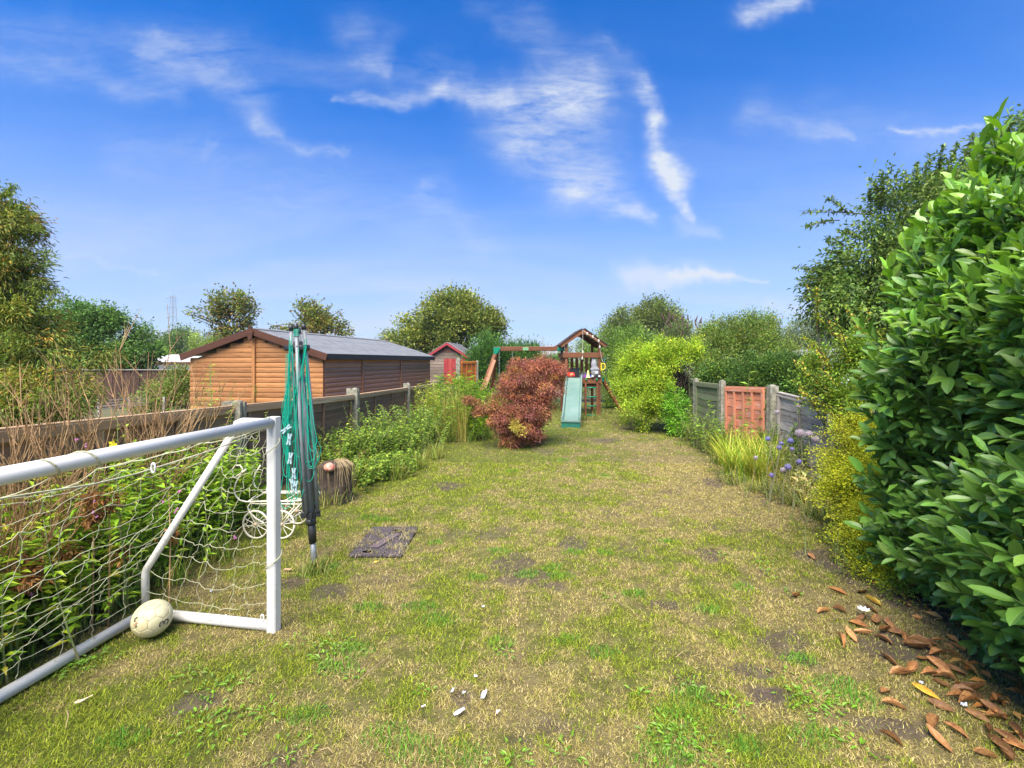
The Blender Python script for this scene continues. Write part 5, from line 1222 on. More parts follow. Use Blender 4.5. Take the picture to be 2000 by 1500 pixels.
def bush(name, base, blobs, label, cat, ncl, nl, cr, L, W, cols, w=None, seed=1, r0=.03, nlimb=8, **kw):
    return tree(name, base, blobs, label, cat, ncl, nl, cr, L, W, cols, w, r0, seed, nlimb, crown='foliage', trunk='stems', **kw)
GR1 = [(.075, .15, .03), (.11, .20, .035), (.05, .11, .025), (.15, .23, .04)]
GRD = [(.04, .09, .025), (.06, .13, .03), (.03, .07, .02), (.09, .15, .035)]
# climber over arch (yellow green)
cb = thing('climber_arch', gd(1290, 850), 'bright yellow green climber smothering a dark arch right of the play tower', 'climbing shrub')
foliage('foliage', [B(1265, 720, 55, 48, 10.6), B(1235, 745, 30, 45, 10.8), B(1250, 790, 32, 45, 10.0), B(1290, 695, 50, 28, 10.4), B(1335, 690, 34, 24, 10.2), B(1275, 760, 36, 50, 10.2), B(1290, 790, 22, 35, 10.0)], 2300, 22, .055, .045, .022, YG, [4, 4, 2, 2], cb, 41, up=.25, lump=.3, shell=.3)
foliage('foliage', [B(1318, 800, 19, 42, 9.7), B(1325, 832, 17, 20, 9.6)], 450, 22, .045, .045, .022, [(.12, .30, .03), (.17, .36, .03), (.09, .22, .03)], None, cb, 42, up=.2)
foliage('foliage', [B(1362, 700, 14, 30, 10.3), B(1352, 675, 20, 14, 10.3)], 150, 14, .06, .045, .022, YG, None, cb, 44, up=.2)
m = MB(); vr = random.Random(4)
for k in range(14):
    x0 = vr.uniform(1306, 1345); p0 = gd(x0 - 3, 846 + vr.uniform(-4, 4)); 
    a = at(x0, 800, 10.3); b = at(x0 + vr.uniform(-8, 14), 740 + vr.uniform(-20, 20), 10.3); c = at(vr.uniform(1290, 1350), 695, 10.5)
    m.tube([p0, a, b, c], [.009, .009, .008, .005], 5, cap=False)
for k in range(60):
    a = at(vr.uniform(1305, 1348), vr.uniform(700, 770), 10.3 + vr.uniform(-.1, .3)); m.tube([a, a + Vector((vr.uniform(-.1, .1), vr.uniform(-.1, .1), -.12)), a + Vector((vr.uniform(-.2, .2), 0, -vr.uniform(.2, .4)))], [.006, .005, .003], 4, cap=False)
m.build('woody_vines', BARK, cb)
foliage('dark_inner_leaves', [B(1325, 745, 26, 60, 10.75, .2)], 420, 16, .07, .05, .025, [(.05, .04, .03), (.08, .06, .035), (.04, .06, .02)], None, cb, 43, shell=.8)  # thin layer of dark brown and olive leaves filling the arch opening
bush('clipped_shrub', (3.7, 15.2, 0), [B(1205, 738, 34, 50, 15), B(1230, 700, 40, 30, 15), B(1200, 765, 28, 36, 15.2), B(1235, 760, 34, 40, 15)], 'yellow green rounded shrub directly right of the tower brace', 'shrub', 800, 20, .075, .055, .026, [(.16, .26, .03), (.24, .34, .035), (.10, .18, .03)], seed=45)
# low dark shrubs behind the play tower
bush('garden_shrub', at(1210, 830, 17).xyz * 1, [B(1225, 680, 60, 45, 18), B(1180, 720, 40, 40, 18), B(1150, 700, 30, 22, 18), B(1150, 680, 24, 18, 20)], 'mid green bushy shrub mass seen behind the tower roof', 'shrub', 700, 20, .14, .08, .04, GR1, seed=46)
bush('garden_shrub', (3.2, 18.5, 0), [B(1170, 660, 30, 22, 24), B(1145, 672, 22, 16, 24), B(1100, 712, 40, 14, 22), B(1130, 735, 40, 28, 18)], 'small leaved shrub showing through the tower slats', 'shrub', 420, 18, .14, .08, .04, [(.09, .16, .05), (.13, .20, .06), (.2, .26, .09)], seed=47)
# far oaks
FARG = [(.10, .15, .045), (.14, .19, .05), (.08, .12, .04), (.18, .22, .07)]
tree('oak_tree', at(1285, 760, 42).xyz, [B(1285, 632, 38, 34, 42), B(1260, 622, 26, 26, 42), B(1312, 640, 26, 26, 42), B(1290, 610, 28, 20, 42), B(1275, 670, 40, 28, 42), B(1245, 640, 18, 22, 42)], 'large round oak crown against the sky right of the tower', 'oak tree', 900, 22, .32, .20, .12, FARG, seed=51, r0=.5, nlimb=20, fork=.3, lump=.5, shell=.3)
tree('oak_tree', at(1212, 760, 40).xyz, [B(1213, 628, 24, 20, 40), B(1200, 650, 22, 18, 40), B(1225, 655, 24, 24, 40), B(1210, 675, 40, 20, 38)], 'smaller round tree crown just right of the tower roof', 'tree', 500, 20, .3, .19, .11, FARG, seed=52, r0=.35, nlimb=14, fork=.3, lump=.3, shell=.3)
tree('bright_green_tree', at(1230, 740, 30).xyz, [B(1225, 672, 42, 22, 30), B(1250, 690, 40, 22, 30), B(1190, 690, 24, 24, 30)], 'brighter green low tree in front of the oaks', 'tree', 520, 20, .25, .14, .07, [(.12, .22, .03), (.17, .28, .04), (.09, .17, .03)], seed=53, r0=.2, nlimb=10)
# buddleia
bd = bush('buddleia', (7.4, 20.5, 0), [B(1320, 665, 42, 30, 20), B(1345, 655, 28, 22, 20), B(1300, 680, 30, 26, 20)], 'grey green buddleia with dark spent flower spikes above the arch', 'shrub', 420, 20, .15, .13, .025, [(.12, .17, .07), (.15, .20, .10), (.09, .13, .05)], seed=54)
m = MB(); br_ = random.Random(8)
for k in range(34):
    c = at(br_.uniform(1290, 1368), br_.uniform(622, 672), 19.6); d = Vector((br_.uniform(-.5, .6), 0, 1)).normalized(); m.tube([c, c + d * .12, c + d * .3], [.02, .035, .006], 5)
m.build('flower_spikes', mat_plain('spent_flower', (.10, .05, .06), (.07, .04, .03), .9, 9), bd)
# big mixed hedge right, beyond the fence
bush('hawthorn_bush', (5.6, 13, 0), [B(1430, 670, 62, 46, 12.5), B(1395, 700, 40, 50, 12), B(1480, 680, 56, 44, 12.5), B(1440, 640, 40, 24, 13), B(1500, 650, 26, 26, 13), B(1410, 635, 20, 18, 13), B(1500, 720, 60, 36, 11.5), B(1380, 730, 30, 40, 11.4)],
     'large mixed green bush towering over the mossy fence panels', 'bush', 2300, 22, .10, .055, .028, [(.10, .17, .04), (.14, .22, .045), (.07, .13, .035), (.20, .23, .06), (.25, .16, .05)], [4, 4, 3, 2, .5], seed=55, r0=.06, nlimb=16, lump=.3)
bush('hawthorn_bush', (5.4, 10, 0), [B(1450, 728, 62, 30, 9.6), B(1400, 735, 30, 26, 9.8), B(1520, 725, 56, 26, 9.2), B(1480, 750, 60, 20, 9.3), B(1560, 740, 40, 30, 8.8)],
     'darker leafy bush directly behind the terracotta fence panel', 'bush', 1500, 22, .075, .05, .027, [(.06, .13, .035), (.09, .18, .04), (.05, .10, .03), (.2, .26, .04)], [4, 3, 3, .5], seed=56, r0=.05, nlimb=12, lump=.26)
sp = MB()   # long whippy shoots over the bush tops
tw = thing('bramble_shoots', (5.6, 12.6, 0), 'loose leafy shoots sticking up over the big bush against the sky', 'shrub')
L_ = []
for k in range(34):
    x = br_.uniform(1385, 1540); y = 650 + abs(x - 1450) * .2; L_.append((at(x, y + 20, 12.6), at(x + br_.uniform(-16, 22), y - br_.uniform(18, 42), 12.6), (br_.uniform(-.1, .1), 0, .08)))
twigs_leafy('leaves', L_, 16, .06, .03, [(.08, .14, .035), (.12, .18, .04)], tw, 57)
# distant misty wood on the right and the house bit
tree('distant_tree', at(1585, 740, 75).xyz, [B(1580, 650, 42, 24, 75), B(1620, 665, 40, 30, 75), B(1550, 670, 30, 24, 75), B(1660, 680, 40, 30, 75)], 'hazy distant trees between the big bush and the cherry', 'trees', 600, 20, .6, .35, .2, [(.09, .13, .05), (.12, .16, .06)], seed=58, r0=.4)
hs_ = thing('house', at(1600, 740, 28).xyz, 'white house corner with grey roof glimpsed through the shrubs on the right', 'house')
c = at(1614, 720, 26); m = MB(); m.prism([Vector((c.x - .35, 26, 0)), Vector((c.x + 1.6, 26, 0)), Vector((c.x + 1.6, 26, 1.45)), Vector((c.x + .62, 26, 2.05)), Vector((c.x - .35, 26, 1.45))], (0, 4, 0)); m.build('wall', WHITEW, hs_)
m = MB(); m.prism([Vector((c.x - 2.8, 25.6, 1.72)), Vector((c.x - .4, 25.6, 1.72)), Vector((c.x - .4, 25.6, 1.55)), Vector((c.x - 2.8, 25.6, 1.55))], (0, 4, .3)); m.build('roof', ROOFT, hs_)
m = MB(); m.prism([Vector((c.x - .5, 25.8, 1.42)), Vector((c.x + .62, 25.8, 2.12)), Vector((c.x + 1.8, 25.8, 1.42)), Vector((c.x + 1.8, 25.8, 1.52)), Vector((c.x + .62, 25.8, 2.24)), Vector((c.x - .5, 25.8, 1.52))], (0, 4.3, 0)); m.build('roof', ROOFT, hs_)
m = MB(); m.box((c.x + .4, 25.97, .9), (c.x + .85, 25.995, 1.45)); m.build('window', BLUEP if False else mat_plain('window_glass', (.05, .06, .07), (.08, .09, .1), .15, 3), hs_)

# cherry tree behind the hedge
CH = [(.075, .14, .035), (.105, .185, .042), (.055, .11, .033), (.15, .21, .05)]
ct = thing('cherry_tree', (7.6, 8.2, 0), 'dark green cherry tree with drooping leaves reaching over from the right', 'cherry tree')
cbl = [B(1720, 530, 110, 80, 8.2), B(1800, 440, 100, 80, 8.2), B(1880, 370, 80, 70, 8.2), B(1690, 600, 90, 60, 8.0), B(1960, 330, 60, 70, 8.2), B(1640, 560, 60, 50, 8.2), B(1760, 620, 80, 60, 8), B(1990, 270, 30, 36, 8.2)]
_, Pc = foliage('crown', cbl, 1900, 20, .10, .085, .036, CH, None, ct, 61, up=-.35, droop=.3, lump=.3, shell=.42)
LL = []
for (x0, y0, x1, y1) in [(1700, 420, 1560, 412), (1660, 420, 1615, 385), (1640, 430, 1575, 445), (1720, 425, 1725, 345), (1760, 400, 1770, 335), (1700, 430, 1700, 370), (1830, 350, 1845, 285), (1790, 370, 1790, 320), (1800, 350, 1820, 300), (1850, 330, 1870, 285),
                         (1650, 480, 1615, 465), (1650, 500, 1620, 490), (1620, 540, 1562, 525), (1620, 550, 1565, 545), (1610, 580, 1560, 585), (1620, 560, 1570, 560), (1640, 600, 1580, 620), (1930, 300, 1985, 230), (1960, 280, 1978, 225), (1990, 290, 1998, 240), (1745, 440, 1660, 400), (1690, 470, 1640, 450), (1880, 320, 1900, 265), (1740, 420, 1700, 350), (1820, 380, 1760, 360)]:
    for q in range(2): LL.append((at(x0, y0, 8.2), at(x1 + br_.uniform(-10, 10) * q, y1 + br_.uniform(-10, 10) * q, 8.1 + br_.uniform(-.2, .2)), (0, 0, .06)))
twigs_leafy('branch_leaves', LL, 34, .085, .036, CH, ct, 62, r=.009)
limbs('trunk', (7.9, 8.3, 0), [Vector(Pc[i * 37 % len(Pc)].tolist()) for i in range(22)], .13, ct, seed=6, fork=.3)

# pear / rose: tall loose yellow green shrub
ps = thing('rose_shrub', (3.95, 5.4, 0), 'tall loose yellow green shrub between cherry and golden shrub', 'shrub')
LL = []
for (x0, y0, x1, y1) in [(1690, 760, 1585, 570), (1670, 740, 1630, 620), (1700, 780, 1640, 640), (1680, 800, 1590, 720), (1650, 820, 1560, 760), (1700, 720, 1690, 610), (1660, 700, 1600, 610), (1640, 800, 1550, 700), (1690, 700, 1660, 600), (1600, 650, 1590, 560), (1720, 760, 1720, 640), (1640, 740, 1570, 690), (1610, 830, 1555, 740), (1660, 840, 1600, 790), (1720, 800, 1650, 700), (1700, 690, 1675, 650), (1620, 720, 1570, 660)]:
    for q in range(2): LL.append((at(x0, y0, 5.5), at(x1 + br_.uniform(-12, 12), y1 + br_.uniform(-12, 12), 5.3 + br_.uniform(-.2, .2)), (br_.uniform(-.05, .05), 0, .08)))
twigs_leafy('leaves', LL, 60, .040, .022, [(.20, .32, .04), (.28, .38, .05), (.14, .25, .04), (.42, .26, .05)], ps, 63, r=.008)
foliage('foliage', [B(1650, 780, 70, 50, 5.4), B(1610, 720, 45, 50, 5.7), B(1690, 690, 50, 50, 5.3), B(1670, 830, 60, 30, 5.2)], 1150, 16, .06, .038, .02, [(.14, .26, .035), (.22, .33, .045), (.10, .19, .03), (.36, .24, .05)], [4, 4, 3, .6], ps, 64, shell=.6)
limbs('stems', (4.0, 5.4, 0), [at(x, y, 5.4) for x, y in ((1640, 640), (1690, 650), (1600, 720), (1680, 760), (1650, 800), (1590, 600))], .03, ps, fork=.3, seed=9)

# golden lonicera with arching sprays
GO = [(.48, .50, .035), (.40, .45, .035), (.56, .56, .05), (.24, .32, .03)]
lo_ = thing('golden_shrub', (2.75, 3.75, 0), 'golden yellow small leaved shrub with arching sprays beside the laurel', 'shrub')
foliage('foliage', [B(1685, 950, 60, 95, 3.8, .4), B(1695, 1050, 54, 85, 3.5, .35), B(1705, 870, 56, 52, 4.0, .4), B(1735, 1130, 48, 40, 3.2, .25), B(1665, 915, 40, 40, 4.0, .3), B(1650, 970, 34, 50, 3.9, .25), B(1700, 825, 30, 30, 4.1, .2)], 3000, 28, .035, .018, .011, GO, [3, 4, 2, 3], lo_, 71, up=.15, shell=.45, lump=.3)
foliage('lower_green_foliage', [B(1720, 1110, 50, 60, 3.35, .25), B(1760, 1170, 40, 30, 3.0, .15)], 420, 22, .03, .016, .010, [(.10, .17, .03), (.16, .24, .03)], None, lo_, 72, shell=.6)  # darker green leaves low in the shrub
LL = []
for k in range(150):
    y0 = br_.uniform(820, 1090); x0 = 1700 + br_.uniform(-10, 30); z = 4.15 - (y0 - 830) * .0022; d = br_.uniform(50, 135) * (1.15 - abs(y0 - 880) / 420)
    LL.append((at(x0, y0, z), at(x0 - d * .95, y0 + br_.uniform(-42, 14), z - .1), (0, 0, br_.uniform(.03, .10))))
for k in range(22): x0 = br_.uniform(1640, 1730); LL.append((at(x0, 850, 4.1), at(x0 + br_.uniform(-25, 15), br_.uniform(785, 825), 4.0), (0, 0, .02)))
twigs_leafy('sprays', LL, 46, .017, .010, GO, lo_, 73, r=.004)
limbs('stems', (2.85, 3.75, 0), [at(x, y, 3.9) for x, y in ((1650, 880), (1700, 860), (1640, 950), (1660, 1020), (1700, 930))], .025, lo_, fork=.3, seed=10)

# strap leaved daylily clump
def straps(name, base_pts, n, L, W, cols, label, cat, seed, lean=(.3, .9), group=None, parent=None, droopk=.6):
    rng = np.random.default_rng(seed); V = []; Fc = []; Cc = []; nb = 0
    c = pal(n, cols, None, rng)
    for k in range(n):
        bx_, by_ = base_pts[rng.integers(len(base_pts))]; p = np.array([bx_ + rng.normal() * .05, by_ + rng.normal() * .05, 0]); az = rng.random() * 6.283; l = L * rng.uniform(.55, 1.2); ln_ = rng.uniform(*lean)
        d = np.array([math.cos(az), math.sin(az), 0]); s_ = np.array([-d[1], d[0], 0]); w = W * rng.uniform(.7, 1.2); pts = []
        for i in range(5):
            f = i / 4; ang = ln_ * (.25 + droopk * 2.0 * f); ang = min(ang, 2.3)
            if i == 0: q = p
            else: q = q + (d * math.sin(ang) + np.array([0, 0, math.cos(ang)])) * l / 4
            q = np.array([q[0], q[1], max(q[2], .01)]); ww = w * (1 - .85 * f ** 2); pts += [q - s_ * ww / 2, q + s_ * ww / 2]
        V += pts; Cc += [c[k]] * 10
        for i in range(4): Fc.append((nb + i * 2, nb + i * 2 + 1, nb + i * 2 + 3, nb + i * 2 + 2))
        nb += 10
    o = np_mesh(name, np.array(V), np.array(Fc), LEAF, parent, np.array(Cc))
    if label: tag(o, label, cat, group)
    return o
STR = [(.24, .36, .04), (.34, .42, .06), (.15, .28, .03), (.50, .42, .12)]
bpts = [tuple(gd(x, y).xy) for x, y in ((1430, 930), (1460, 940), (1490, 945), (1415, 910), (1445, 900), (1475, 910), (1510, 940), (1500, 915))]
straps('daylily_clump', bpts, 1100, .55, .012, STR, 'yellowing strap leaved daylily clump in front of the terracotta fence panel', 'daylily', 81)
bpts = [tuple(gd(x, y).xy) for x, y in ((1530, 960), (1560, 980), (1580, 1000), (1500, 950))]
straps('dry_grass_clump', bpts, 260, .40, .006, [(.40, .32, .14), (.30, .30, .10), (.20, .24, .07)], 'thin dry grassy stems below the globe thistles', 'grass clump', 82, lean=(.4, 1.1))
bpts = [tuple(gd(x, y).xy) for x, y in ((1350, 860), (1380, 875), (1400, 890), (1340, 845))]
straps('long_grass_clump', bpts, 420, .34, .008, [(.22, .28, .07), (.16, .22, .06), (.38, .32, .14)], 'long soft grass at the foot of the mossy fence', 'grass clump', 83)
for (pts_, n_, L__, lab, sd__) in [([(1128, 815), (1140, 822), (1165, 820), (1180, 818)], 320, .28, 'tall dry grass round the foot of the play tower ladder', 84), ([(1206, 818), (1216, 826), (1235, 822)], 220, .26, 'tufty grass at the foot of the tower brace', 85),
                                   ([(616, 1114), (620, 1120), (610, 1118)], 220, .10, 'straggly tuft of grass growing round the dryer spike', 86), ([(650, 960), (640, 990), (660, 975), (668, 985)], 240, .22, 'long green grass at the right foot of the stump', 87)]:
    straps('long_grass_clump', [tuple(gd(x, y).xy) for x, y in pts_], n_, L__, .006, [(.16, .22, .06), (.12, .19, .05), (.30, .25, .12)], lab, 'grass clump', sd__)
# leafy plants by right fence
def stem_plant(name, base, n, h, L, W, cols, label, cat, seed, spread=.15, whorl=14, group=None, up=.3, droop=.15, lean=.25, stemmat=None):
    rng = np.random.default_rng(seed); t = thing(name, (base[0][0], base[0][1], 0), label, cat, group); m = MB(); C = []; D = []
    for k in range(n):
        bx_, by_ = base[rng.integers(len(base))][:2]; p = np.array([bx_ + rng.normal() * spread, by_ + rng.normal() * spread, 0]); hh = h * rng.uniform(.55, 1.15); q = p + np.array([rng.normal() * lean * hh, rng.normal() * lean * hh, hh])
        mid = (p + q) / 2 + np.array([rng.normal(), rng.normal(), 0]) * .04 * hh; ts = np.linspace(0, 1, 6); f_ = lambda t_: (1 - t_) ** 2 * p + 2 * t_ * (1 - t_) * mid + t_ * t_ * q
        m.tube([Vector(f_(t_).tolist()) for t_ in ts], [.005 * (1 - .7 * t_) + .001 for t_ in ts], 4, cap=False)
        for i in range(whorl):
            t_ = .15 + .85 * (i + rng.random()) / whorl; an = rng.random() * 6.283; C.append(f_(t_)); D.append([math.cos(an), math.sin(an), up + rng.normal() * .25])
    C = np.array(C); D = np.array(D); n_ = len(C); V, Fc, cl = leaf_arrays(C, D, rng.normal(size=(n_, 3)) * .3 + np.array([0, 0, 1]), L * rng.uniform(.5, 1.25, n_), W * rng.uniform(.7, 1.25, n_), pal(n_, cols, None, rng), droop=droop)
    np_mesh('leaves', V, Fc, LEAF, t, cl); m.build('stems', stemmat or STEMG, t); return t
STEMG = mat_plain('green_plant_stem', (.16, .22, .06), (.20, .17, .07), .7, 9)
gxy = lambda L: [tuple(gd(x, y).xy) for x, y in L]
stem_plant('sapling', gxy([(1370, 880)]), 4, .75, .11, .05, [(.18, .32, .05), (.25, .38, .07)], 'young broad leaved sapling in front of the mossy fence', 'sapling', 91, .08, 9)
stem_plant('sapling', gxy([(1440, 900)]), 4, 1.25, .11, .05, [(.18, .32, .05), (.25, .38, .07)], 'taller young sapling against the terracotta panel reaching over its top', 'sapling', 92, .10, 14)
stem_plant('border_weeds', gxy([(1350, 850), (1390, 880), (1420, 890)]), 60, .40, .05, .022, GR1, 'low green weeds at the foot of the mossy fence', 'weeds', 93, .14, 16)
stem_plant('border_weeds', gxy([(1520, 900), (1560, 910), (1590, 930)]), 60, .62, .07, .025, [(.10, .18, .05), (.16, .24, .07), (.22, .24, .10)], 'grey green weeds climbing the peeling grey panel', 'weeds', 94, .16, 14)
for i, (pts_, h_, lab) in enumerate([([(1350, 862), (1365, 872)], .62, 'leafy weeds masking the mossy panel under the climber'), ([(1400, 885), (1410, 890)], .60, 'leafy weeds masking the post left of the terracotta panel'), ([(1500, 905), (1515, 910)], .58, 'leafy weeds masking the foot of the thick ridged post'), ([(1560, 925), (1600, 935)], .66, 'leafy weeds rising before the right end of the grey panel')]):
    stem_plant('border_weeds', gxy(pts_), 40, h_, .055, .024, [(.13, .23, .04), (.19, .30, .05), (.09, .17, .03)], lab, 'weeds', 240 + i, .10, 18, lean=.2)
# globe thistles
STEMT = mat_plain('thistle_stem', (.20, .22, .12), (.28, .22, .12), .8, 9)
GT = [(1500, 857, 9, 0), (1526, 866, 8, 1), (1544, 861, 11, 0), (1562, 846, 16, 2), (1580, 848, 14, 2), (1593, 858, 13, 2), (1522, 874, 9, 1), (1547, 877, 8, 1), (1476, 894, 8, 2), (1561, 902, 10, 1), (1539, 912, 12, 1), (1529, 918, 10, 2), (1507, 928, 9, 1), (1518, 805, 9, 2), (1560, 795, 8, 2), (1602, 931, 6, 3)]
GTN = {0: 'blue', 1: 'violet blue', 2: 'faded grey mauve', 3: 'whitish'}
GTM = {0: mat_plain('thistle_blue', (.13, .13, .36), (.24, .24, .44), .8, 60), 1: mat_plain('thistle_violet', (.14, .12, .32), (.26, .23, .40), .8, 60), 2: mat_plain('thistle_faded', (.30, .24, .28), (.40, .34, .36), .9, 60), 3: mat_plain('thistle_pale', (.6, .6, .66), (.5, .5, .55), .9, 60)}
def spiky(c, r, n, seed):
    rng = random.Random(seed); m = MB(); m.ball(c, r * .72, 10)
    for k in range(n):
        z = 1 - 2 * (k + .5) / n; a = k * 2.39996; rr_ = math.sqrt(1 - z * z); d = Vector((rr_ * math.cos(a), rr_ * math.sin(a), z)); e = d.orthogonal().normalized() * r * .12; f = d.cross(e).normalized() * r * .12; b = c + d * r * .6
        m.add([b + e, b - e * .5 + f, b - e * .5 - f, c + d * r * rng.uniform(.95, 1.12)], [(0, 1, 3), (1, 2, 3), (2, 0, 3)])
    return m
for k, (x, y, d, t_) in enumerate(GT):
    z = 5.15 - (y - 850) * .006 + (k % 3) * .12; c = at(x, y, z); base = Vector((c.x + br_.uniform(-.12, .16), z + br_.uniform(-.05, .12), 0)); r_ = d / 2 / F * z * 1.15
    where = ['lowest left', 'beside the golden sprays', 'among the upper flowers', 'against the grey panel'][k % 4]
    th_ = thing('globe_thistle', base, '%s globe thistle head on a thin stem, number %d' % (GTN[t_], k), 'thistle', 'globe thistles in the right hand border')
    m = MB(); m.tube([base, base.lerp(c, .5) + Vector((br_.uniform(-.03, .03), 0, .02)), c], [.005, .004, .003], 5); m.build('stem', STEMT, th_); spiky(c, r_, 90, k).build('flower_head', GTM[t_], th_)
GTL = ['blue globe thistle nearest the daylily leaves', 'violet blue globe thistle head in the upper left of the blue group', 'blue globe thistle in the middle of the upper group', 'large faded mauve globe thistle highest in front of the grey panel', 'second large faded globe thistle right of the highest one',
       'faded globe thistle tangled in the golden sprays', 'violet thistle just left of and below the upper blue one', 'small violet thistle head lower right of the upper group', 'faded grey thistle head far left over the dry grass', 'violet thistle alone right above the lowest trio',
       'large violet blue thistle of the lowest pair', 'faded thistle touching the large violet one of the lowest pair', 'lowest violet thistle head nearest the lawn', 'faded brown thistle against the left of the grey panel', 'faded brown thistle topmost against the grey panel', 'tiny whitish thistle head beside the golden shrub']
for o, l in zip([o for o in COL.objects if o.name.startswith('globe_thistle')], GTL): o['label'] = l
stem_plant('thistle_foliage', gxy([(1540, 950), (1570, 960), (1520, 935)]), 40, .45, .10, .03, [(.17, .21, .10), (.26, .26, .12), (.12, .17, .07)], 'grey green thistle foliage beneath the blue heads', 'plant', 95, .13, 9)
# pale broad leaved plant
stem_plant('sedum_plant', gxy([(1575, 985)]), 12, .26, .09, .05, [(.30, .38, .16), (.42, .44, .24), (.45, .36, .24)], 'pale broad leaved plant at the lawn edge below the thistles', 'plant', 96, .07, 8, up=.6)
wb = at(1337, 841, 9.9); m = MB(); m.ball(Vector((wb.x, wb.y, .06)), .07, 8, (1.2, .8, .7)); m.ball(Vector((wb.x + .07, wb.y, .04)), .045, 8, (1.2, .8, .7)); tag(m.build('white_rag', PAPER, None, True), 'small white rag lying under the climber arch', 'rag')

# ------------------------------------------------ left side plants
LW = [(.21, .38, .035), (.29, .46, .05), (.16, .31, .035), (.33, .44, .05), (.17, .33, .03), (.25, .42, .045), (.33, .44, .05), (.40, .34, .06)]
bedz = [(-2.75, 1.5), (-2.8, 1.9), (-2.75, 2.3), (-2.72, 2.7), (-2.8, 3.1), (-2.82, 3.5), (-2.8, 3.9), (-2.72, 4.35)]
for i, (x, z) in enumerate(bedz):
    lab = ['green flowering weeds in the bed at the far left edge', 'bushy willowherb weeds behind the goal net, left of the rusty stems', 'yellow green weeds in the bed behind the middle of the net', 'tall leafy weeds behind the goal corner strut', 'dark leafy weeds between the strut and the goal post', 'leafy weeds behind the pram planter handle', 'weeds growing up the fence behind the pram planter', 'weeds between the pram and the stump'][i]
    stem_plant('willowherb', [(x, z), (x - .12, z + .15), (x + .18, z - .05), (x + .05, z + .2)], 62, [.80, .80, .78, .80, .82, .84, .80, .62][i], .085, .022, LW[:4] if i > 3 else LW, lab, 'weeds', 100 + i, .15, 30, group=None, up=.25, droop=.25, lean=.16)
# pink flowers
pf = thing('pink_flowers', (-2.6, 2.6, 0), 'tiny pink balsam flowers dotted through the weeds behind the net', 'flowers'); m = MB(); pr_ = random.Random(2)
for (x, y) in [(30, 967), (45, 985), (150, 858), (168, 870), (182, 980), (318, 982), (345, 995), (340, 1000), (350, 960), (180, 1000), (60, 1160), (5, 1035), (460, 1050), (190, 1010)]:
    c = at(x, y, 2.5 + pr_.uniform(-.1, .1)) ; 
    for q in range(4): m.ball(c + Vector((pr_.uniform(-.008, .008), 0, pr_.uniform(-.008, .008))), .0045, 6)
m.build('petals', PINKM, pf)
def star(c, r, mat, name, lab, cat):
    t = thing(name, (c.x, c.y, 0), lab, cat); 
    for q in range(5):
        an = q / 5 * 6.283; d = Vector((math.cos(an), -.35, math.sin(an))).normalized(); s_ = d.cross(Vector((0, -1, .3))).normalized(); m = MB()
        m.add([c, c + d * r * .6 + s_ * r * .32, c + d * r, c + d * r * .6 - s_ * r * .32, c + Vector((0, .004, 0)) + d * r * .5], [(0, 1, 2, 3), (0, 3, 4), (0, 4, 1), (1, 4, 2), (2, 4, 3)]); m.build('petal', mat, t)
    m = MB(); m.tube([c, Vector((c.x + .05, c.y + .05, .02))], [.003, .004], 5); m.build('stem', STEMG, t)
star(at(222, 868, 2.75), .03, YFLOW, 'evening_primrose', 'single yellow evening primrose flower above the goal crossbar', 'flower')
# dead brown stems
def dead(name, base, fans, label, seed, n=30, r=.006):
    rr = random.Random(seed); t = thing(name, base, label, 'dead plant', 'dead brown stems along the left fence'); m = MB(); b0 = Vector(base)
    for k in range(n):
        tx, ty, tz = rr.choice(fans); tip = at(tx + rr.uniform(-70, 70), ty + rr.uniform(-45, 110), tz + rr.uniform(-.25, .25)); b = b0 + Vector((rr.uniform(-.09, .09), rr.uniform(-.09, .09), 0))
        L = (tip - b).length; pts = [b]; 
        for i in range(1, 7): f = i / 6; pts.append(b.lerp(tip, f) + Vector((rr.uniform(-1, 1), rr.uniform(-1, 1), rr.uniform(-.6, .6))) * .034 * L)
        m.tube(pts, [r * (1 - .85 * i / 6) * rr.uniform(.7, 1.1) + .0007 for i in range(7)], 5, cap=False)
        for q in range(rr.randint(4, 8)):
            i = rr.randint(2, 5); p = pts[i]; d = (pts[i + 1 if i < 6 else 6] - pts[i - 1]).normalized(); s_ = (d + Vector((rr.uniform(-1, 1), rr.uniform(-.6, .6), rr.uniform(-.1, .6))) * .8).normalized(); l = L * rr.uniform(.08, .2)
            m.tube([p, p + s_ * l * .5 + Vector((rr.uniform(-.01, .01), 0, .01)), p + s_ * l], [r * .4, r * .28, .0008], 4, cap=False)
            if rr.random() < .6: e = p + s_ * l * .5; s2 = (s_ + Vector((rr.uniform(-1, 1), 0, rr.uniform(-.2, .8))) * .7).normalized(); m.tube([e, e + s2 * l * .45], [r * .25, .0007], 3, cap=False)
    m.build('stems', TWIG, t); return t
dead('dead_stems', (-2.86, 3.55, 0), [(300, 640, 3.5), (310, 690, 3.5), (260, 700, 3.4), (330, 720, 3.6), (390, 700, 3.7), (240, 740, 3.3), (360, 760, 3.6), (280, 780, 3.5)], 'tall dead brown stems standing up before the neighbour fence and shed', 3, 40, .0062)
dead('dead_stems', (-2.88, 3.9, 0), [(440, 680, 3.9), (420, 720, 3.9), (400, 760, 3.9), (470, 740, 4.0), (350, 740, 3.7)], 'dead twiggy stems in front of the shed gable', 4, 16, .005)
dead('dead_stems', (-2.84, 2.95, 0), [(130, 690, 2.7), (100, 720, 2.6), (180, 700, 2.8), (30, 760, 2.4), (60, 800, 2.4), (210, 760, 2.9), (150, 740, 2.7)], 'dead stems leaning left across the conifer', 5, 28, .0058)
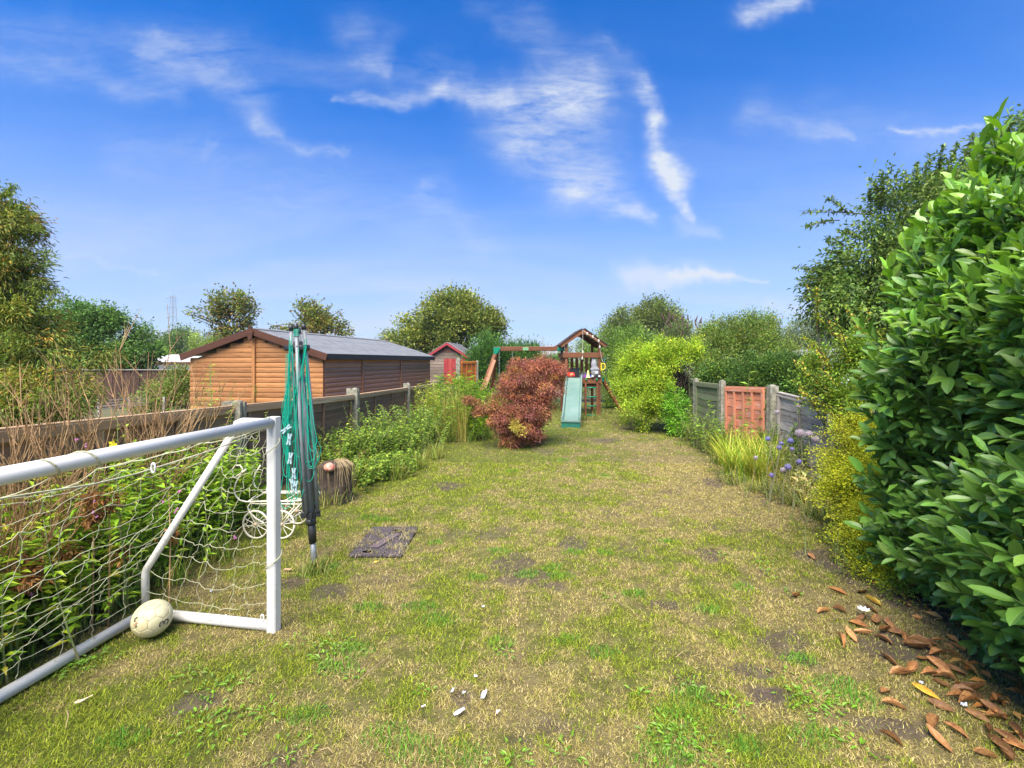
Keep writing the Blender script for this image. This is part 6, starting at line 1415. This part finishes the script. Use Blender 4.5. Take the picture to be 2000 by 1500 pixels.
dead('dead_stems', (-2.86, 2.6, 0), [(0, 800, 2.1), (20, 780, 2.2), (-30, 850, 2.0), (60, 830, 2.3), (120, 840, 2.4), (-20, 900, 2.0), (90, 800, 2.4)], 'low fan of dead stems at the far left edge', 6, 34, .006)
dead('dead_stems', (-2.45, 6.2, 0), [(640, 830, 6.1), (620, 850, 6.0), (660, 860, 6.2), (632, 800, 6.1)], 'pale dry stems behind the stump', 7, 12, .004)
# rust brown willowherb seed plumes hanging in the weeds
ru = thing('dried_weed', (-2.45, 2.75, 0), 'rusty brown dried weed spikes among the green weeds behind the net', 'dried plant')
foliage('dry_leaves', [B(212, 1010, 9, 42, 2.7, .04), B(180, 1000, 7, 36, 2.65, .04), B(330, 1030, 9, 30, 2.8, .05), B(130, 1060, 12, 30, 2.5, .05), B(260, 1080, 14, 30, 2.8, .06), B(50, 1130, 20, 40, 2.3, .06)], 90, 14, .02, .03, .013, [(.22, .10, .04), (.17, .075, .035), (.28, .15, .06)], None, ru, 111, up=-.3, droop=.4)
m = MB()
for (x, y0, z) in ((212, 1150, 2.7), (180, 1130, 2.65), (330, 1150, 2.8)): m.tube([Vector((at(x, 900, z).x, z, 0)), at(x + 3, 1060, z), at(x, 960, z)], [.004, .004, .002], 5)
m.build('stem', TWIG, ru)
# nettles / ground cover at bed front
straps('long_grass_clump', [(-2.62, 1.7), (-2.6, 2.0), (-2.55, 2.3), (-2.5, 2.6), (-2.45, 2.9)], 420, .22, .007, [(.12, .24, .04), (.18, .30, .05), (.34, .30, .12)], 'rank green grass along the weed bed behind the net', 'grass clump', 112)
straps('long_grass_clump', [(-2.35, 3.2), (-2.3, 3.6), (-2.25, 4.3), (-2.2, 4.7)], 340, .24, .007, [(.12, .24, .04), (.20, .30, .05), (.34, .30, .12)], 'long grass between the goal and the pram planter', 'grass clump', 113)
for i, (bx_, by_, lab) in enumerate([(-2.82, 1.7, 'low leafy growth at the foot of the weeds, far left'), (-2.8, 2.2, 'low leafy growth behind the rear goal bar'), (-2.72, 2.75, 'low leafy growth behind the goal corner'), (-2.75, 3.35, 'low leafy growth between goal corner and pram')]):
    stem_plant('ground_weeds', [(bx_, by_), (bx_ - .1, by_ + .25), (bx_ + .05, by_ - .2)], 70, .34, .06, .024, LW[:5], lab, 'weeds', 210 + i, .13, 16, lean=.35)
for i, (pts_, lab) in enumerate([([(1400, 905), (1430, 945), (1470, 960)], 'low grassy weeds edging the lawn below the daylilies'), ([(1510, 965), (1545, 985), (1590, 1010)], 'low weeds edging the lawn below the thistles'), ([(1610, 1020), (1640, 1060), (1650, 1100)], 'thin weeds at the foot of the golden shrub')]):
    straps('border_grass', [tuple(gd(x, y).xy) for x, y in pts_], 380, .17, .005, [(.14, .22, .05), (.20, .26, .07), (.32, .27, .13)], lab, 'grass clump', 220 + i, lean=(.4, 1.2))
    stem_plant('border_weeds', gxy(pts_), 34, .22, .035, .014, [(.12, .20, .04), (.18, .25, .06), (.26, .22, .09)], lab + ', leafy part', 'weeds', 230 + i, .12, 10, lean=.4)
# brambles & low plants along fence, middle left
MIDL = [(.13, .24, .035), (.19, .31, .045), (.09, .17, .03), (.27, .34, .06)]
for i, (px_, py_, z, h, lab) in enumerate([(655, 900, 6.6, .55, 'soft green weeds just behind the stump'), (700, 905, 6.9, .50, 'bramble clump at the foot of the lichened post'), (735, 880, 7.4, .75, 'climbing bramble reaching up the middle fence panel'), (770, 900, 7.3, .55, 'bright green bramble mound on the lawn edge'),
                                          (800, 880, 8.2, .70, 'tall bramble mound before the second post'), (835, 870, 8.8, .62, 'leafy weeds left of the tall grassy clump'), (750, 930, 6.3, .28, 'low weeds spreading onto the lawn edge'), (680, 950, 5.8, .30, 'low leafy weeds right of the stump')]):
    g = Vector(((px_ - 1000) / 900 * z, z, 0))
    stem_plant('bramble', [(g.x, g.y), (g.x + .2, g.y + .2), (g.x - .2, g.y + .25), (g.x + .1, g.y - .15)], 75, h, .055, .030, MIDL, lab, 'bramble', 120 + i, .20, 24, lean=.35, up=.2)
straps('long_grass_clump', gxy([(690, 950), (730, 940), (780, 935), (820, 915), (850, 895)]), 520, .30, .007, [(.20, .28, .06), (.13, .22, .04), (.42, .34, .15)], 'grassy fringe where the brambles meet the lawn', 'grass clump', 131)
# tall goldenrod-like clump
stem_plant('goldenrod', [(-1.15, 9.2), (-.95, 9.4), (-1.3, 9.6), (-.8, 9.1), (-1.0, 10.0)], 130, 1.15, .13, .018, [(.16, .32, .03), (.24, .40, .04), (.10, .22, .03), (.34, .42, .05)], 'tall bright yellow green clump left of the maple', 'perennial', 132, .16, 34, lean=.14, up=.45, droop=.3)
straps('ornamental_grass', [(-1.1, 8.9), (-1.25, 9.0), (-.95, 8.85), (-1.35, 9.2)], 420, 1.0, .010, [(.30, .30, .10), (.20, .28, .06), (.42, .34, .16)], 'arching grassy stems in front of the tall green clump', 'grass clump', 133, lean=(.15, .5), droopk=.45)
stem_plant('goldenrod', [(-1.7, 10.8), (-1.9, 11.6), (-1.5, 11.2), (-2.0, 12.4)], 120, .95, .09, .024, [(.20, .33, .04), (.30, .40, .05), (.38, .36, .08)], 'yellowish weeds at the end of the low dark fence', 'weeds', 134, .25, 26, lean=.16, up=.4)
stem_plant('goldenrod', [(-.75, 10.4), (-.6, 10.9), (-.5, 11.4)], 110, .80, .15, .028, [(.13, .27, .03), (.19, .34, .035)], 'low bright green leafy clump beside the swing leg', 'perennial', 135, .22, 18, lean=.25, up=.4, droop=.3)
straps('long_grass_clump', gxy([(880, 862), (920, 862), (950, 856)]), 240, .28, .008, [(.20, .30, .06), (.14, .24, .05)], 'grass tuft at the right foot of the tall clump', 'grass clump', 136)
bush('garden_shrub', (-.9, 15.5, 0), [B(945, 775, 24, 26, 15), B(985, 790, 30, 20, 14.5), B(1060, 800, 40, 12, 15), B(1000, 760, 40, 26, 16)], 'dark shrubs behind the swing legs and maple', 'shrub', 420, 20, .10, .07, .03, GRD, seed=137)
# golden twiggy shrub on fence
stem_plant('sapling', [(-2.75, 4.45), (-2.72, 4.55)], 6, 1.35, .06, .016, [(.28, .40, .05), (.36, .44, .08)], 'pale green seedling reaching above the fence before the shed gable', 'sapling', 138, .09, 30, lean=.12)
stem_plant('sapling', [(-2.8, 3.3)], 4, 1.25, .05, .018, [(.30, .42, .04), (.36, .46, .05)], 'yellow green seedling standing among the dead stems', 'sapling', 139, .06, 26, lean=.1)
stem_plant('border_weeds', [(-3.4, 4.9), (-3.3, 5.3), (-3.6, 5.0)], 50, 1.15, .06, .02, [(.20, .33, .04), (.13, .24, .03)], 'leafy weeds beyond the fence below the shed gable', 'weeds', 140, .15, 24)
bush('garden_shrub', (-9.0, 13.0, 0), [B(340, 770, 40, 26, 12.5), B(280, 790, 30, 16, 12.5), B(350, 740, 18, 22, 12.5)], 'scrubby green shrub before the dark neighbour fence left of the shed', 'shrub', 380, 18, .12, .07, .03, [(.10, .18, .04), (.15, .24, .05), (.22, .20, .07)], seed=141)

# conifer (golden brown cypress) at the left edge
def cypress(name, base, sprays, cols, label, seed, parent=None):
    """feathery drooping sprays: list of (centre, radii)"""
    rng = np.random.default_rng(seed); t = thing(name, base, label, 'conifer')
    foliage('crown', sprays, 2600, 24, .075, .075, .014, cols, [3, 3, 2, 2, 1.2], t, seed, up=-.45, outb=.8, lump=.42, shell=.45, droop=.25, flat=.8)
    limbs('trunk', base, [Vector(s[0]) for s in sprays], .12, t, seed=seed, fork=.25); return t
CY = [(.14, .21, .05), (.19, .25, .05), (.09, .15, .04), (.24, .22, .05), (.36, .20, .055)]
cy = cypress('cypress_tree', (-7.0, 6.5, 0), [B(10, 440, 45, 60, 6.5), B(20, 540, 62, 60, 6.5), B(30, 640, 72, 60, 6.4), B(60, 690, 70, 40, 6.3), B(80, 760, 85, 46, 6.2), B(120, 790, 66, 34, 6.1), B(30, 800, 60, 44, 6.0), B(-30, 560, 60, 150, 6.6), B(-40, 740, 80, 100, 6.4), B(190, 700, 22, 18, 6.6), B(8, 385, 20, 26, 6.5)], CY, 'feathery golden brown conifer at the left edge of the photo', 151)
LL = [(at(20, 470, 6.4), at(86, 440, 6.3), (0, 0, .15)), (at(20, 520, 6.4), at(108, 505, 6.3), (0, 0, .12)), (at(30, 560, 6.4), at(95, 560, 6.3), (0, 0, .1)), (at(40, 600, 6.4), at(120, 570, 6.3), (0, 0, .1)), (at(5, 420, 6.4), at(50, 415, 6.3), (0, 0, .12)), (at(0, 390, 6.4), at(32, 370, 6.3), (0, 0, .1)), (at(60, 640, 6.4), at(110, 600, 6.3), (0, 0, .1))]
LL2 = []
for a, b, c in LL:
    for q in range(5): LL2.append((a, b + Vector((br_.uniform(-.12, .05), 0, br_.uniform(-.14, .1))), c))
twigs_leafy('branch_tips', LL2, 60, .06, .014, CY[:3], cy, 152, r=.008)
# maple-like bush left mid
bush('sycamore_bush', (-13.5, 17, 0), [B(200, 650, 70, 50, 17), B(150, 640, 44, 44, 17), B(250, 680, 48, 40, 17), B(120, 680, 40, 50, 16.5), B(180, 710, 80, 30, 16.5), B(285, 690, 16, 30, 17)], 'dense green bush with layered leaves between the conifer and the pylon', 'bush', 1300, 22, .14, .11, .06, [(.06, .14, .04), (.09, .19, .045), (.05, .11, .03), (.12, .22, .06)], seed=153, r0=.08, nlimb=12, up=-.1, droop=.25, lump=.34)
tw = thing('leafy_shoots', (-13.4, 17, 0), 'upright leafy shoots topping the dense green bush', 'shrub'); LL = []
for k in range(30): x = br_.uniform(110, 300); y = 620 + abs(x - 190) * .25; LL.append((at(x, y + 25, 16.8), at(x + br_.uniform(-8, 10), y - br_.uniform(8, 40), 16.8), (0, 0, .05)))
twigs_leafy('leaves', LL, 14, .10, .05, [(.06, .14, .04), (.09, .18, .045)], tw, 154)
# apple trees behind the shed
AP = [(.11, .16, .045), (.15, .20, .05), (.08, .11, .035), (.24, .17, .06)]
def sparse(name, base, lab, z, lines, blobs, seed, n1=300):
    t = thing(name, base, lab, 'apple tree')
    LL = []
    for (x0, y0, x1, y1) in lines:
        for q in range(3): LL.append((at(x0, y0, z), at(x1 + br_.uniform(-9, 9) * (q > 0), y1 + br_.uniform(-9, 9) * (q > 0), z + br_.uniform(-.6, .6)), (br_.uniform(-.35, .35), 0, br_.uniform(-.25, .35))))
    twigs_leafy('branch_leaves', LL, 15, .13, .085, AP, t, seed, r=.022)
    foliage('crown', blobs, n1, 10, .15, .13, .085, AP, None, t, seed + 1, shell=.5, lump=.6, cluster=.28)
    limbs('trunk', base, [Vector(b[0]) for b in blobs], .13, t, seed=seed, fork=.5); return t
sparse('apple_tree', at(452, 860, 20).xy.to_3d(), 'sparse apple tree above the left end of the shed roof', 20,
       [(450, 640, 375, 600), (450, 630, 400, 572), (450, 625, 430, 578), (450, 620, 455, 570), (455, 620, 490, 580), (455, 630, 512, 600), (450, 645, 365, 612), (450, 640, 410, 640), (455, 620, 475, 572), (452, 610, 415, 590), (452, 640, 500, 625), (452, 650, 395, 660), (452, 655, 425, 672)],
       [B(450, 600, 36, 22, 20), B(415, 610, 26, 18, 20), B(480, 600, 24, 18, 20), B(450, 650, 36, 16, 20), B(470, 625, 26, 16, 20)], 161)
sparse('apple_tree', at(625, 860, 21).xy.to_3d(), 'second sparse apple tree seen behind the dryer and the middle of the shed roof', 21,
       [(620, 650, 565, 605), (620, 640, 580, 590), (620, 640, 610, 585), (620, 640, 650, 595), (625, 650, 680, 630), (625, 650, 692, 655), (620, 650, 540, 635), (622, 640, 665, 610), (600, 655, 528, 640)],
       [B(610, 625, 40, 26, 21), B(640, 635, 36, 24, 21), B(585, 640, 28, 18, 21), B(665, 650, 24, 14, 21), B(600, 605, 26, 12, 21), B(540, 640, 18, 8, 21)], 163, 420)
FT = [(.12, .17, .04), (.16, .21, .045), (.08, .12, .035), (.24, .25, .07)]
tree('fruit_tree', at(890, 800, 26).xy.to_3d(), [B(900, 620, 62, 40, 26), B(870, 605, 46, 32, 26), B(935, 635, 52, 36, 26), B(820, 650, 46, 30, 26), B(850, 665, 60, 30, 26), B(900, 590, 34, 16, 26), B(960, 650, 30, 28, 26), B(780, 665, 24, 16, 26)],
     'broad spreading fruit tree behind the small red shed', 'fruit tree', 1500, 20, .24, .16, .10, FT, seed=165, r0=.22, nlimb=22, lump=.36, shell=.42)
twt = thing('fruit_tree_shoots', at(890, 800, 26).xy.to_3d(), 'leafy shoots standing out round the broad fruit tree crown', 'tree'); LL = []
for k in range(50): an = br_.uniform(.1, 3.05); cx_, cy_ = 890 + 95 * math.cos(an), 650 - 66 * math.sin(an); LL.append((at(cx_ - 14 * math.cos(an), cy_ + 14 * math.sin(an), 26), at(cx_ + br_.uniform(2, 16) * math.cos(an), cy_ - br_.uniform(2, 14) * math.sin(an), 26), (0, 0, .05)))
twigs_leafy('leaves', LL, 12, .16, .10, FT, twt, 167, r=.012)
tree('pale_tree', at(775, 760, 40).xy.to_3d(), [B(772, 662, 22, 14, 40)], 'pale grey green treetop between the shed roof and the fruit tree', 'tree', 90, 16, .3, .2, .08, [(.17, .20, .12), (.2, .23, .14)], seed=168)
# conifer hedge behind the swing
ch = thing('conifer_hedge', at(1000, 800, 21).xy.to_3d(), 'dense dark green conifer hedge behind the swing beam', 'hedge')
foliage('foliage', [B(960, 700, 40, 36, 20), B(1000, 705, 44, 36, 20.5), B(1045, 715, 40, 40, 21), B(935, 720, 24, 44, 19.5), B(990, 750, 60, 40, 20), B(1075, 720, 24, 30, 21.5), B(945, 672, 14, 12, 19.6)], 1500, 22, .16, .19, .03, [(.045, .12, .03), (.07, .17, .035), (.10, .22, .04), (.03, .08, .025)], None, ch, 171, up=.8, lump=.2, shell=.35)
tag(limbs('stems', at(1000, 800, 21).xy.to_3d(), [at(950, 700, 20), at(1000, 700, 20), at(1050, 700, 21)], .1, ch), None)
# far house with aerial
fh = thing('far_house', at(1062, 760, 45).xy.to_3d(), 'pale bungalow roof with a television aerial behind the conifer hedge', 'house')
c = at(1062, 700, 45); m = MB(); m.box((c.x - 2.2, 45, 0), (c.x + 1.6, 49, 1.9)); m.build('wall', WHITEW, fh)
m = MB(); m.prism([(c.x - 2.6, 44.6, 1.9), (c.x + 2.0, 44.6, 1.9), (c.x + 1.1, 46.8, 2.75), (c.x - 1.7, 46.8, 2.75)], (0, 0, .1)); m.build('roof', ROOFT, fh)
a0 = at(1060.5, 690, 46.5); a1 = at(1060.5, 657, 46.5); m = MB(); m.tube([a0, a1], .035, 5)
for y in (661, 666, 671): q = at(1060.5, y, 46.5); m.tube([q - Vector((.28, 0, 0)), q + Vector((.28, 0, 0))], .02, 4)
m.build('aerial', PYL, fh)
# far woods on the left, pylon
wd = tag(foliage('far_wood', [B(330, 672, 50, 22, 170), B(380, 668, 44, 20, 170), B(420, 672, 44, 20, 170), B(280, 680, 60, 24, 170), B(480, 680, 60, 20, 170), B(200, 690, 100, 18, 180), B(90, 690, 90, 20, 180), B(560, 690, 60, 14, 190), B(700, 695, 120, 12, 200), B(1090, 692, 60, 12, 200), B(1450, 690, 120, 24, 190), B(1650, 690, 160, 24, 190), B(1000, 695, 120, 10, 220)],
                 2600, 14, 1.2, .8, .6, [(.09, .13, .05), (.12, .16, .06), (.07, .10, .04)], None, None, 181, shell=.6)[0], 'hazy wooded skyline far beyond the gardens', 'wood', kind='stuff')
tree('garden_tree', at(350, 780, 60).xy.to_3d(), [B(352, 672, 26, 20, 60), B(340, 680, 22, 18, 60), B(372, 682, 18, 14, 60)], 'round green tree below the pylon', 'tree', 260, 18, .5, .3, .2, [(.09, .16, .05), (.12, .2, .06)], seed=182)
bush('garden_shrub', at(325, 760, 30).xy.to_3d(), [B(330, 705, 26, 12, 30), B(300, 700, 20, 14, 30)], 'bright low shrubs above the garage roof', 'shrub', 160, 16, .2, .13, .07, [(.14, .24, .04), (.18, .28, .05)], seed=183)
bush('garden_shrub', at(400, 760, 26).xy.to_3d(), [B(400, 668, 26, 14, 26), B(425, 672, 30, 12, 26), B(380, 690, 20, 14, 26)], 'light green shrub peeping over the left slope of the shed roof', 'shrub', 200, 16, .16, .11, .06, [(.14, .22, .05), (.2, .26, .07)], seed=184)
py = thing('pylon', at(338, 705, 190).xy.to_3d(), 'distant lattice electricity pylon on the left skyline', 'pylon'); m = MB(); c = at(338, 700, 190); hb = 1.55 + (705 - 577) * 190 / 900
def lat(z0, z1, w0, w1, n):
    for k in range(n):
        f0, f1 = k / n, (k + 1) / n; a, b = z0 + (z1 - z0) * f0, z0 + (z1 - z0) * f1; wa, wb = w0 + (w1 - w0) * f0, w0 + (w1 - w0) * f1
        for sy in (-1, 1):
            for sx in (-1, 1): m.tube([(c.x + sx * wa, 190 + sy * wa, a), (c.x + sx * wb, 190 + sy * wb, b)], .10, 4)
            m.tube([(c.x - wa, 190 + sy * wa, a), (c.x + wb, 190 + sy * wb, b)], .05, 4); m.tube([(c.x + wa, 190 + sy * wa, a), (c.x - wb, 190 + sy * wb, b)], .05, 4)
lat(0, hb - 10, 2.7, .9, 5); lat(hb - 10, hb, .9, .6, 5)
m.build('tower', PYL, py); m = MB()
for zz_ in (hb - .5, hb - 4.5, hb - 8.4):
    m.tube([(c.x - 3, 190, zz_ - .8), (c.x, 190, zz_), (c.x + 1.5, 190, zz_ - .8)], .12, 4)
m.tube([(c.x, 190, hb), (c.x, 190, hb + 3.5)], .05, 4); m.build('cross_arms', PYL, py)

# ================================================================== fallen leaves and scraps
DL = [(735, 340), (885, 425), (970, 420), (1090, 460), (1080, 495), (1235, 470), (1225, 530), (1215, 575), (975, 585), (1035, 555), (1155, 370), (1245, 690), (1370, 750), (1310, 765), (1475, 770), (1440, 685), (1540, 830), (1230, 875), (1450, 880), (1275, 955), (1620, 905), (1535, 950), (1500, 1060), (1740, 1010), (1800, 1095), (1620, 1090), (1255, 1140), (1520, 1145), (1790, 1235), (1920, 1140), (1720, 850), (1850, 920), (1420, 605), (1440, 575), (1530, 720), (1600, 740), (1900, 1240), (1950, 1180), (1960, 1100), (1180, 470), (1250, 500), (1290, 540), (1400, 620), (1470, 600), (1350, 580), (1340, 770), (1820, 160), (815, 125), (1110, 545), (1660, 870), (1690, 930), (1750, 900), (1850, 1010), (1880, 1180), (1830, 990), (1520, 650), (1560, 790), (1100, 320), (955, 320), (1145, 410)]
dlm = []
for s_ in range(6):
    r = random.Random(s_ + 40); st_ = [(0, .02), (.15, .2), (.4, .34), (.65, .31), (.88, .14), (1, 0)]; V = []; curl_ = r.uniform(.5, 2.4); ar = r.uniform(-.5, .9); tw_ = r.uniform(-.5, .5)
    for (x, w) in st_:
        for yy in (-1, -.4, 0, .4, 1):
            y = yy * w * .7; V.append((x - .5, y * (1 - .2 * curl_), abs(yy) ** 2 * w * curl_ * .55 + ar * (x - .5) ** 2 + tw_ * y * (x - .5)))
    Fc = [(i * 5 + k, i * 5 + k + 1, i * 5 + k + 6, i * 5 + k + 5) for i in range(5) for k in range(4)]
    zmin = min(v_[2] for v_ in V); V = [(a, b, c_ - zmin) for a, b, c_ in V]
    me = bpy.data.meshes.new('dry_leaf'); me.from_pydata(V, [], Fc); me.shade_smooth(); me.materials.append(DRYLEAF); me2 = me.copy(); me2.materials.clear(); me2.materials.append(DRYYEL); dlm.append((me, me2))
kk = 0
for (a, b) in DL:
    x, y = 1300 + a / 2.857, 1050 + b / 2.857
    if x > 1995: continue
    g = gd(x, y); g.z = float(lawn_h(np.array(g.x), np.array(g.y))) + .012
    yel = (a, b) in ((1155, 370), (1450, 880), (1440, 735))
    o = bpy.data.objects.new('fallen_leaf', dlm[kk % 6][1 if yel else 0]); s_ = random.uniform(.085, .125); o.location = g; o.scale = (s_,) * 3; o.rotation_euler = (random.uniform(-.6, .6), random.uniform(-.35, .35), random.uniform(0, 6.28)); o.scale.y *= random.uniform(.7, 1.15)
    COL.objects.link(o)
    size = 'long' if s_ > .108 else 'short' ; tone = ['nearly flat', 'gently cupped', 'tightly curled', 'twisted', 'arched', 'half rolled'][kk % 6]
    if x < 1600: zone = 'alone on open lawn, %s of two strays' % ('lower' if y > 1120 else 'upper')
    elif y < 1235: zone = 'in the upper heap below the golden shrub'
    elif y < 1275: zone = 'just below the fallen white bloom'
    elif x < 1760 and y > 1340: zone = 'on the open lawn side of the lower drift'
    elif y < 1330: zone = 'in the drift half way along the hedge foot'
    elif y < 1400: zone = 'beside the pale blue scrap under the hedge'
    else: zone = 'on bare soil near the bottom right corner'
    lab = '%s %s %s fallen leaf %s' % (size, tone, 'yellow' if yel else 'brown', zone)
    tag(o, lab, 'fallen leaf', 'brown fallen laurel leaves beside the hedge'); kk += 1
litter = []
for k in range(170):   # small fragments in the soil under the hedge
    g = gd(1700 + random.random() ** .8 * 290, 0 + 1180 + random.random() * 300); t_ = (g.y); xx = hedge_surf(max(1.6, min(3.2, g.y)), .1) - random.uniform(-.25, .28)
    litter.append((xx, random.uniform(1.7, 3.2)))
C = np.array([[hedge_surf(z, .1) - random.uniform(-.3, .22), z, 0.012 + random.random() * .02] for _, z in litter]); n = len(C); rng = np.random.default_rng(5)
V, Fc, cl = leaf_arrays(C, np.concatenate([rng.normal(size=(n, 2)), rng.normal(size=(n, 1)) * .15], 1), np.tile([0, 0, 1.0], (n, 1)) + rng.normal(size=(n, 3)) * .35, rng.uniform(.03, .10, n), rng.uniform(.012, .035, n), pal(n, [(.42, .19, .08), (.28, .12, .05), (.50, .28, .12)], None, rng))
tag(np_mesh('leaf_litter', V, Fc, LEAF, None, cl), 'broken brown leaf litter under the laurel hedge', 'leaf litter', kind='stuff')
# pale flower / paper ball near the heap
c = gd(1687, 1208); c.z = .04; fl = thing('fallen_flower', (c.x, c.y, 0), 'crumpled white and yellow fallen bloom beside the upper leaf heap', 'flower')
for q in range(9):
    an = q / 9 * 6.283; d = Vector((math.cos(an), math.sin(an), .5)).normalized(); s_ = d.cross(UP).normalized(); m = MB()
    m.add([c, c + d * .025 + s_ * .014, c + d * .042 + UP * .004, c + d * .025 - s_ * .014, c + d * .02 - UP * .006], [(0, 1, 2, 3), (0, 4, 1), (1, 4, 2), (2, 4, 3), (3, 4, 0)]); m.build('petal', PAPER if q < 5 else mat_plain('lemon_petal', (.75, .72, .18), (.6, .6, .12), .7, 9) if q == 5 else PAPER if q < 6 else YELP, fl)
def scrap(x, y, L, W, ang, lab, mat=PAPER, name='paper_scrap', cat='paper scrap'):
    g = gd(x, y); g.z = float(lawn_h(np.array(g.x), np.array(g.y))) + .022; r = random.Random(int(x)); vs = []; n1, n2 = 5, 4; ca, sa = math.cos(ang), math.sin(ang)
    for i in range(n1):
        for j in range(n2):
            a = (i / (n1 - 1) - .5) * L; b = (j / (n2 - 1) - .5) * W * (1 - .35 * abs(i - 2) / 2 + r.uniform(-.15, .15)); vs.append((g.x + a * ca - b * sa, g.y + a * sa + b * ca, g.z + r.uniform(0, .010) + .10 * abs(a) * .5))
    fs = [(i * n2 + j, (i + 1) * n2 + j, (i + 1) * n2 + j + 1, i * n2 + j + 1) for i in range(n1 - 1) for j in range(n2 - 1)]
    return tag(mesh_obj(name, vs, fs, mat), lab, cat)
scrap(945, 1370, .060, .022, 1.35, 'larger white paper scrap standing upright in the near lawn')
scrap(897, 1403, .055, .018, .65, 'white paper scrap just below left of the larger one')
scrap(884, 1360, .040, .010, 1.2, 'thin white paper sliver above left of the two scraps')
scrap(827, 1394, .018, .012, .3, 'tiny white fleck left of the paper scraps')
scrap(906, 1365, .016, .012, .6, 'tiny white fleck between sliver and larger scrap')
scrap(929, 1333, .016, .014, .3, 'tiny white fleck above the larger paper scrap')
scrap(944, 1197, .022, .012, .6, 'small white fleck in the middle of the lawn')
scrap(973, 1402, .020, .018, .3, 'pale pinkish petal right of the paper scraps', mat_plain('pale_pink', (.7, .5, .42), (.6, .4, .35), .8, 9), 'petal', 'petal')
scrap(163, 1376, .060, .022, 1.0, 'pale dry leaf scrap in the near left lawn', mat_plain('pale_tan', (.72, .60, .40), (.6, .42, .25), .8, 9), 'leaf_scrap', 'leaf scrap')
scrap(735, 1103, .035, .022, .2, 'small tan leaf just below the manhole cover', DRYYEL, 'leaf_scrap', 'leaf scrap')
scrap(562, 1118, .050, .030, .2, 'curled tan leaf between the goal post and the dryer spike', mat_plain('tan_leaf', (.62, .38, .22), (.5, .3, .17), .8, 9), 'leaf_scrap', 'leaf scrap')
scrap(1882, 1385, .028, .022, .6, 'small pale blue scrap among the brown leaves')
scrap(413, 1160, .020, .016, .5, 'tiny white fleck inside the goal')
scrap(280, 1245, .018, .014, .4, 'tiny white fleck beside the ball')
scrap(1800, 1342, .022, .018, .4, 'small pinkish scrap left of the leaf drift')
tk = MB()
for (x0, y0, x1, y1) in [(130, 1400, 128, 1440), (1320, 1295, 1345, 1283), (1208, 1185, 1255, 1225), (672, 1368, 760, 1295), (900, 1280, 908, 1256), (990, 1105, 1010, 1112), (625, 1480, 650, 1488), (690, 1090, 660, 1120)]:
    a, b = gd(x0, y0), gd(x1, y1); a.z = .03; b.z = .035; m = MB(); m.tube([a, a.lerp(b, .5) + Vector((.006, .004, .012)), b], [.0022, .0022, .0012], 5)
    tk.v, n0 = tk.v, 0; tk.add(m.v, m.f)
tag(tk.build('dry_stalks', STRAWM), 'loose dry straw stalks lying on the lawn', 'straw', kind='stuff')

# ================================================================== air
hzm = bpy.data.materials.new('air'); hzm.use_nodes = True; hnt = hzm.node_tree; hnt.nodes.clear()
ho = hnt.nodes.new('ShaderNodeOutputMaterial'); hv = hnt.nodes.new('ShaderNodeVolumePrincipled'); hv.inputs['Density'].default_value = .0005
hv.inputs['Color'].default_value = (.88, .93, 1, 1); hnt.links.new(hv.outputs[0], ho.inputs['Volume'])
m = MB(); m.box((-920, -320, -1.2), (920, 1220, 36)); tag(m.build('haze', hzm), 'thin pale haze over the distant trees', kind='stuff')
